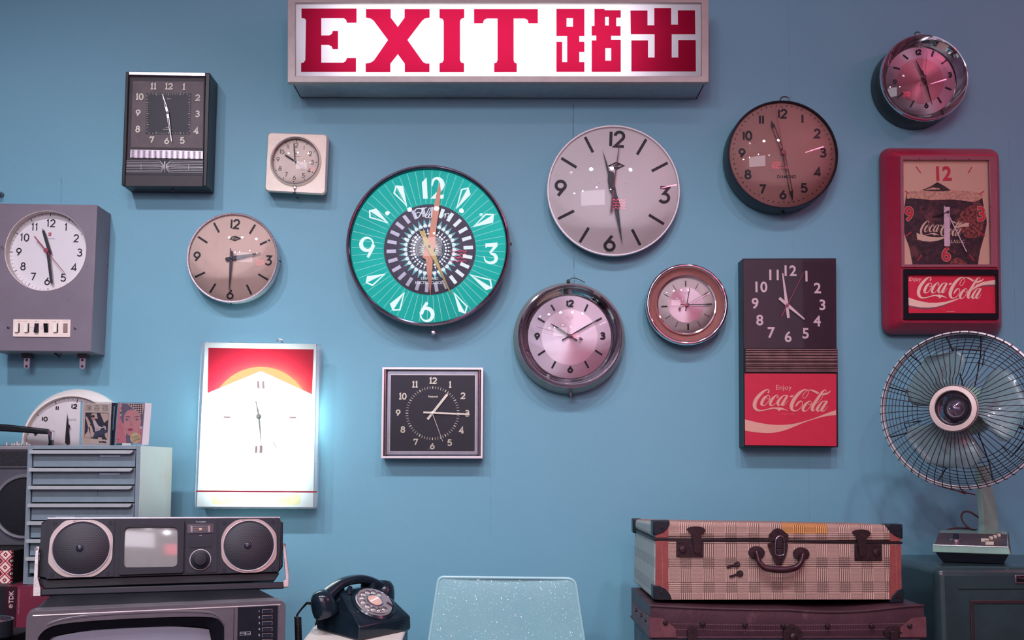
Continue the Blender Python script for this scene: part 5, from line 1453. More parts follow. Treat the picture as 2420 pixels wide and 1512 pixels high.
def deco_a(o, m, f, L):
    y = .0022; c = MB()
    c.prism([m(*p) for p in ((198, 150), (1030, 165), (980, 1372), (165, 1362))], y, y + .001, CARD)
    P_ = lambda pts, mt, d: c.flat([m(*p) for p in pts], y - d, mt)
    P_([(265, 432), (965, 440), (915, 1250), (235, 1190)], NIGHT, .0002)
    P_([(705, 455), (955, 455), (940, 650), (825, 740)], PAP, .0003)
    P_([(410, 525), (480, 455), (605, 455), (635, 620), (555, 615), (530, 520)], PAP, .0003)
    P_([(420, 520), (530, 505), (545, 580), (440, 580)], M('cover_black_hair', (.012, .010, .014), .5), .0004)
    P_([(440, 575), (540, 560), (555, 640), (500, 670), (450, 640)], SKIN, .0004)
    P_([(480, 680), (550, 650), (650, 820), (760, 880), (700, 960), (640, 985), (560, 1000), (550, 900)], SHIRT, .0004)
    P_([(740, 880), (800, 850), (830, 875), (760, 905)], SHIRT, .0004); P_([(800, 820), (870, 850), (885, 930), (855, 960), (835, 890)], SHIRT, .0004)
    P_([(580, 940), (680, 880), (660, 930), (600, 965)], SKIN, .0005)
    P_([(560, 1000), (700, 965), (840, 920), (900, 1000), (800, 1080), (660, 1120), (540, 1180), (500, 1150)], M('cover_navy', C(40, 52, 84), .5), .0004)
    P_([(270, 560), (310, 555), (420, 760), (400, 815), (450, 830), (500, 1010), (540, 1050), (535, 1130), (450, 1180), (390, 1000), (330, 800)], PAP, .0003)
    P_([(245, 1110), (330, 1000), (350, 850), (400, 900), (430, 1190), (250, 1185)], PAP, .0003)
    P_([(835, 1070), (920, 1020), (915, 1230), (870, 1180)], PAP, .0003); P_([(620, 1250), (650, 1170), (750, 1175), (770, 1250)], PAP, .0003)
    P_(roundish := [(190, 1205), (465, 1205), (470, 1340), (400, 1358), (185, 1355)], M('price_sticker', C(222, 184, 180), .6), .0006)
    INK = M('cover_ink', C(70, 52, 66), .5)
    for s, x in (('陳', 365), ('百', 605), ('强', 855)):
        c.text(s, m(x, 300), f.r(x, 300, 68) * 2, y - .0004, INK, up=True, bold=-.012)
    c.text('wea.', m(780, 1300), f.r(780, 1300, 38) * 2, y - .0004, PRINT, bold=.05, width=f.r(780, 1300, 125) * 2)
    c.build('inlay_card', o, smooth=0)
cassette('cassette', 'music cassette with a cream cover of a person in a white shirt', [(130, 108), (1045, 130), (990, 1392), (88, 1388)], yD(2.225), .02, None, None, deco_a)
ROSE = M('cover_rose', C(214, 118, 138), .5, var=.08, scale=60); HAIR = M('cover_hair', C(108, 92, 122), .5, var=.15, scale=60); FACEM = M('cover_face', C(216, 138, 150), .5, var=.05)
def deco_b(o, m, f, L):
    y = .0022; c = MB(); P_ = lambda pts, mt, d: c.flat([m(*p) for p in pts], y - d, mt)
    c.prism([m(*p) for p in ((1262, 155), (2030, 175), (1935, 1365), (1150, 1335))], y, y + .001, ROSE)
    P_([(1360, 165), (2020, 180), (1990, 620), (1965, 860), (1900, 900), (1480, 420), (1420, 560), (1400, 800), (1320, 640), (1290, 420), (1330, 300)], HAIR, .0002)
    face = [(1440, 470), (1520, 380), (1660, 345), (1800, 400), (1900, 520), (1930, 700), (1900, 880), (1830, 1010), (1720, 1120), (1640, 1150), (1560, 1110), (1460, 960), (1410, 760), (1410, 600)]
    P_([m_ for m_ in face], FACEM, .0003)
    P_([(1470, 1050), (1560, 1110), (1650, 1150), (1700, 1130), (1720, 1350), (1480, 1345)], HAIR, .00025)
    for q in ([(1438, 560), (1500, 548), (1590, 555), (1600, 585), (1500, 570)], [(1712, 570), (1790, 545), (1890, 550), (1890, 560), (1800, 565), (1720, 582)]): P_(q, NIGHT, .0004)
    for cx, cz in ((1505, 645), (1800, 640)):
        P_([(cx - 75, cz - 5), (cx - 20, cz - 35), (cx + 55, cz - 25), (cx + 85, cz + 5), (cx + 20, cz + 35), (cx - 40, cz + 30)], M('cover_eyeshadow', C(150, 112, 140), .5), .0004)
        P_([(cx - 50, cz + 5), (cx, cz - 18), (cx + 55, cz + 5), (cx, cz + 25)], SHIRT, .0005)
        c.disc(m(cx, cz + 2), f.r(cx, cz, 22), y - .0006, NIGHT, 14)
    P_([(1630, 660), (1650, 780), (1690, 815), (1640, 830), (1600, 815)], M('cover_nose_shade', C(200, 116, 130), .5), .0004)
    P_([(1515, 935), (1575, 898), (1610, 910), (1650, 900), (1695, 935), (1650, 985), (1590, 995), (1545, 975)], M('cover_lips', C(190, 66, 96), .4), .0005)
    P_([(1530, 940), (1610, 930), (1690, 938), (1610, 950)], M('cover_lip_line', C(140, 36, 66), .4), .0006)
    P_([(1520, 178), (2022, 185), (1960, 520), (1905, 505)], PAP, .0004)
    for i in range(7):
        for j in range(6):
            x, z = 1610 + i * 66 - j * 0, 200 + j * 58
            if x - 1560 > (z - 180) * 1.05 and x < 2000 - j * 8 and (i + j) % 1 == 0:
                P_([(x, z - 26), (x + 30, z), (x, z + 26), (x - 30, z)], NIGHT, .0005)
    c.disc(m(1760, 1190), f.r(1760, 1190, 160), y - .0007, M('round_gold_sticker', C(222, 186, 150), .5), 32)
    c.text('特選新星', m(1755, 1165), f.r(1755, 1165, 28) * 2, y - .0009, M('sticker_ink', C(130, 96, 78), .5), rot=.25, width=f.r(1755, 1165, 110) * 2); c.text('金曲專輯', m(1785, 1250), f.r(1785, 1250, 28) * 2, y - .0009, M('sticker_ink', C(130, 96, 78), .5), rot=.25, width=f.r(1785, 1250, 110) * 2)
    P_([(1300, 640), (1490, 1100), (1470, 1120), (1420, 960)], PAP, .0005)
    c.disc(m(1925, 880), f.r(1925, 880, 42), y - .0006, SHIRT, 20)
    for z in (215, 360, 490): P_([(1295, z), (1350, z - 20), (1345, z + 40), (1290, z + 50)], PAP, .0004)
    c.flat([m(1175, 1215), m(1270, 1220), m(1262, 1300), m(1170, 1295)], y - .0006, M('label_logo_red', C(180, 50, 80), .5))
    c.text('CL', m(1220, 1258), f.r(1220, 1258, 24) * 2, y - .0008, PAP, bold=.04)
    c.build('inlay_card', o, smooth=0)
    # white folded spine seen on the right
    a = m(2048, 148); b_ = m(1952, 1400)
    s = MB(); s.add([(a[0], .001, a[1]), (b_[0], .001, b_[1]), (b_[0] + .0125, .017, b_[1] + .001), (a[0] + .0125, .017, a[1] - .0005), (a[0], .019, a[1]), (b_[0], .019, b_[1])], [(0, 1, 2, 3), (3, 2, 5, 4), (0, 3, 4), (1, 5, 2), (0, 4, 5, 1)], M('white_spine', C(245, 242, 250), .4, var=.02)); s.build('spine_card', o, smooth=0)
cassette('cassette', 'music cassette with a rose cover of a face wearing red lipstick', [(1248, 118), (2052, 148), (1952, 1405), (1138, 1368)], yD(2.225), .02, None, None, deco_b)
def dark_case():
    q = [(1052, 142), (1240, 148), (1132, 1388), (1000, 1388)]
    f = Fr(268, 1000, yD(2.243), zoom=(180, 940, 12.6)); zb = H + 53 * 2.19 * 1.28 / 2500
    o = thing('cassette', 'dark cassette case standing edge-on between the two covers', 'cassette', (f.o.x, f.o.y, zb), None, 'music cassettes on the drawer cabinet')
    f.o = Vector((f.o.x, f.o.y, zb)); L = f.L(q); L = [(p[0], max(.0005, p[1])) for p in L]; L[2] = (L[2][0], .0005); L[3] = (L[3][0], .0005)
    b = MB(); b.prism(L, 0, .06, M('smoky_case', C(38, 48, 70), .2, var=.15)); b.build('case', o, bevel=.0008)
    b = MB(); b.prism([f(1120, 250), f(1165, 250), f(1110, 960), f(1068, 955)], -.0012, 0, M('smoky_clip', C(86, 96, 125), .3)); b.build('spine_window', o, smooth=0)
dark_case()

# big old radio cassette player behind the cabinet
def left_boombox():
    y = yD(2.36); f = Fr(30, 1200, y, zoom=(0, 900, 4.447)); zb = H - .1705 * 1.28
    f.o = Vector((f.o.x, y, zb))
    o = thing('radio_cassette_player', 'large silver-grey radio recorder with a carry handle, squeezed beside the drawer cabinet', 'radio', f.o)
    BODY = M('radio_grey', C(84, 78, 94), .4, metal=.3, var=.08); TOP = M('radio_top_silver', C(150, 138, 156), .35, metal=.5, var=.1)
    xr = (63 - 1185) * 2.19 * 1.28 / 2500 - f.o.x - .004
    xl = -.36; zt = f(100, 678)[1]
    MB().box(xl, xr, 0, .108, 0, zt, BODY).build('body', o, bevel=.004)
    z0, z1 = f(100, 722)[1], zt
    MB().box(xl, xr - .002, -.004, .0, z0, z1 - .002, TOP).build('top_strip', o, bevel=.001)
    za, zc = f(100, 888)[1], f(100, 738)[1]
    b = MB(); b.box(xl, xr - .004, -.003, 0, za, zc, M('radio_mesh', C(44, 42, 54), .6, var=.7, scale=520, bump=.8, bscale=520)); b.build('tuner_grille', o)
    b = MB()
    b.box(xl, xr - .003, -.006, 0, za - .006, za - .002, BODY); b.build('divider', o)
    # speaker
    g = Fr(30, 1200, y); g.o = f.o
    c = g(60, 1197); r = g.r(60, 1197, 77)
    MB().lathe(c, [(r, 0), (r, -.004), (r * .96, -.009), (r * .90, -.008), (r * .88, -.002)], M('speaker_ring_grey', C(124, 114, 132), .35, metal=.4)).build('speaker_ring', o)
    MB().lathe(c, [(r * .9, -.003), (r * .8, -.006), (0, -.008)], M('speaker_cloth', C(30, 30, 42), .7, var=.5, scale=600, bump=.8, bscale=600)).build('speaker_grille', o)
    for x in (8, 38): 
        q = g(x, 1258 + (38 - x) * -.3); 
    # knobs and keys along the top edge
    KN = M('radio_key_silver', C(176, 168, 182), .3, metal=.6)
    for x, h in ((20, .010), (75, .006), (100, .008), (130, .013), (150, .006), (175, .006), (232, .010), (260, .005)):
        q = f(x, 676)[0]; MB().tube([(q, .03, zt - .001), (q, .03, zt + h)], .0045, KN, 12).build('top_key', o, bevel=.0005)
    # handle: black grip, silver elbow, dark arm
    yh = .04
    p = [(x, z) for x, z in (f(-260, 440), f(0, 450), f(450, 500), f(452, 558), f(0, 526), f(-260, 515))]
    MB().prism(p, yh - .012, yh + .012, BLACK).build('handle_grip', o, bevel=.004)
    p = f.L([(448, 508), (490, 512), (505, 530), (498, 622), (478, 625), (470, 570), (448, 556)])
    MB().prism(p, yh - .011, yh + .011, CHROME).build('handle_elbow', o, bevel=.002)
    p = f.L([(452, 560), (478, 560), (496, 610), (492, 680), (446, 680), (458, 640)])
    MB().prism(p, yh - .008, yh + .008, BLACKGLOSS).build('handle_arm', o, bevel=.002)
    return o
left_boombox()

def patterned_box():
    y = yD(2.22); f = Fr(0, 1340, y); zt = H - .1705 * 1.28 - .0003; zb = H - .237 * 1.28
    x1 = f(26, 1340)[0]; 
    o = thing('patterned_box', 'box with a red and white lattice pattern and a dark side, under the old radio', 'box', (f.o.x, y, zb))
    m, nt, b = newmat('red_lattice_print')
    tc = nd(nt, 'ShaderNodeTexCoord'); sp = nd(nt, 'ShaderNodeSeparateXYZ'); nt.links.new(tc.outputs['Object'], sp.inputs[0])
    P_ = .0335
    def per(v, off, p=P_): return mathn(nt, 'ABSOLUTE', mathn(nt, 'SUBTRACT', mathn(nt, 'FRACT', mathn(nt, 'ADD', mathn(nt, 'DIVIDE', v, p), off)), .5))
    u = per(sp.outputs['X'], .1); w = per(sp.outputs['Z'], .25)
    man = mathn(nt, 'ADD', u, w)               # diamonds
    band = mathn(nt, 'LESS_THAN', mathn(nt, 'ABSOLUTE', mathn(nt, 'SUBTRACT', man, .5)), .07)
    diam = mathn(nt, 'LESS_THAN', man, .20); core = mathn(nt, 'LESS_THAN', man, .07)
    u2 = per(sp.outputs['X'], .6); w2 = per(sp.outputs['Z'], .75)
    rad = mathn(nt, 'SQRT', mathn(nt, 'ADD', mathn(nt, 'POWER', u2, 2), mathn(nt, 'POWER', w2, 2)))
    ringm = mathn(nt, 'LESS_THAN', mathn(nt, 'ABSOLUTE', mathn(nt, 'SUBTRACT', rad, .15)), .04)
    petal = mathn(nt, 'LESS_THAN', mathn(nt, 'ABSOLUTE', mathn(nt, 'SUBTRACT', man, .72)), .08)
    col = mixc(nt, petal, C(222, 186, 192), C(160, 40, 66)); col = mixc(nt, band, col, C(150, 36, 60)); col = mixc(nt, diam, col, C(140, 30, 54)); col = mixc(nt, core, col, C(224, 190, 196)); col = mixc(nt, ringm, col, (.015, .01, .014))
    nt.links.new(col, b.inputs['Base Color']); b.inputs['Roughness'].default_value = .5
    h = zt - zb
    MB().box(-.22, x1, 0, .012, 0, h, m).build('printed_front', o)
    MB().box(-.22, x1, .012, .31, 0, h, M('lattice_box_side', C(38, 34, 40), .6, var=.5, scale=90)).build('box_body', o)
patterned_box()

def maroon_carton():
    y = yD(2.17); f = Fr(150, 1440, y, zoom=(0, 1180, 4.554)); zt = H - .237 * 1.28; zb = .62
    f.o = Vector((f.o.x, y, zb))
    o = thing('carton', 'maroon cassette carton lettered up its edge, beneath the drawer cabinet', 'box', f.o)
    x0, x1 = f(50, 1000)[0], f(50, 1000)[0] + .42
    MA = M('maroon_card', C(106, 34, 58), .45, var=.06, coat=.2); DK = M('maroon_dark_band', C(58, 22, 40), .45, var=.1)
    h = zt - zb - .0003
    b = MB(); b.box(x0, x1, 0, .34, 0, h, MA); b.build('box_body', o, bevel=.001)
    b = MB(); b.prism(rect(x0, .001, f(185, 1000)[0], h - .001), -.0006, 0, DK)
    ink = M('maroon_carton_ink', C(208, 160, 180), .5)
    b.text('TDK', f(122, 1050), f.r(122, 1050, 24) * 2, -.001, ink, rot=pi / 2, bold=.012, width=f.r(122, 1050, 68) * 2)
    q = f(118, 1148); b.ring(q, f.r(118, 1148, 15), f.r(118, 1148, 20), -.001, ink, 24)
    for a in range(3): bar(b, q, 0, f.r(118, 1148, 17), a * 120, .0012, -.001, ink)
    tx = M('maroon_carton_small_print', C(176, 116, 142), .5)
    b.text('HIGH QUALITY SUPER AVILYN', f(176, 1100), f.r(176, 1100, 6) * 2, -.0006, tx, rot=pi / 2, width=f.r(176, 1100, 135) * 2)
    b.text('VIDEO CASSETTE STANDARD', f(204, 1100), f.r(204, 1100, 6) * 2, -.0006, tx, rot=pi / 2, width=f.r(204, 1100, 135) * 2)
    b.text('AVRD', f(338, 1010), f.r(338, 1010, 11) * 2, -.0006, M('maroon_raised_print', C(140, 60, 86), .5), rot=pi / 2)
    b.build('printed_panel', o, smooth=0)
maroon_carton()
def black_carton():
    y = yD(2.17); x1 = P(9, 1440, y).x; zt = H - .237 * 1.28
    o = thing('carton', 'plain black carton to the side of the maroon one', 'box', (x1 - .2, y + .005, .62))
    MB().box(-.2, .199, 0, .33, 0, zt - .62 - .0003, M('black_card', (.014, .014, .02), .5, var=.3)).build('box_body', o, bevel=.001)
black_carton()

# the table under all this
def table(name, label, x0, x1, y0, y1, z, leg, mat):
    o = thing(name, label, 'table', ((x0 + x1) / 2, (y0 + y1) / 2, 0))
    cx, cy = o.location.x, o.location.y
    MB().box(x0 - cx, x1 - cx, y0 - cy, y1 - cy, z - .03, z, mat).build('table_top', o, bevel=.003)
    for a, b in ((x0 + .05, y0 + .05), (x1 - .05, y0 + .05), (x0 + .05, y1 - .05), (x1 - .05, y1 - .05)):
        MB().box(a - cx - leg, a - cx + leg, b - cy - leg, b - cy + leg, 0, z - .03, mat).build('leg', o, bevel=.002)
    return o
TW = M('dark_table_wood', (.03, .022, .026), .5, var=.3, scale=14)
table('back_table', 'low dark wooden table against the wall under the maroon carton', -1.80, -.84, -.46, -.02, .62, .025, TW)

# ------------------------------------------------------------------ television and radio-television
TVF = Fr(365, 1430, yD(1.8046), yaw=radians(20), zoom=(60, 1190, 3.667))
TVZ = H - .237 * 1.28
def television():
    f = TVF; zb = .44
    f.o = Vector((f.o.x, f.o.y, zb))
    o = thing('television', 'old grey television with numbered channel buttons, the small radio television on top', 'television', f.o, f.euler())
    CAB = M('tv_grey_shell', C(108, 96, 112, 1.35), .38, metal=.2, var=.06, bump=.1); BK = M('tv_black_shell', (.006, .009, .014), .5, var=.1); SIL = M('tv_silver_edge', C(166, 146, 160), .3, metal=.5, var=.05)
    x0 = f(8, 1000)[0]; x1 = f(2252, 1000)[0]; zt = f(20, 925)[1]; zr = f(2236, 838)[1]; ztop = (zt + zr) / 2; ztop = (zt + zr) / 2
    r = .018
    # front bezel with screen opening
    outer = roundpoly(rect(x0, 0.02, x1, ztop), r, 6)
    top = f.L([(1722, 1060), (1700, 1022), (1655, 992), (1580, 980), (1400, 978), (1100, 986), (800, 1000), (600, 1012), (400, 1030), (280, 1048), (210, 1070), (150, 1110), (110, 1160)])
    br_ = [(f(1735, 1120)[0], .18), (f(1735, 1120)[0] - .004, .07)]; bl_ = [(f(92, 1175)[0] + .004, .07), (f(92, 1175)[0], .18)]
    opening = spline(top, 3) + bl_[::-1] + br_[::-1]
    sx0, sx1, sz1 = f(92, 1175)[0], f(1735, 1120)[0], f(1100, 980)[1]
    b = MB(); b.prism([outer, opening], -.004, .05, CAB); b.build('front_bezel', o, bevel=.0025)
    # swelling brow around the screen
    br = f.L([(1745, 1130), (1735, 1060), (1700, 1000), (1640, 955), (1550, 938), (1350, 932), (1100, 936), (800, 950), (560, 968), (380, 992), (260, 1020), (170, 1060), (105, 1120)])
    b = MB(); pts = spline([(p[0], p[1], 0) for p in br], 4)
    b.tube([(p[0], .0, p[1]) for p in pts], [.0052 * min(1, .2 + 2.2 * sin(pi * i / (len(pts) - 1))) for i in range(len(pts))], CAB, 10); b.build('screen_brow', o)
    b = MB(); b.tube([(x0 + .012, -.003, ztop - .010), (x1 - .012, -.003, ztop - .010)], .0022, SIL, 8); b.build('top_trim', o)
    # black mask and tube
    zs_ = f(1000, 1064, -.014)[1]; xa_, xb_ = f(150, 1181, -.014)[0], f(1652, 1100, -.014)[0]
    hw, hh = (xb_ - xa_) / 2, (zs_ - .085) / 2; cx = (xa_ + xb_) / 2; zc = .085 + hh
    b = MB(); n = len(opening)
    def inn_(p):
        u = max(-1, min(1, (p[0] - (sx0 + sx1) / 2) / ((sx1 - sx0) / 2))); v = max(-1, min(1, (p[1] - (sz1 + .07) / 2) / ((sz1 - .07) / 2)))
        return (cx + hw * u * .995, zc + hh * v * .995)
    ins = [inn_(p) for p in opening]
    b.add([(p[0], .0, p[1]) for p in opening] + [(p[0], .016, p[1]) for p in ins], [(i, (i + 1) % n, n + (i + 1) % n, n + i) for i in range(n)], M('tv_black_mask', (.008, .010, .016), .2)); b.build('screen_mask', o, smooth=60)
    m = M('grey_picture_tube', C(128, 122, 146), .10, var=.03, coat=.5)
    b = MB(); N = 14; vs = []; fs = []
    for i in range(N + 1):
        for j in range(N + 1):
            u, v = -1 + 2 * i / N, -1 + 2 * j / N
            # rounded rectangle plan
            k = 1 - .055 * (u * u) * (v * v)
            vs.append((cx + hw * u * k * (1 - .03 * v * v), .022 - .008 * (1 - .5 * u * u - .5 * v * v), zc + hh * v * k * (1 - .05 * u * u)))
    for i in range(N):
        for j in range(N): fs.append((i * (N + 1) + j, (i + 1) * (N + 1) + j, (i + 1) * (N + 1) + j + 1, i * (N + 1) + j + 1))
    b.add(vs, fs, m); b.build('screen', o)
    # rear shell, lower and black, its top a little set back
    sh = roundpoly(rect(x0 + .002, 0, x1 - .0005, ztop - .0008), .02, 6)
    bkp = [((p[0] - (x0 + x1) / 2) * .9 + (x0 + x1) / 2, max(0, p[1] - .002) if p[1] < .1 else p[1]) for p in sh]
    b = MB(); b.prism(sh, .034, .36, BK, back=bkp); b.build('rear_shell', o, bevel=.002)
    # channel panel
    px0, px1 = f(1838, 1000)[0], f(2182, 1000)[0]; pz = f(2010, 885)[1]
    b = MB(); b.prism(rect(px0, .06, px1, pz), -.0065, -.004, M('tv_channel_panel', C(26, 30, 46), .35)); b.build('control_panel', o, bevel=.0008)
    b = MB(); xx = f(1805, 1000)[0]; b.stroke([(xx, .03), (xx, ztop - .012)], .0009, -.0045, BK); b.build('panel_seam', o, smooth=0)
    t = MB(); WP = M('tv_white_print', C(186, 176, 200), .5)
    for i in range(8):
        z = 930 + 52 * i
        q = f(2095, z, .006)
        k = MB(); w = f.r(2095, z, 44, .006); h = f.r(2095, z, 17, .006)
        k.prism([rect(q[0] - w, q[1] - h, q[0] + w, q[1] + h), rect(q[0] - w * .93, q[1] - h * .85, q[0] + w * .93, q[1] + h * .85)], -.0085, -.0065, SIL)
        k.prism(rect(q[0] - w * .93, q[1] - h * .85, q[0] + w * .8, q[1] + h * .85), -.0098, -.0065, M('tv_smoke_key', C(44, 46, 66), .25)); k.build('channel_button', o, smooth=0)
        t.text(str(i + 1), f(2026, z, .0066), f.r(2026, z, 9, .0066) * 2, -.0070, WP, sx=1.25)
    q = f(1905, 1124, .0066); w = f.r(1905, 1124, 46, .0066); h = f.r(1905, 1124, 13, .0066)
    for dx in (-.5, .5):
        t.stroke([(q[0] + w * (dx - .46), q[1] - h), (q[0] + w * (dx + .46), q[1] - h), (q[0] + w * (dx + .46), q[1] + h), (q[0] + w * (dx - .46), q[1] + h)], .0007, -.0070, WP, True)
        t.stroke([(q[0] + w * (dx - .46), q[1]), (q[0] + w * (dx + .46), q[1])], .0007, -.0070, WP)
    t.build('panel_lettering', o, smooth=0)
    return o
television()
table('television_table', 'low dark table carrying the old television', -1.05, -.50, -1.06, -.50, .44, .022, TW)

def tube_frame_pts(a, b): return [a, b]
def radio_television():
    f = Fr(385, 1290, yD(2.03), yaw=radians(15.5), lean=radians(10), zoom=(60, 1190, 3.667))
    o = thing('radio_television', 'black radio cassette television with two round speakers, leaning back on the bigger set', 'radio', f.o, f.euler())
    BODY = M('radio_black', (.006, .009, .018), .5, var=.1, bump=.1); PANEL = M('radio_black_panel', (.009, .012, .024), .5, var=.12); BZ = M('radio_warm_silver', C(150, 128, 136, 1.3), .36, metal=.5, var=.08); RINGM = M('bright_ring', (.95, .9, .93), .25, metal=.35, var=.03)
    out = f.L([(192, 132), (2205, 120), (2215, 160), (2200, 560), (2188, 592), (770, 634), (182, 655), (178, 640)])
    low = f.L([(182, 655), (770, 634), (2188, 592), (2205, 600), (2160, 668), (900, 706), (160, 738), (110, 690), (112, 640)])
    D = .085
    b = MB(); b.prism(roundpoly(out, .004, 3), 0, D, BODY); b.build('body', o, bevel=.002)
    b = MB(); b.prism(low, .008, D, M('radio_under_black', (.005, .007, .012), .5, var=.1)); b.build('lower_body', o, bevel=.003)
    for q in ([(140, 165), (205, 130), (190, 655), (112, 640)], [(2205, 150), (2232, 160), (2230, 545), (2195, 590)]):
        MB().prism(f.L(q, -.01), .006, D - .01, BODY).build('end_cap', o, bevel=.003)
    top = f.L([(188, 118), (2208, 112), (2206, 128), (190, 136)]); MB().prism(top, .0, D, M('radio_top_silver', C(150, 138, 156), .35, metal=.5, var=.1)).build('top_edge', o, bevel=.001)
    # panels
    def pan(name, q, off=.002, mat=PANEL, rr=.004):
        b = MB(); b.prism(roundpoly(f.L(q, off), rr, 4), -off, 0, mat); return b.build(name, o, bevel=.0008)
    pan('speaker_panel', [(212, 140), (775, 138), (765, 632), (190, 650)]); pan('speaker_panel', [(1680, 130), (2188, 128), (2185, 588), (1682, 606)])
    pan('tuner_panel', [(1388, 140), (1660, 134), (1660, 594), (1385, 602)])
    # speakers with octagonal silver surrounds
    def mesh_mat():
        if 'perforated_steel' in MATS: return MATS['perforated_steel']
        m, nt, bs = newmat('perforated_steel')
        tc = nd(nt, 'ShaderNodeTexCoord'); sp = nd(nt, 'ShaderNodeSeparateXYZ'); nt.links.new(tc.outputs['Object'], sp.inputs[0])
        p = .0052; q = p * .866
        def cell(offx, offz):
            fx = mathn(nt, 'SUBTRACT', mathn(nt, 'FRACT', mathn(nt, 'ADD', mathn(nt, 'DIVIDE', sp.outputs['X'], p), offx)), .5)
            fz = mathn(nt, 'MULTIPLY', mathn(nt, 'SUBTRACT', mathn(nt, 'FRACT', mathn(nt, 'ADD', mathn(nt, 'DIVIDE', sp.outputs['Z'], 2 * q), offz)), .5), 2 * q / p)
            return mathn(nt, 'SQRT', mathn(nt, 'ADD', mathn(nt, 'POWER', fx, 2), mathn(nt, 'POWER', fz, 2)))
        dd = mathn(nt, 'MINIMUM', cell(0, 0), cell(.5, .5)); hole = mathn(nt, 'LESS_THAN', dd, .37)
        nt.links.new(mixc(nt, hole, C(46, 46, 64), (.003, .003, .006)), bs.inputs['Base Color']); bs.inputs['Roughness'].default_value = .45; bs.inputs['Metallic'].default_value = .2
        MATS['perforated_steel'] = m; return m
    def speaker(q8, c, rx, rz):
        b = MB(); L = f.L(q8, .005); cc = f(*c, .005); r = f.r(c[0], c[1], rx, .005)
        zz = abs(f(c[0], c[1] - rz, .005)[1] - f(c[0], c[1] + rz, .005)[1]) / 2; s = r / zz
        ell = [(cc[0] + r * cos(a), cc[1] + zz * sin(a)) for a in [2 * pi * i / 64 for i in range(64)]]
        b.prism([roundpoly(L, .012, 4), ell], -.005, -.001, BZ); sp = b.build('speaker_surround', o, bevel=.001)
        b = MB(); b.lathe(cc, [(zz * 1.0, -.004), (zz * 1.01, -.0075), (zz * .985, -.0085), (zz * .965, -.0065), (zz * .955, -.003)], RINGM, 72, sx=s); b.build('chrome_ring', sp)
        b = MB(); b.lathe(cc, [(zz * .96, -.0035), (zz * .7, -.0075), (zz * .3, -.0095), (0, -.010)], mesh_mat(), 64, sx=s); b.build('speaker_grille', sp, smooth=60)
        b = MB(); k = (cc[0] - .003, cc[1] - .001); b.lathe(k, [(.009, -.0100), (.006, -.012), (0, -.013)], M('dust_cap', C(56, 54, 74), .25, metal=.3), 24); b.build('dust_cap', sp)
    speaker([(345, 140), (605, 138), (700, 190), (762, 268), (752, 490), (700, 560), (598, 634), (340, 640), (255, 590), (198, 520), (196, 480), (212, 300), (245, 235)], (484, 385), 257, 236)
    speaker([(1830, 136), (2040, 132), (2120, 190), (2178, 262), (2178, 470), (2120, 540), (2040, 594), (1868, 600), (1770, 560), (1700, 480), (1694, 300), (1735, 210)], (1938, 363), 226, 220)
    for x, z in ((252, 168), (735, 166), (226, 612), (714, 604), (1725, 165), (2146, 160), (1722, 575), (2148, 562)):
        q = f(x, z, .002); MB().lathe(q, [(.0048, -.002), (.0046, -.0036), (.003, -.0036), (.0026, -.0026), (0, -.0026)], BODY, 18).build('screw', o)
    # little screen
    hood = f.L([(835, 148), (1378, 140), (1368, 600), (808, 620)]); op = roundpoly(f.L([(862, 208), (1320, 205), (1318, 548), (852, 556)]), .012, 6)
    b = MB(); b.prism([roundpoly(hood, .006, 4), op], -.010, 0, BODY); b.build('screen_hood', o, bevel=.003)
    b = MB(); N = 12; vs = []; fs = []
    c0 = f.L([(845, 200), (1326, 204), (1318, 552), (842, 552)])
    for i in range(N + 1):
        for j in range(N + 1):
            u, v = i / N, j / N; x = (c0[0][0] * (1 - u) + c0[1][0] * u) * (1 - v) + (c0[3][0] * (1 - u) + c0[2][0] * u) * v; z = (c0[0][1] * (1 - u) + c0[1][1] * u) * (1 - v) + (c0[3][1] * (1 - u) + c0[2][1] * u) * v
            vs.append((x, -.002 - .006 * (1 - (2 * u - 1) ** 2 * .5 - (2 * v - 1) ** 2 * .5), z))
    for i in range(N):
        for j in range(N): fs.append((i * (N + 1) + j, (i + 1) * (N + 1) + j, (i + 1) * (N + 1) + j + 1, i * (N + 1) + j + 1))
    b.add(vs, fs, M('warm_grey_tube', C(150, 138, 148, 1.35), .12, var=.03, coat=.5)); b.build('screen', o)
    # tuner window, slot, dial
    b = MB(); b.prism(f.L([(1405, 178), (1634, 172), (1630, 252), (1404, 258)], .002), -.0045, -.002, M('tuner_window', C(58, 54, 72), .2, coat=.5))
    GP = M('tuner_print', C(150, 120, 130), .5); WP = M('tv_white_print', C(186, 176, 200), .5)
    for z in (200, 215, 232): b.stroke(f.L([(1440, z), (1600, z - 3)], .0045), .0006, -.005, GP)
    for x in (1440, 1592): b.prism(f.L([(x - 8, 190), (x + 8, 190), (x + 8, 245), (x - 8, 245)], .0045), -.005, -.0045, GP)
    b.prism(f.L([(1506, 212), (1528, 212), (1528, 226), (1506, 226)], .0045), -.0052, -.0045, M('tuner_pointer', C(222, 160, 130), .4))
    b.text('TV SCREEN', f(1520, 158, .002), f.r(1520, 158, 5, .002) * 2, -.0026, WP, width=f.r(1520, 158, 44, .002) * 2); b.text('UHF', f(1518, 275, .002), f.r(1518, 275, 4, .002) * 2, -.0026, WP); b.build('tuner_window', o, smooth=0)
    pan('cassette_slot', [(1420, 322), (1618, 316), (1616, 374), (1420, 380)], .0035, BODY, .001)
    q = f(1516, 486, .003); r = f.r(1516, 486, 94, .003); b = MB(); b.lathe(q, [(r, -.003), (r * 1.0, -.006), (r * .95, -.007), (r * .91, -.006), (r * .90, -.003)], RINGM, 48); b.build('dial_ring', o)
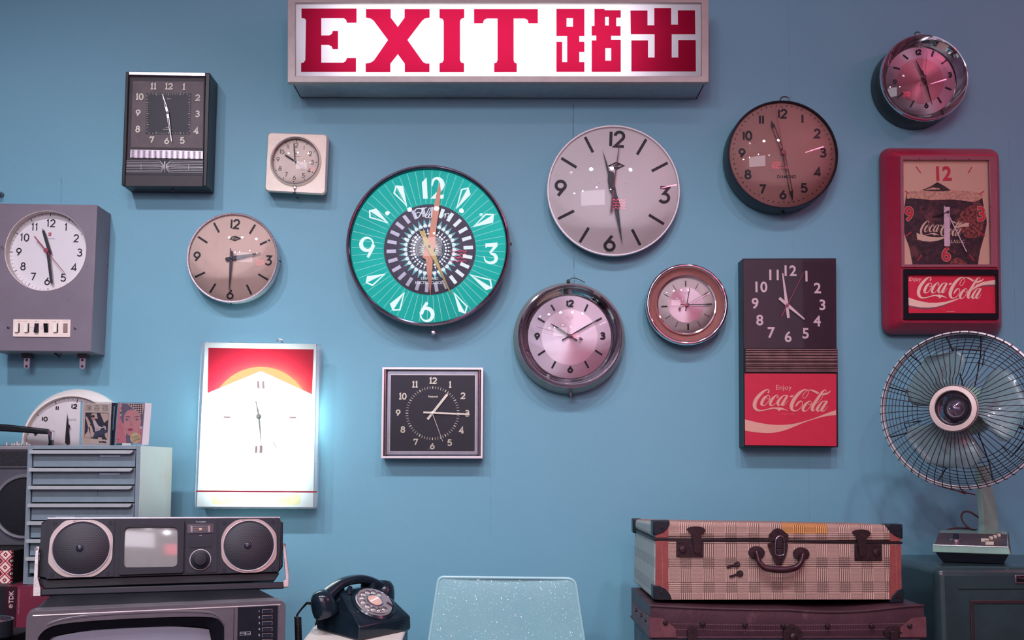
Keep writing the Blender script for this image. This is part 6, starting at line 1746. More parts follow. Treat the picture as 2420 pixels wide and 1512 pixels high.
    b = MB(); b.lathe(q, [(r * .9, -.003), (r * .88, -.012), (r * .62, -.014), (r * .58, -.020), (r * .3, -.021), (0, -.021)], BODY, 48); b.build('tuning_dial', o)
    for xa, n, st, y_ in ((262, 10, 16.5, 121), (2012, 9, 15, 120)):
        for i in range(n):
            q = f(xa + st * i, y_); MB().box(q[0] - .0013, q[0] + .0013, .012, .03, q[1] - .001, q[1] + .0035, M('grip_white', C(226, 210, 226), .4) if xa < 1000 else M('grip_grey', C(112, 100, 124), .4)).build('key', o)
    # carry handle folded underneath as a stand
    AR = M('handle_silver', C(158, 140, 152), .35, metal=.45, var=.15, bump=.2)
    g = .020
    MB().prism(roundpoly(f.L([(92, 372), (120, 372), (112, 420), (106, 640), (130, 735), (130, 800), (66, 800), (70, 700), (82, 480)], g), .001, 2), -g, -g + .014, AR).build('handle_arm', o, bevel=.002)
    MB().prism(f.L([(2232, 342), (2252, 340), (2286, 600), (2286, 720), (2236, 728), (2232, 672), (2258, 655)], g), -g, -g + .014, AR).build('handle_arm', o, bevel=.002)
    MB().prism(f.L([(128, 738), (2240, 675), (2242, 735), (128, 800)], g), -g, -g + .014, M('handle_black_bar', (.010, .014, .022), .42, var=.1)).build('handle_bar', o, bevel=.003)
    for x, z in ((102, 400), (2240, 365)):
        a = f(x, z, .0); MB().tube([(a[0], -g, a[1]), (a[0], .03, a[1])], .004, DARKMETAL, 12).build('handle_pivot', o)
radio_television()

# glass dish, low left corner
def glass_dish():
    y = yD(1.88); D = 1.88 * 1.28
    z0 = H - (1497 - 1106) * D / 2500; xr = (48 - 1185) * D / 2500
    r = .085
    o = thing('glass_dish', 'thick clear glass dish beside the old television', 'dish', (xr - r, y, z0))
    GL = film('dish_glass', (.80, .86, .92), 2.2, True, (.35, .45, .55), .10)
    h = (1497 - 1457) * D / 2500
    def ring(prof, mat):
        b = MB(); vs = []; fs = []; S = 48
        for rr, z in prof: vs += [(rr * cos(2 * pi * i / S), rr * sin(2 * pi * i / S), z) for i in range(S)]
        for q in range(len(prof) - 1):
            for i in range(S): fs.append((q * S + i, q * S + (i + 1) % S, (q + 1) * S + (i + 1) % S, (q + 1) * S + i))
        fs.append(tuple(range(S))); fs.append(tuple((len(prof) - 1) * S + i for i in range(S)))
        return b.add(vs, fs, mat)
    ring([(r * .96, 0), (r, .004), (r, h), (r * .96, h + .001), (r * .93, h - .001), (r * .92, .008)], GL).build('glass_bowl', o)
    ring([(r * .90, .009), (r * .90, h * .75)], M('contents_red_reflection', C(130, 70, 88), .4, var=.6, scale=60)).build('contents', o)  # reddish reflection in the dish is painted into the contents' colour
    s = thing('side_box', 'black box under the glass dish', 'box', (xr - .2, y, .44))
    MB().box(-.2, .19, -.16, .16, 0, z0 - .44 - .0005, M('matt_black_box', (.012, .012, .018), .6)).build('box_body', s, bevel=.003)
    table('corner_table', 'small dark table in the corner beside the television', xr - .42, xr - .04, y - .2, y + .2, .44, .02, TW)
glass_dish()
# ------------------------------------------------------------------ telephone on its stool
PHZ = H - 401 * 2.05 * 1.28 / 2500
def stool():
    x0, x1, y0, y1 = -.489, -.243, -.80, -.345
    TILT = tan(radians(4.5)); ty = lambda y: (y + (y0 + y1) / 2 - yD(2.05)) * TILT
    cx, cy = (x0 + x1) / 2, (y0 + y1) / 2
    o = thing('stool', 'narrow stool with a pale pink top and a dark rim, under the telephone', 'stool', (cx, cy, 0))
    TOP = M('stool_pale_top', C(206, 184, 192), .35, var=.05, scale=5); RIM = M('stool_dark_rim', C(34, 54, 72), .4)
    lp = roundpoly([(x0 - cx, y0 - cy), (x1 - cx, y0 - cy), (x1 - cx, y1 - cy), (x0 - cx, y1 - cy)], .07, 8)
    def slab(name, k, za, zb, mt, bv):
        b = MB(); n = len(lp); q = [(p[0] * k, p[1] * k) for p in lp]
        b.add([(p[0], p[1], za + ty(p[1])) for p in q] + [(p[0], p[1], zb + ty(p[1])) for p in q], [tuple(range(n)), tuple(n + i for i in range(n))] + [(i, (i + 1) % n, n + (i + 1) % n, n + i) for i in range(n)], mt)
        return b.build(name, o, bevel=bv)
    slab('seat_top', .985, PHZ - .012, PHZ - .0004, TOP, .004); lab(slab('seat_rim', 1.0, PHZ - .045, PHZ - .008, RIM, .003), 'dark teal seat rim')
    for sx in (-1, 1):
        for sy in (-1, 1):
            MB().tube([(sx * .075, sy * .17, PHZ - .042 + ty(sy * .17)), (sx * .095, sy * .20, 0)], .013, RIM, 12).build('leg', o)
stool()

def telephone():
    f = Fr(849, 1507, yD(2.05))
    a, b_ = .165, .185
    yaw = radians(45)
    o = thing('telephone', 'black rotary dial telephone with its handset on the cradle', 'telephone', (f.o.x, f.o.y, PHZ), (Matrix.Rotation(radians(4.5), 3, 'X') @ Matrix.Rotation(yaw, 3, 'Z')).to_euler())
    BK = M('bakelite_blue_black', (.008, .018, .028), .2, var=.2, coat=.2)
    prof = [(.004, 0), (.0, .008), (.001, .034), (.006, .039), (.098, .098), (.108, .103), (.130, .102), (.142, .094), (.172, .040), (.180, .012), (.178, 0)]
    def section(x, k, zk):
        return [(x, .09 + (y - .09) * k, z * zk) for y, z in prof]
    b = MB(); vs = []; fs = []; xs = [(0.0, .985, .985), (.004, 1, 1), (a - .004, 1, 1), (a, .985, .985)]
    # waisted towards the top: the shoulders come in
    for x, k, zk in xs:
        for (xx, y, z) in section(x, k, zk):
            t = max(0, (z - .036) / .065)
            vs.append((a / 2 + (xx - a / 2) * (1 - .24 * t), y, z))
    n = len(prof)
    for q in range(3):
        for i in range(n): fs.append((q * n + i, q * n + (i + 1) % n, (q + 1) * n + (i + 1) % n, (q + 1) * n + i))
    fs.append(tuple(range(n))); fs.append(tuple(3 * n + i for i in range(n)))
    b.add(vs, fs, BK); b.build('body', o, bevel=.004, seg=3)
    # cradle prongs
    for x in (.046, a - .046):
        for y in (.100, .136):
            m = MB(); m.tube([(x, y, .097), (x, y, .106), (x, y + (.003 if y > .11 else -.003), .114)], [.010, .008, .005], BK, 12); m.build('cradle_prong', o)
    # handset
    spine = []; N = 24; zc = .122; hx = a / 2 - .012
    for i in range(N + 1):
        t = -1 + 2 * i / N
        spine.append((hx + t * .100, .118, zc + .004 - .046 * abs(t) ** 2.3))
    S = 18; vs = []; fs = []
    for i, p in enumerate(spine):
        t = -1 + 2 * i / N; q = spine[min(N, i + 1)]; p_ = spine[max(0, i - 1)]
        d = (Vector(q) - Vector(p_)).normalized(); u = Vector((0, 1, 0)); w = d.cross(u)
        ry, rz = .0165 + .010 * abs(t) ** 3, .0115 + .009 * abs(t) ** 4
        for k in range(S):
            c, s_ = cos(2 * pi * k / S), sin(2 * pi * k / S)
            sg = lambda v: (abs(v) ** .75) * (1 if v > 0 else -1)
            vs.append(Vector(p) + u * ry * sg(c) + w * rz * sg(s_))
    for i in range(N):
        for k in range(S): fs.append((i * S + k, i * S + (k + 1) % S, (i + 1) * S + (k + 1) % S, (i + 1) * S + k))
    fs.append(tuple(range(S))); fs.append(tuple(N * S + k for k in range(S)))
    m = MB(); m.add(vs, fs, BK); o2 = m.build('handset', o, smooth=60)
    for s in (-1, 1):
        c = MB(); prof2 = [(0, -.024), (.016, -.022), (.025, -.012), (.030, .004), (.0325, .022), (.0325, .034), (.030, .039), (.012, .041), (0, .041)]
        S = 28; ax = Vector((-s * .30, -.10, -.9)).normalized(); u = ax.orthogonal().normalized(); w = ax.cross(u)
        base = Vector((hx + s * .098, .116, zc - .034)); vs = []; fs = []
        for r, h in prof2: vs += [base + ax * h + (u * cos(2 * pi * i / S) + w * sin(2 * pi * i / S)) * max(r, .0004) for i in range(S)]
        for q in range(len(prof2) - 1):
            for i in range(S): fs.append((q * S + i, q * S + (i + 1) % S, (q + 1) * S + (i + 1) % S, (q + 1) * S + i))
        c.add(vs, fs, BK); c.build('mouthpiece' if s < 0 else 'earpiece', o2, smooth=50)
    # dial on the sloping face
    al = atan2(.059, .092)
    def place(ob, y, z):
        ob.location = (a / 2 + .004, y, z); ob.rotation_euler = (-(pi / 2 - al), 0, 0); return ob
    yd = .055; zd = .0395 + (yd - .006) * .059 / .092
    R = .051
    b = MB(); b.lathe((0, 0), [(R * 1.16, .004), (R * 1.14, -.004), (R * 1.04, -.007), (R * .98, -.006), (R * .94, -.002)], BK, 64); place(b.build('dial_collar', o), yd, zd)
    b = MB(); b.disc((0, 0), R * .95, -.0035, M('dial_plate', C(206, 190, 200), .3, var=.04), 64)
    for i in range(10):
        q = pol((0, 0), R * .66, 60 - i * 30 - 30); b.text(str((i + 1) % 10), q, .006, -.0042, PRINT, bold=.02)
    place(b.build('number_plate', o, smooth=0), yd, zd)
    holes = [circ(pol((0, 0), R * .66, 55 - i * 28), R * .15, 18) for i in range(10)]
    b = MB(); b.prism([circ((0, 0), R * .92, 64)] + holes, -.010, -.008, film('finger_wheel', (.90, .88, .92), 2.0, True, (.62, .56, .60), .45)); b.lathe((0, 0), [(R * .92, -.0085), (R * .94, -.0095), (R * .92, -.0105)], CHROME, 64)
    for h in range(10): b.lathe(pol((0, 0), R * .66, 55 - h * 28), [(R * .15, -.008), (R * .165, -.0102), (R * .15, -.0108), (R * .14, -.009)], CHROME, 18)
    place(b.build('finger_wheel', o), yd, zd)
    b = MB(); b.lathe((0, 0), [(R * .45, -.009), (R * .44, -.0125), (R * .38, -.0135), (R * .36, -.012)], CHROME, 40); b.disc((0, 0), R * .38, -.0122, M('dial_label_red', C(196, 150, 150), .4), 32)
    b.flat([(-R * .33, -.004), (R * .30, .004), (R * .33, .009), (-R * .31, .001)], -.0126, M('dial_label_white', C(226, 206, 214), .4)); place(b.build('number_label', o, smooth=30), yd, zd)
    b = MB(); p = pol((0, 0), R * .93, 128); q = pol((0, 0), R * .62, 118); b.tube([(p[0], -.006, p[1]), (p[0] * .97, -.013, p[1] * .97), (q[0], -.0135, q[1])], [.003, .003, .0022], BLACKGLOSS, 8); place(b.build('finger_stop', o), yd, zd)
    # cord: leaves the mouthpiece, then hangs in a coil
    inv = (Matrix.Rotation(radians(4.5), 3, 'X') @ Matrix.Rotation(yaw, 3, 'Z')).transposed()
    def loc(p): return inv @ (p - Vector((f.o.x, f.o.y, PHZ)))
    g = Fr(700, 1440, yD(2.13), zoom=(660, 1330, 6.722))
    def wp(x, z, off=0): q = g(x, z, off); return g.o + Vector((q[0], -off, q[1]))
    st = [wp(540, 640, .02), wp(440, 635, .02), wp(365, 715, .01), wp(300, 800, 0), wp(268, 862, 0)]
    b = MB(); b.tube([loc(p) for p in st], [.006, .0035, .0026, .0026, .0026], BLACK, 8)
    pts = []; top, bot = wp(295, 860), wp(312, 1420); N = 30 * 14; r = g.r(300, 1000, 44)
    for i in range(N + 1):
        t = i / N; c = top.lerp(bot, t); k = 2 * pi * i / 14
        pts.append(loc(c + Vector((r * cos(k + pi), r * sin(k + pi) * .9, 0))))
    b.tube(pts, .0024, BLACK, 6); lab(b.build('coiled_cord', o, smooth=70), 'coiled black cord')
    pts = []; g2 = Fr(756, 1470, yD(2.27), zoom=(660, 1330, 6.722))
    def wp2(x, z): q = g2(x, z); return g2.o + Vector((q[0], 0, q[1]))
    top, bot = wp2(640, 880), wp2(600, 1060)
    for i in range(8 * 14 + 1):
        t = i / (8 * 14); c = top.lerp(bot, t); k = 2 * pi * i / 14; pts.append(loc(c + Vector((.007 * cos(k), .006 * sin(k), 0))))
    b = MB(); b.tube(pts, .0024, BLACK, 6); b.build('coiled_cord', o, smooth=70)
telephone()

# ------------------------------------------------------------------ glittery teal chair
def chair():
    y = yD(2.2); f = Fr(1197, 1440, y, zoom=(980, 1330, 5.5))
    o = thing('chair', 'chair with a pale blue glitter vinyl backrest between telephone and suitcases', 'chair', (f.o.x, y, 0))
    f.o = Vector((f.o.x, y, 0))
    m, nt, b = newmat('glitter_vinyl')
    tc = nd(nt, 'ShaderNodeTexCoord'); vo = nd(nt, 'ShaderNodeTexVoronoi'); vo.inputs['Scale'].default_value = 700
    nt.links.new(tc.outputs['Object'], vo.inputs['Vector'])
    pick = ramp(nt, noise(nt, 260, 2), .60, .66)
    base = mixc(nt, noise(nt, 8, 4), C(112, 150, 172), C(130, 164, 182))
    nt.links.new(mixc(nt, pick, base, C(170, 190, 214)), b.inputs['Base Color'])
    nm = nd(nt, 'ShaderNodeNormalMap'); nm.space = 'OBJECT'; 
    geo = nd(nt, 'ShaderNodeNewGeometry')
    sub = nd(nt, 'ShaderNodeVectorMath'); sub.operation = 'SUBTRACT'; nt.links.new(vo.outputs['Color'], sub.inputs[0]); sub.inputs[1].default_value = (.5, .5, .5)
    sc = nd(nt, 'ShaderNodeVectorMath'); sc.operation = 'SCALE'; nt.links.new(sub.outputs[0], sc.inputs[0]); nt.links.new(mathn(nt, 'MULTIPLY', pick, .8), sc.inputs['Scale'])
    ad = nd(nt, 'ShaderNodeVectorMath'); ad.operation = 'ADD'; nt.links.new(geo.outputs['Normal'], ad.inputs[0]); nt.links.new(sc.outputs[0], ad.inputs[1])
    nr = nd(nt, 'ShaderNodeVectorMath'); nr.operation = 'NORMALIZE'; nt.links.new(ad.outputs[0], nr.inputs[0])
    nt.links.new(nr.outputs[0], b.inputs['Normal'])
    nt.links.new(mathn(nt, 'SUBTRACT', .42, mathn(nt, 'MULTIPLY', pick, .27)), b.inputs['Roughness'])
    nt.links.new(mathn(nt, 'MULTIPLY', pick, .45), b.inputs['Metallic'])
    b.inputs['Coat Weight'].default_value = .35; b.inputs['Coat Roughness'].default_value = .22
    top = f.L([(312, 186), (2085, 206), (2205, 1010)]); bl = f.L([(186, 1010)])
    zb = .52
    L = [top[0], top[1], top[2]]
    # carry the sides on down to the lower edge of the backrest
    def ext(p, q): t = (zb - p[1]) / (q[1] - p[1]); return (p[0] + (q[0] - p[0]) * t, zb)
    rb = ext(top[1], top[2]); lb = ext(top[0], bl[0])
    lp = roundpoly([top[0], top[1], rb, lb], [.014, .022, .03, .03], 8)
    # bowed panel
    xs = [p[0] for p in lp]; xm = (min(xs) + max(xs)) / 2; hw = (max(xs) - min(xs)) / 2
    b2 = MB(); rows = 26; cols = 26
    def edge(z, side):
        best = []
        for i in range(len(lp)):
            p, q = lp[i], lp[(i + 1) % len(lp)]
            if (p[1] - z) * (q[1] - z) <= 0 and abs(p[1] - q[1]) > 1e-9:
                t = (z - p[1]) / (q[1] - p[1]); best.append(p[0] + (q[0] - p[0]) * t)
        return (min(best) if side < 0 else max(best)) if best else xm
    z0, z1 = min(p[1] for p in lp), max(p[1] for p in lp); vs = []; fs = []
    for k, off in ((0, 0.0), (1, .022)):
        for i in range(rows + 1):
            t = i / rows; t = .5 - .5 * cos(pi * t); z = z0 + 1e-5 + (z1 - z0 - 2e-5) * t
            a0, a1 = edge(z, -1), edge(z, 1)
            for j in range(cols + 1):
                u = j / cols; x = a0 + (a1 - a0) * u
                pad = .006 * (1 - (2 * u - 1) ** 6) * (1 - (2 * t - 1) ** 6) if k == 0 else 0
                vs.append((x, .012 * (1 - ((x - xm) / hw) ** 2) - pad + off, z))
    n = (rows + 1) * (cols + 1); w = cols + 1
    for i in range(rows):
        for j in range(cols):
            q = (i * w + j, i * w + j + 1, (i + 1) * w + j + 1, (i + 1) * w + j); fs.append(q); fs.append(tuple(n + v for v in q))
    ring = [j for j in range(cols + 1)] + [i * w + cols for i in range(1, rows + 1)] + [rows * w + j for j in range(cols - 1, -1, -1)] + [i * w for i in range(rows - 1, 0, -1)]
    for i in range(len(ring)):
        p, q = ring[i], ring[(i + 1) % len(ring)]; fs.append((p, q, n + q, n + p))
    b2.add(vs, fs, m); b2.build('backrest', o, smooth=45)
    rim = [(p[0], .012 * (1 - ((p[0] - xm) / hw) ** 2) + .001, p[1]) for p in lp]
    MB().tube(rim, .0038, M('vinyl_piping', C(150, 178, 200), .22, var=.03, coat=.5), 8, closed=True).build('piping', o)
    ST = M('chair_steel', (.5, .5, .54), .15, metal=1)
    b3 = MB(); q = roundpoly([(-.20, -.42), (.20, -.42), (.20, -.005), (-.20, -.005)], .05, 6); k = len(q)
    b3.add([(p[0], p[1], .42) for p in q] + [(p[0], p[1], .47) for p in q], [tuple(range(k)), tuple(k + i for i in range(k))] + [(i, (i + 1) % k, k + (i + 1) % k, k + i) for i in range(k)], m); b3.build('seat', o, bevel=.012, seg=3)
    for sx in (-1, 1):
        MB().tube([(sx * .17, .030, .60), (sx * .175, .020, .42), (sx * .19, .05, 0)], .011, ST, 12).build('leg', o)
        MB().tube([(sx * .17, -.36, .42), (sx * .19, -.40, 0)], .011, ST, 12).build('leg', o)
chair()

# ------------------------------------------------------------------ suitcases
def plaid():
    m, nt, b = newmat('glen_plaid_cloth')
    tc = nd(nt, 'ShaderNodeTexCoord'); sp = nd(nt, 'ShaderNodeSeparateXYZ'); nt.links.new(tc.outputs['Object'], sp.inputs[0])
    ge = nd(nt, 'ShaderNodeNewGeometry')
    X = sp.outputs['X']; Z = mathn(nt, 'ADD', sp.outputs['Z'], mathn(nt, 'MULTIPLY', sp.outputs['Y'], .9))
    wob = mathn(nt, 'MULTIPLY', mathn(nt, 'SUBTRACT', noise(nt, 60, 2), .5), .0006)
    X = mathn(nt, 'ADD', X, wob); Z = mathn(nt, 'ADD', Z, wob)
    def sq(v, p, ph, duty): return mathn(nt, 'LESS_THAN', mathn(nt, 'FRACT', mathn(nt, 'ADD', mathn(nt, 'DIVIDE', v, p), ph)), duty)
    A = sq(X, .0560, .30, .5); B = sq(Z, .0600, .72, .46)
    sv = sq(X, .0047, 0, .5); sh = sq(Z, .0047, 0, .5); fv = sq(X, .0024, 0, .5); fh = sq(Z, .0031, 0, .45)
    dg = sq(mathn(nt, 'ADD', X, mathn(nt, 'MULTIPLY', Z, .7)), .0036, 0, .5)
    mul = lambda *a: a[0] if len(a) == 1 else mathn(nt, 'MULTIPLY', a[0], mul(*a[1:]))
    inv = lambda v: mathn(nt, 'SUBTRACT', 1.0, v)
    mx = lambda a, c: mathn(nt, 'MAXIMUM', a, c)
    dark = mx(mul(B, sh, mathn(nt, 'ADD', .92, mul(A, fv, .08))), mx(mul(inv(B), A, sv, .85), mul(inv(A), inv(B), mx(mul(dg, .68), mul(fh, .5)))))
    dark = mx(dark, mul(A, B, mx(mul(sh, .95), mul(sv, .55))))
    dark = mathn(nt, 'MULTIPLY', dark, mathn(nt, 'ADD', .75, mathn(nt, 'MULTIPLY', noise(nt, 300, 2), .4)))
    light = mixc(nt, noise(nt, 20, 4), C(206, 160, 160), C(182, 140, 142))
    # orange patch along the top edge of the lid
    orange_patch = mul(mathn(nt, 'GREATER_THAN', X, .012), mathn(nt, 'LESS_THAN', X, .125), mathn(nt, 'GREATER_THAN', sp.outputs['Z'], .162), mathn(nt, 'LESS_THAN', sp.outputs['Y'], .02))
    light = mixc(nt, mul(orange_patch, .8), light, C(236, 138, 70))
    nt.links.new(mixc(nt, dark, light, C(46, 22, 30)), b.inputs['Base Color'])
    b.inputs['Roughness'].default_value = .75; b.inputs['Specular IOR Level'].default_value = .25
    bn = nd(nt, 'ShaderNodeBump'); bn.inputs['Strength'].default_value = .25; bn.inputs['Distance'].default_value = .001
    nt.links.new(inv(dark), bn.inputs['Height']); nt.links.new(bn.outputs[0], b.inputs['Normal'])
    return m
LEATHER = M('red_brown_leather', C(126, 58, 62, .95), .5, var=.12, scale=40, bump=.2, bscale=300)
BRASS = M('tarnished_lock', C(74, 52, 62), .36, metal=.6, var=.25, scale=120, bump=.15)
CORNER = M('black_corner', C(30, 36, 48), .35, var=.2, bump=.2)
def lathe_obj(name, par, c, prof, mat, seg=20): b = MB(); b.lathe(c, prof, mat, seg); return b.build(name, par)
def tweed_case():
    y = yD(2.05); f = Fr(1840, 1414, y, zoom=(1470, 1200, 4.846))
    zb = H - 308 * 2.05 * 1.28 / 2500 + .0005
    f.o = Vector((f.o.x, y, zb))
    o = thing('suitcase', 'tweed plaid suitcase with black corners, on top of the brown leather one', 'suitcase', f.o)
    PL = plaid(); STR = M('striped_case_end', C(150, 138, 150), .65, var=.12, scale=20, bump=.2)
    g = Fr(1840, 1414, y, zoom=(1820, 1200, 4.847)); g.o = f.o
    tl, ml, bl = f(365, 148), f(372, 358), f(366, 1042); tr, mr, br = g(1508, 196), g(1505, 400), g(1525, 1082)
    D = .40
    bl = (bl[0], .0); br = (br[0], .0)
    # printed end stripes
    m, nt, b = newmat('case_end_stripes')
    tc = nd(nt, 'ShaderNodeTexCoord'); sp = nd(nt, 'ShaderNodeSeparateXYZ'); nt.links.new(tc.outputs['Object'], sp.inputs[0])
    z = sp.outputs['Z']; s = mathn(nt, 'LESS_THAN', mathn(nt, 'FRACT', mathn(nt, 'DIVIDE', z, .0047)), .35)
    band = mathn(nt, 'LESS_THAN', mathn(nt, 'FRACT', mathn(nt, 'ADD', mathn(nt, 'DIVIDE', z, .060), .72)), .46)
    nt.links.new(mixc(nt, mathn(nt, 'MULTIPLY', s, mathn(nt, 'MULTIPLY', band, .7)), mixc(nt, noise(nt, 30, 4), C(176, 168, 178), C(150, 146, 160)), C(84, 74, 88)), b.inputs['Base Color']); b.inputs['Roughness'].default_value = .7
    def shell(name, q, bv, drop=0.0):
        q2 = [(p[0], p[1] - (drop if i < 2 else 0)) for i, p in enumerate(q)]
        b = MB(); b.prism(q, 0, D, PL, back=q2)
        for k in range(len(b.m)): pass
        ob = b.build(name, o, bevel=bv, seg=4)
        me = ob.data; me.materials.append(m)
        for p in me.polygons:
            if abs(p.normal.x) > .8: p.material_index = len(me.materials) - 1
        return ob
    shell('lid', [tl, tr, mr, ml], .011, .014)
    seam_b = lambda p: (p[0], p[1] - .0035)
    shell('base', [(ml[0] + .001, ml[1] - .001), (mr[0] - .001, mr[1] - .001), br, bl], .007)
    b = MB(); SB = M('seam_band', C(44, 32, 42), .45, metal=.3)
    b.prism([(ml[0] - .002, ml[1] + .0028), (mr[0] + .002, mr[1] + .0028), (mr[0] + .002, mr[1] - .0028), (ml[0] - .002, ml[1] - .0028)], -.0025, D + .001, SB); b.build('seam_band', o, bevel=.0012)
    # leather strips at the ends of the front
    for F_, xa, xb, zt, zm0, zm1, zb_ in ((f, 385, 530, 160, 340, 372, 1000), (g, 1372, 1502, 215, 380, 420, 1050)):
        for t0, t1 in ((zt + 12, zm0), (zm1 + 5, zb_)):
            L = F_.L([(xa, t0), (xb, t0), (xb, t1), (xa, t1)], .001)
            b = MB(); b.prism(L, -.0018, .002, LEATHER); st = M('thread', C(170, 120, 118), .6)
            xm = (L[0][0] + L[1][0]) / 2; za, zb2 = L[0][1], L[2][1]; n = int(abs(za - zb2) / .006)
            for i in range(n):
                zz = za - (i + .3) * .006; b.stroke([(xm, zz), (xm, zz - .003)], .0008, -.0021, st)
            b.build('leather_strip', o)
    # corner caps
    cor = {(0, 1): [(365, 142), (540, 148), (548, 180), (520, 235), (470, 280), (372, 312), (356, 250)], (0, 0): [(375, 888), (430, 890), (500, 930), (548, 985), (570, 1046), (365, 1046), (360, 960)],
           (1, 1): [(1328, 205), (1370, 186), (1490, 196), (1508, 230), (1518, 352), (1440, 325), (1380, 280)], (1, 0): [(1510, 925), (1525, 1000), (1528, 1082), (1365, 1085), (1400, 1010), (1450, 945)]}
    for (sx, top), q in cor.items():
        F_ = f if sx == 0 else g
        L = F_.L(q, .003); b = MB(); b.prism(L, -.0045, .004, CORNER)
        xs = [p[0] for p in L]; zs = [p[1] for p in L]; zlo = max(min(zs), -.002) if not top else min(zs)
        if sx == 0: b.box(min(xs) - .0005, min(xs) + .004, -.004, .036, zlo + (0 if not top else 0), max(zs), CORNER)
        else: b.box(max(xs) - .004, max(xs) + .0005, -.004, .036, zlo, max(zs), CORNER)
        b.box(min(xs) + .001, max(xs) - .001, -.003, .034, (max(zs) - .004) if top else max(zlo, -.001), max(zs) if top else max(zlo, -.001) + .003, CORNER)
        ob = b.build('corner_cap', o, bevel=.003, seg=3)
        c = (sum(xs) / len(xs), sum(zs) / len(zs)); lathe_obj('rivet', ob, c, [(.0042, -.0045), (.0036, -.0065), (0, -.007)], BRASS, 14)
    q = f.L([(128, 130), (178, 126), (150, 260), (118, 262)], -.39)
    xl = min(p[0] for p in (tl, bl)); MB().box(xl - .0045, xl + .02, D - .035, D + .004, tl[1] - .052, tl[1] - .012, CORNER).build('corner_cap', o, bevel=.003)
    # latches
    def latch(F_, plate, tongue, head, knob, hole):
        b = MB(); b.prism(F_.L(plate, .002), -.0030, .001, BRASS); lt = b.build('latch', o, bevel=.0008)
        b = MB(); b.prism(spline(F_.L(head, .003), 4, True), -.0050, .001, BRASS); b.build('latch_hasp', lt, bevel=.0008)
        L = F_.L(tongue, .006); b = MB(); b.prism(roundpoly(L, [.001, .001, .009, .009], 6), -.0085, -.0028, BRASS); b.build('latch_tongue', lt, bevel=.0012)
        c = F_(*knob, .004); lathe_obj('latch_button', lt, c, [(.0092, -.003), (.0088, -.0065), (.006, -.0075), (0, -.0075)], BRASS, 24)
        c = F_(*hole, .003); b = MB(); b.flat([(c[0] - .0012, c[1] - .003), (c[0] + .0012, c[1] - .003), (c[0] + .0018, c[1] + .003), (c[0] - .0018, c[1] + .003)], -.0033, BLACK); b.build('keyhole', lt, smooth=0)
        xs = [p[0] for p in F_.L(plate, .003)]; zs = [p[1] for p in F_.L(plate, .003)]
        for x in (min(xs) + .0065, max(xs) - .0055):
            for z_ in (min(zs) + .0065, max(zs) - .0065): lathe_obj('rivet', lt, (x, z_), [(.0028, -.003), (.0022, -.0045), (0, -.0048)], BRASS, 12)
    latch(f, [(622, 372), (930, 378), (930, 568), (622, 562)], [(805, 340), (905, 345), (895, 522), (828, 520)], [(745, 250), (770, 222), (850, 212), (930, 225), (952, 262), (930, 290), (905, 310), (905, 350), (800, 348), (795, 305)], (700, 478), (762, 460))
    latch(g, [(968, 405), (1280, 415), (1282, 605), (968, 602)], [(998, 368), (1098, 372), (1090, 555), (1022, 552)], [(942, 285), (965, 258), (1045, 246), (1125, 260), (1148, 296), (1120, 325), (1100, 345), (1098, 380), (995, 376), (985, 335)], (1222, 512), (1147, 502))
    # middle clasp (zoom 1780,1230 x10.8) and handle
    k = Fr(1840, 1414, y, zoom=(1780, 1230, 10.8)); k.o = f.o
    b = MB(); b.prism(roundpoly(k.L([(405, 350), (470, 290), (540, 215), (640, 190), (745, 235), (830, 310), (900, 350), (885, 535), (395, 530)], .003), .004, 4), -.0045, .001, BRASS); cl = b.build('clasp', o, bevel=.001)
    b = MB(); b.prism(roundpoly(k.L([(372, 580), (500, 552), (880, 558), (885, 650), (840, 880), (745, 1090), (690, 1132), (600, 1130), (545, 1060), (430, 790), (372, 650)], .003), .004, 4), -.0050, .001, BRASS); b.build('clasp_plate', cl, bevel=.001)
    b = MB(); lp = [k(x, z_, .006) for x, z_ in ((570, 540), (560, 820), (600, 880), (740, 880), (785, 820), (780, 480), (720, 400), (650, 400), (590, 450))]
    b.tube([(p[0], -.0075, p[1]) for p in spline(lp, 4, True)], .0016, M('bright_wire', (.42, .38, .42), .25, metal=1), 8, closed=True); b.build('clasp_loop', cl)
    b = MB(); b.prism(k.L([(590, 440), (735, 440), (735, 710), (590, 710)], .006), -.0085, -.004, BRASS); b.prism(k.L([(600, 725), (740, 725), (725, 1000), (640, 1000)], .006), -.0075, -.004, BRASS); b.build('clasp_lever', cl, bevel=.001)
    for x, z_ in ((640, 265), (455, 365), (818, 388), (455, 630), (690, 1050)):
        lathe_obj('rivet', cl, k(x, z_, .004), [(.0034, -.0045), (.0028, -.006), (0, -.0064)], BRASS, 12)
    for c, cc in (((90, 820), -1), ((1230, 850), 1)):
        q = k(*c, .003); b = MB(); b.lathe(q, [(.0001, -.005), (.016, -.004), (.0165, .0)], BRASS, 24, sx=1.25); b.build('handle_mount', o)
    HN = M('plum_leather_handle', C(62, 26, 40), .32, var=.2, coat=.25)
    pts = [k(x, z_, .02) for x, z_ in ((95, 800), (120, 900), (160, 1060), (280, 1190), (480, 1235), (700, 1250), (920, 1235), (1110, 1180), (1230, 1050), (1275, 900), (1285, 830))]
    sp_ = spline([(p[0], -.012 - .012 * sin(pi * i / 10), p[1], .0042 + .0042 * sin(pi * i / 10)) for i, p in enumerate(pts)], 4)
    MB().tube([p[:3] for p in sp_], [p[3] for p in sp_], HN, 14).build('handle', o)
    for (x, z_) in ((1370, 152),):
        pass
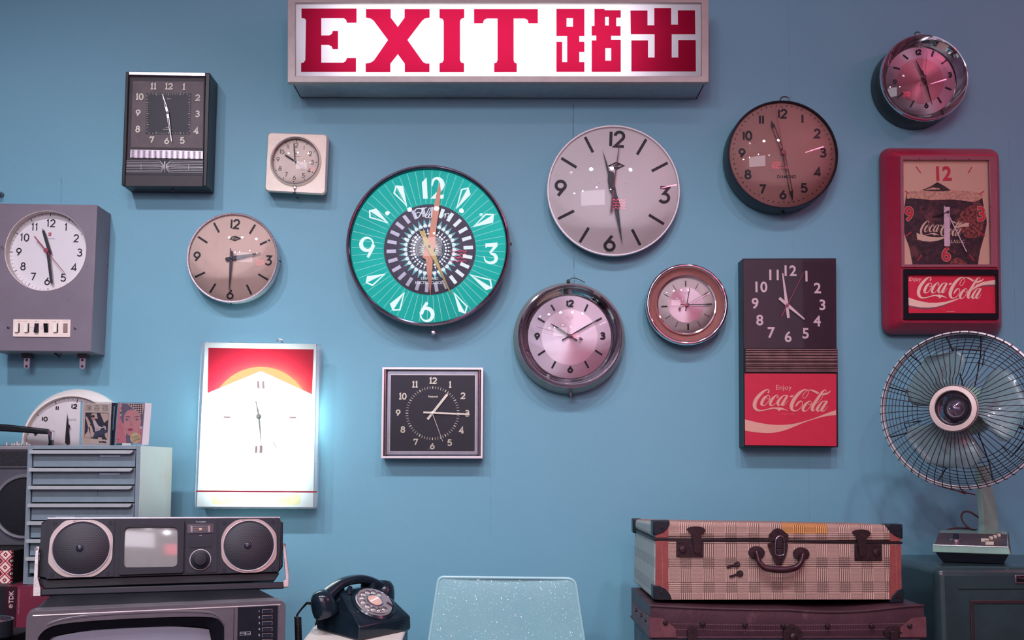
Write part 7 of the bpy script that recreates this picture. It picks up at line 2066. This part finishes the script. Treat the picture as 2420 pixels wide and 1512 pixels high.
    # the two keys hung on the front
    def key(label, bow, tip, R):
        q = f(*bow, .003); t = f(*tip, .003)
        kk = thing('key', label, 'key', f.o + Vector((q[0], -.0015, q[1])), None, 'keys on the tweed suitcase')
        d = Vector((t[0] - q[0], t[1] - q[1])); L_ = d.length; d.normalize(); n = Vector((-d.y, d.x))
        b = MB(); bow_l = [(R * cos(a) * 1.0, R * sin(a) * .9) for a in [2 * pi * i / 24 for i in range(24)]]
        b.prism([bow_l, circ((-d.x * R * .4, -d.y * R * .4), R * .22, 12)], -.0022, 0, BRASS)
        s0 = d * R * .7; e = d * L_
        lp_ = [s0 + n * .0026, e * .62 + n * .0026, e * .66 + n * .005, e * .78 + n * .005, e * .80 + n * .002, e * .9 + n * .0045, e + n * .003, e - n * .0015, s0 - n * .0026]
        b.prism([tuple(p) for p in lp_], -.0020, -.0004, BRASS); b.build('blade', kk, bevel=.0005)
        b = MB(); b.tube([(-d.x * R * .4 + .0035 * cos(a), -.001 + .003 * sin(a), -d.y * R * .4 + .0035 * sin(a) + .003) for a in [2 * pi * i / 12 for i in range(12)]], .0006, DARKMETAL, 6, closed=True); b.build('key_ring', kk)
    key('small dark key on the tweed suitcase, the higher of two', (1318, 648), (1200, 672), .0075)
    key('small dark key on the tweed suitcase, below the other key', (1350, 752), (1232, 782), .0085)
tweed_case()

LOWZ = None
def leather_case():
    y = yD(2.0); f = Fr(1840, 1445, y, zoom=(1470, 1200, 4.846)); g = Fr(1840, 1445, y, zoom=(1820, 1200, 4.847))
    zt = H - 308 * 2.05 * 1.28 / 2500
    zb = zt - .245
    f.o = Vector((f.o.x, y, zb)); g.o = f.o
    o = thing('suitcase', 'sagging dark brown leather suitcase with studs, under the tweed one', 'suitcase', f.o)
    LE = M('dark_brown_leather', C(74, 44, 58, .9), .42, var=.22, scale=14, bump=.35, bscale=90, wear=C(96, 62, 72, .9), wscale=10, wlo=.58, whi=.75)
    PATCH = M('worn_corner_leather', C(90, 50, 62, .9), .45, var=.2, bump=.3, bscale=120)
    SIDE = M('case_side_canvas', C(78, 84, 104), .6, var=.2, scale=20, bump=.3)
    D = .36; top = zt - zb - .0012
    xl = f(320, 1300)[0]; xr = g(1762, 1300)[0]
    # lid: sagging top between two ends
    N = 30; M_ = 8; vs = []; fs = []
    def topz(u, v):      # u along the width, v depth
        s = sin(pi * min(1, max(0, (u - .02) / .96))) ** .8
        edge = .0 if u < .5 else .0
        return top - .010 * s * (1 - .35 * v) - .004 * (1 - v) - (.007 * sin(pi * min(1, max(0, (u - .5) / .42))) * (1 - v) if u > .5 else 0)
    for j in range(M_ + 1):
        for i in range(N + 1):
            u, v = i / N, j / M_; vs.append((xl + (xr - xl) * u, D * v, topz(u, v)))
    for j in range(M_):
        for i in range(N):
            a = j * (N + 1) + i; fs.append((a, a + 1, a + N + 2, a + N + 1))
    lz = top - .078
    o0 = len(vs)
    mid = []
    for i in range(N + 1):
        u = i / N; vs.append((xl + (xr - xl) * u, -.004 - .003 * sin(pi * u), top - .036 - .005 * sin(pi * u)))
    for i in range(N + 1):
        u = i / N; vs.append((xl + (xr - xl) * u, -.001, lz))
    for i in range(N):
        fs.append((i, o0 + i, o0 + i + 1, i + 1)); fs.append((o0 + i, o0 + N + 1 + i, o0 + N + 2 + i, o0 + i + 1))
    # ends and back of the lid
    bk = len(vs); vs += [(xl, D, lz), (xr, D, lz)]
    L0 = [0, o0, o0 + N + 1, bk] + [j * (N + 1) for j in range(M_, 0, -1)]
    R0 = [N, o0 + N, o0 + 2 * N + 1, bk + 1] + [j * (N + 1) + N for j in range(M_, 0, -1)]
    fs += [tuple(L0), tuple(R0)]
    fs.append(tuple([M_ * (N + 1) + i for i in range(N + 1)] + [bk + 1, bk]))
    b = MB(); b.add(vs, fs, LE); lid = b.build('lid', o, smooth=50)
    MB().box(xl + .006, xr - .006, .004, D - .004, 0, lz + .004, SIDE).build('base', o, bevel=.004)
    # edge roll, stitching
    b = MB(); b.tube([(xl + (xr - xl) * i / N, -.001, topz(i / N, 0) + .0005) for i in range(N + 1)], .0032, LE, 8); b.build('edge_roll', o)
    b = MB(); b.tube([(xl - .001, D, lz), (xl - .001, -.002, lz), (xr + .001, -.002, lz), (xr + .001, D, lz)], .0032, LE, 8); b.build('lid_welt', o)
    b = MB(); TH = M('pale_stitch', C(128, 92, 104, .9), .6)
    for dz in (.043, .056, .074):
        n = 110
        for i in range(n):
            u = (i + .2) / n; x = xl + (xr - xl) * u
            if .075 < u < .925 or dz > .07: b.stroke([(x, top - dz - .005 * sin(pi * u)), (x + .0034, top - dz - .005 * sin(pi * u) - .0004)], .0009, -.0079 if dz < .05 else (-.0072 if dz < .06 else -.0030), TH)
    st = b.build('stitching', o, smooth=0)
    # leather corner patches
    for s, xe in ((1, xl), (-1, xr)):
        q = [(xe - s * .002, top - .030), (xe + s * .030, top - .032), (xe + s * .060, top - .056), (xe + s * .062, lz + .001), (xe - s * .002, lz + .001)]
        b = MB(); b.prism(roundpoly(q, .002, 3), -.0085, .004, PATCH); b.box(min(xe - s * .0025, xe + s * .002), max(xe - s * .0025, xe + s * .002), -.006, .09, lz + .001, top - .030, PATCH); b.build('corner_patch', o, bevel=.0015)
    b = MB(); b.box(xl - .0015, xl + .001, .09, D - .01, lz + .002, top - .035, PATCH); b.build('side_strap', o)
    for F_, x, z_ in ((f, 497, 1315), (f, 922, 1327), (f, 1408, 1340), (g, 152, 1352), (g, 658, 1352), (g, 1165, 1352), (g, 1598, 1352)):
        c = F_(x, z_, .008); lathe_obj('stud', o, c, [(.0066, -.006), (.0060, -.0105), (.004, -.0125), (0, -.013)], BRASS, 18)
    for yy in (.06, .14, .24):
        b = MB(); b.tube([(xl - .001, yy, top - .045), (xl - .005, yy, top - .045)], .005, BRASS, 14); b.build('stud', o)
    # fastenings along the lower edge
    c = f(802, 1440, .008); b = MB(); b.prism(roundpoly([(c[0] - .012, c[1] + .012), (c[0], c[1] + .020), (c[0] + .012, c[1] + .012), (c[0] + .010, c[1] - .03), (c[0] - .010, c[1] - .03)], .006, 5), -.011, -.001, BRASS); b.build('hasp', o, bevel=.001)
    c = g(255, 1430, .008); b = MB(); b.prism(roundpoly([(c[0] - .022, c[1] + .004), (c[0] - .012, c[1] + .018), (c[0] + .004, c[1] + .020), (c[0] + .024, c[1] + .004), (c[0] + .022, c[1] - .03), (c[0] - .022, c[1] - .03)], .005, 5), -.010, -.001, BRASS); ob = b.build('clasp', o, bevel=.001)
    lathe_obj('clasp_knob', ob, (c[0] + .002, c[1] - .010), [(.009, -.010), (.009, -.014), (.006, -.016), (0, -.016)], BRASS, 20)
    for dx, dz in ((-.014, .002), (.0, .012), (.015, .004)): lathe_obj('rivet', ob, (c[0] + dx, c[1] + dz), [(.003, -.010), (.002, -.0118), (0, -.012)], BRASS, 12)
    c = g(1418, 1425, .008); b = MB(); b.lathe(c, [(.0001, -.009), (.014, -.008), (.0145, -.002)], BRASS, 24, sx=1.7); ob = b.build('handle_mount', o)
    b = MB(); b.prism(rect(c[0] - .010, c[1] - .035, c[0] + .008, c[1] + .004), -.013, -.008, BRASS); b.build('handle_strap', ob, bevel=.001)
    for dx in (-.017, .017): lathe_obj('rivet', ob, (c[0] + dx, c[1] - .001), [(.003, -.008), (.002, -.0105), (0, -.0108)], BRASS, 12)
    w = MB(); TW2 = M('bench_wood', (.06, .04, .045), .5, var=.3, scale=10)
    bo = thing('bench', 'dark wooden bench carrying the two suitcases', 'bench', (f.o.x, y + .18, 0))
    MB().box(xl - .04, xr + .02, -.22, .22, zb - .03, zb - .0006, TW2).build('bench_top', bo, bevel=.003)
    for sx in (xl + .02, xr - .04):
        for sy in (-.17, .17): MB().box(sx - .025, sx + .025, sy - .025, sy + .025, 0, zb - .03, TW2).build('leg', bo)
leather_case()

# ------------------------------------------------------------------ green metal cabinet and the fan
CABZ = H - .201 * 1.28
def green_cabinet():
    x0 = .885 * 1.28; x1 = 1.86; y0 = yD(2.17)
    o = thing('metal_cabinet', 'dark green metal cabinet with a small framed badge, under the fan', 'cabinet', ((x0 + x1) / 2, y0, 0))
    GRN = M('dark_green_enamel', (.030, .062, .066), .25, var=.25, scale=8, bump=.12, bscale=20, coat=.3, wear=(.10, .12, .14), wscale=30, wlo=.72, whi=.76)
    hw = (x1 - x0) / 2
    MB().box(-hw, hw, 0, -y0 - .004, .02, CABZ - .0005, GRN).build('cabinet_body', o, bevel=.022, seg=5)
    f = Fr(2330, 1440, y0, zoom=(2100, 1150, 4.178)); f.o = Vector((o.location.x, y0, 0))
    xa = f(800, 1120)[0]; za = f(800, 1118)[1]; RB = M('reddish_door_edge', C(66, 46, 56), .4, var=.15)
    b = MB(); b.prism([rect(xa, .10, hw - .06, za), rect(xa + .009, .109, hw - .069, za - .009)], -.004, .001, RB); b.build('door_border', o, bevel=.001)
    b = MB(); b.prism(rect(xa + .009, .109, hw - .069, za - .009), -.0012, .001, GRN); b.build('door', o)
    b = MB(); q = f(690, 1008); r = f(1337, 1000); b.prism([(q[0], q[1]), (hw - .05, r[1]), (hw - .05, r[1] - .002), (q[0], q[1] - .002)], -.0006, .001, BLACK); b.build('slot', o)
    w = f.L([(1245, 872), (1500, 872), (1500, 952), (1245, 952)], .001); inn = f.L([(1258, 882), (1488, 882), (1488, 943), (1258, 943)], .001)
    b = MB(); b.prism([w, inn], -.004, .001, SILVER); bd = b.build('badge_frame', o, bevel=.0006); b = MB(); b.prism(inn, -.0012, .001, BLACKGLOSS)
    c = f(1372, 908, .002); LN = M('badge_line', C(96, 60, 66), .4, metal=.3)
    for s in (-1, 1): b.stroke([(c[0] + s * .004, c[1]), (c[0] + s * .028, c[1] + .004), (c[0] + s * .034, c[1] + .002)], [.003, .0016, .0006], -.0016, LN)
    b.flat([(c[0] - .003, c[1] + .006), (c[0] + .003, c[1] + .006), (c[0], c[1] - .008)], -.0016, LN); b.build('badge', bd, smooth=0)
    for x, z_, r in ((622, 838, .005), (1115, 832, .006)):
        q = f(x, z_); 
    o2 = thing('paper_scrap', 'tiny white scrap lying on the green cabinet near the tweed suitcase', 'scrap', (Pz(2160, 1308, CABZ + .001).x, Pz(2160, 1308, CABZ).y + .0, CABZ + .0004))
    MB().box(-.008, .008, -.004, .004, 0, .0012, WHITEPRINT).build('paper', o2)
green_cabinet()

def fan():
    yaw = radians(-27); y = yD(2.25)
    f = Fr(2295, 1290, y, yaw=yaw, zoom=(2200, 1200, 10.8)); f.o = Vector((f.o.x, f.o.y, CABZ))
    o = thing('electric_fan', 'pale green desk fan with a wire guard, standing on the green cabinet', 'fan', f.o, f.euler())
    MINT = M('mint_enamel', C(140, 168, 168), .35, var=.06, coat=.2); PANEL = M('fan_brown_panel', C(86, 70, 82), .4, var=.15, scale=30); DK = M('fan_dark_base', C(26, 30, 46), .45); SIDE = M('fan_side_brown', C(92, 70, 76), .45)
    lip = f.L([(22, 950), (1968, 962), (2040, 1172), (22, 1130)])
    Dp = .165
    xl, xr = lip[0][0], lip[2][0]; zl0, zl1 = lip[3][1], lip[0][1]
    zl0 = max(zl0, .018)
    zbk = zl1 + .034
    # upper housing, wedge shaped
    b = MB(); b.hexa([(xl, 0, zl0), (xr, 0, zl0), (xr - .006, Dp, zl0), (xl + .006, Dp, zl0), (xl + .002, 0, zl1), (xr - .005, 0, zl1), (xr - .010, Dp, zbk), (xl + .010, Dp, zbk)], MINT); b.build('base_housing', o, bevel=.0025)
    b = MB(); b.add([(xr - .0005, .004, zl0 + .002), (xr - .004, .004, zl1 - .001), (xr - .009, Dp - .004, zbk - .002), (xr - .0055, Dp - .004, zl0 + .002), (xr + .0012, .004, zl0 + .002), (xr - .0025, .004, zl1 - .001), (xr - .0075, Dp - .004, zbk - .002), (xr - .004, Dp - .004, zl0 + .002)], [(0, 1, 2, 3), (4, 7, 6, 5), (0, 4, 5, 1), (1, 5, 6, 2), (2, 6, 7, 3), (3, 7, 4, 0)], SIDE); b.build('side_plate', o)
    def onT(u, v, h=0.0):   # on the sloping top: u 0..1 across, v 0..1 back
        return (xl + .004 + (xr - xl - .010) * u, Dp * v, zl1 + (zbk - zl1) * v + h)
    b = MB(); q = [onT(.01, .03, .0008), onT(.985, .03, .0008), onT(.975, .78, .0008), onT(.025, .78, .0008)]
    b.hexa([(p[0], p[1], p[2] - .002) for p in q] + q, PANEL); b.build('top_panel', o)
    b = MB(); b.tube([(xl + .004, -.0004, zl1 + .0006), (xr - .007, -.0004, zl1 + .0006)], .0016, M('bright_edge', (.8, .78, .8), .25, metal=.6), 8); b.build('front_trim', o)
    b = MB(); b.hexa([(xl + .026, .016, 0.0004), (xr - .020, .016, 0.0004), (xr - .024, Dp - .012, 0.0004), (xl + .024, Dp - .012, 0.0004), (xl + .008, .004, zl0), (xr - .005, .004, zl0), (xr - .010, Dp - .004, zl0), (xl + .010, Dp - .004, zl0)], DK); b.build('plinth', o, bevel=.002)
    # knob and keys
    c = onT(.29, .30); b = MB(); S = 24
    kb = thing_part = None
    def vcyl(name, c, prof, mat, seg=24, par=o):
        b = MB(); vs = []; fs = []
        for r, h in prof: vs += [(c[0] + r * cos(2 * pi * i / seg), c[1] + r * sin(2 * pi * i / seg), c[2] + h) for i in range(seg)]
        for q in range(len(prof) - 1):
            for i in range(seg): fs.append((q * seg + i, q * seg + (i + 1) % seg, (q + 1) * seg + (i + 1) % seg, (q + 1) * seg + i))
        fs.append(tuple((len(prof) - 1) * seg + i for i in range(seg))); b.add(vs, fs, mat); return b.build(name, par)
    kd = vcyl('timer_dial', c, [(.017, -.002), (.017, .004), (.015, .006)], SILVER)
    b = MB(); b.box(c[0] - .006, c[0] + .008, c[1] - .008, c[1] + .008, c[2] + .004, c[2] + .021, M('dark_blue_knob', C(36, 44, 62), .3)); lab(b.build('timer_knob', o, bevel=.002), 'dark square timer knob')
    IV = M('ivory_key', C(232, 200, 196), .35, var=.03)
    for i, (u, v) in enumerate(((.69, .34), (.755, .16), (.765, .48), (.815, .58), (.865, .68))):
        w = .0105 if i < 2 else .005
        p = onT(u, v); b = MB(); b.box(p[0] - w - .0015, p[0] + w + .0015, p[1] - .001, p[1] + .014, p[2] - .002, p[2] + .009, PANEL); b.box(p[0] - w, p[0] + w, p[1] - .008, p[1] + .004, p[2] - .002, p[2] + .0075, IV); b.build('push_key', o, bevel=.001)
    # column with its own turn
    g = Fr(2320, 1270, yD(2.335), yaw=radians(-58), zoom=(2040, 770, 2.608))
    R_l = Matrix.Rotation(-yaw, 3, 'Z')
    def toL(fr_, x, z, off): q = fr_(x, z, off); return R_l @ (fr_.o + fr_.R @ Vector((q[0], -off, q[1])) - f.o)
    fl = [toL(g, *p, 0) for p in ((708, 1285), (746, 1285), (741, 1160), (722, 960), (714, 860), (682, 860), (695, 970), (710, 1175))]
    bd_ = R_l @ (g.R @ Vector((0, 1, 0)))
    dep = [.074, .074, .066, .052, .046, .046, .052, .066]
    bk = [p + bd_ * d for p, d in zip(fl, dep)]
    b = MB(); n = len(fl); b.add(fl + bk, [tuple(range(n)), tuple(n + i for i in range(n))] + [(i, (i + 1) % n, n + (i + 1) % n, n + i) for i in range(n)], MINT); b.build('column', o, bevel=.0015)
    # head
    hyaw = radians(-37)
    h = Fr(2272, 968, yD(2.17), yaw=hyaw, zoom=(2040, 770, 2.608))
    Rr = .2055
    hd = bpy.data.objects.new('fan_head', None); COL.objects.link(hd); hd.parent = o; hd.empty_display_size = .03
    Mh = Matrix.Translation(R_l @ (h.o - f.o)) @ (R_l @ h.R).to_4x4()
    hd.matrix_local = Mh
    WIRE = M('dark_wire', C(70, 56, 68), .35, metal=.5, var=.2); WR = M('rear_wire', C(60, 60, 80), .4, metal=.4); RIMM = M('worn_guard_rim', C(222, 190, 192, .75), .4, metal=.2, var=.2, scale=60, wear=C(110, 84, 90), wscale=50, wlo=.62, whi=.68)
    b = MB(); b.lathe((0, 0), [(Rr * .975, -.006), (Rr * .99, -.010), (Rr * 1.012, -.009), (Rr * 1.018, .0), (Rr * 1.0, .009), (Rr * .975, .006), (Rr * .975, -.006)], RIMM, 96); b.build('guard_rim', hd)
    hub = (0, 0); ro = .060
    b = MB(); n = 58
    for i in range(n):
        a = 2 * pi * (i + .5) / n; da = .06
        P3 = []
        for r, yy, tw in ((ro * .98, -.078, 0), (.078, -.079, 0), (.092, -.070, -.5), (.098, -.068, -.5), (.14, -.058, -.5), (.185, -.036, -.5), (.203, -.016, -.5), (.2095, -.010, -.5), (.2105, .002, -.3)):
            P3.append((r * cos(a + tw * da), yy, r * sin(a + tw * da)))
        b.tube(P3, .00108, WIRE, 5)
    for rr, yy in ((.203, -.012),): b.tube([(rr * cos(2 * pi * i / 80), yy, rr * sin(2 * pi * i / 80)) for i in range(80)], .0013, WIRE, 5, closed=True)
    fg = b.build('front_guard_grille', hd)
    b = MB(); b.lathe(hub, [(ro * .98, -.074), (ro * 1.02, -.080), (ro * 1.0, -.086), (ro * .78, -.090), (ro * .74, -.084)], M('hub_cream_ring', C(214, 182, 192), .3, var=.05), 64); b.lathe(hub, [(ro * 1.0, -.0868), (ro * .985, -.0875), (ro * .97, -.087)], DARKMETAL, 64); b.build('hub_ring', hd)
    b = MB(); b.lathe(hub, [(ro * .76, -.086), (ro * .72, -.084), (ro * .70, -.080), (ro * .64, -.078)], DARKMETAL, 48)
    for i in range(60): 
        a = 2 * pi * i / 60; b.tube([(ro * .66 * cos(a), -.080, ro * .66 * sin(a)), (ro * .72 * cos(a), -.0835, ro * .72 * sin(a))], .0012, DARKMETAL, 5)
    b.build('knurled_ring', hd)
    b = MB(); b.lathe(hub, [(ro * .70, -.060), (ro * .60, -.066), (ro * .42, -.074), (ro * .2, -.083), (ro * .08, -.087), (0, -.088)], M('smoky_spinner', (.26, .25, .32), .08, metal=.9, var=.1), 48); b.build('spinner_cap', hd)
    # rear guard
    b = MB()
    for rr, yy in ((.200, .010), (.194, .018), (.188, .026), (.181, .033), (.173, .040), (.164, .047), (.154, .053), (.143, .059), (.131, .064)):
        b.tube([(rr * cos(2 * pi * i / 72), yy, rr * sin(2 * pi * i / 72)) for i in range(72)], .0010, WR, 5, closed=True)
    for a in (100, 75, 15, -20, -70, -110, 160, 200, 130):
        a = radians(a); b.tube([(r * cos(a), yy + .001, r * sin(a)) for r, yy in ((.205, .003), (.181, .034), (.15, .057), (.10, .072), (.06, .078))], .0018, WIRE, 6)
    for a in (85, 205, -35):      # bent supports
        a0, a1 = radians(a - 14), radians(a + 14)
        b.tube([(.125 * cos(a0), .066, .125 * sin(a0)), (.165 * cos(a0), .046, .165 * sin(a0)), (.170 * cos(a1), .044, .170 * sin(a1)), (.125 * cos(a1), .066, .125 * sin(a1))], .0018, WIRE, 6)
    b.build('rear_guard_grille', hd)
    # blades
    m, nt, bs = newmat('mint_blade')
    c_ = mixc(nt, ramp(nt, noise(nt, 18, 8, .7), .55, .72), (.21, .36, .38), (.15, .10, .12))
    nt.links.new(c_, bs.inputs['Base Color']); bs.inputs['Roughness'].default_value = .3; bs.inputs['Coat Weight'].default_value = .3
    for k, ac in enumerate((132, 12, -108)):
        b = MB(); NR, NA = 12, 14; vs = []; fs = []
        for i in range(NR + 1):
            t = i / NR; r = .040 + .122 * t
            half = radians(26 + 20 * sin(pi * min(1, t * .75)) if t < .72 else 46 * sqrt(max(0.02, 1 - ((t - .55) / .452) ** 4)))
            for j in range(NA + 1):
                s = -1 + 2 * j / NA; th = radians(ac) + s * half - .15 * t
                vs.append((r * cos(th), -.012 + .030 * s * (1 - .25 * t), r * sin(th)))
        for i in range(NR):
            for j in range(NA): a = i * (NA + 1) + j; fs.append((a, a + 1, a + NA + 2, a + NA + 1))
        b.add(vs, fs, m); b.build('blade', hd, smooth=60, solid=.0022)
    b = MB(); b.lathe(hub, [(0, -.050), (.020, -.050), (.044, -.035), (.046, .02), (.0, .02)], MINT, 40); b.build('blade_boss', hd)
    b = MB(); b.lathe(hub, [(0, .028), (.058, .030), (.066, .050), (.064, .110), (.050, .140), (0, .148)], MINT, 48); b.build('motor_housing', hd)
    # flex
    FX = M('brown_flex', C(92, 52, 58), .5, var=.1)
    k2 = Fr(2300, 1230, yD(2.38), zoom=(2200, 1200, 10.8))
    def wl(x, z, dy=0): q = k2(x, z); return R_l @ (k2.o + Vector((q[0], dy, q[1])) - f.o)
    p = [wl(x, z, d) for x, z, d in ((1240, 330, -.03), (1150, 200, 0), (1060, 120, .01), (960, 95, .015), (870, 130, .015), (815, 240, .01), (850, 370, .005), (940, 490, 0), (1040, 545, 0), (1150, 570, .01), (1230, 560, .02))]
    b = MB(); b.tube(spline([tuple(v) for v in p], 5), .0028, FX, 8)
    b.build('power_flex', o)
    p = [wl(x, z, d) for x, z, d in ((1130, 545, .03), (900, 530, .03), (700, 535, .03), (560, 570, .03), (450, 640, .03), (380, 730, .04))]
    p = [Vector((v.x, v.y, max(v.z, .004))) for v in p]
    b = MB(); b.tube(spline([tuple(v) for v in p], 5), .0026, FX, 8); b.build('power_flex', o)
    k3 = Fr(2260, 1160, yD(2.30), zoom=(2040, 770, 2.608))
    p = [R_l @ (k3.o + Vector((k3(x, z)[0], 0, k3(x, z)[1])) - f.o) for x, z in ((420, 955), (470, 985), (540, 1005), (620, 1025), (690, 1040))]
    b = MB(); b.tube(spline([tuple(v) for v in p], 4), .0018, FX, 6); q = p[3]; b.tube([q - Vector((.006, 0, -.002)), q + Vector((.006, 0, -.002))], .004, FX, 8); b.build('loose_flex', o)
fan()
SC.view_settings.view_transform = 'Standard'
SC.view_settings.look = 'None'
SC.view_settings.exposure = 0.12
SC.view_settings.gamma = 1.0
SC.view_settings.use_curve_mapping = False
SC.cycles.use_denoising = True
SC.cycles.max_bounces = 8
SC.cycles.diffuse_bounces = 2
SC.cycles.glossy_bounces = 4
SC.cycles.transparent_max_bounces = 12
SC.cycles.transmission_bounces = 6
SC.cycles.caustics_reflective = False
SC.cycles.caustics_refractive = False
SC.cycles.sample_clamp_indirect = 4.0
SC.cycles.use_adaptive_sampling = True
SC.cycles.adaptive_threshold = 0.035
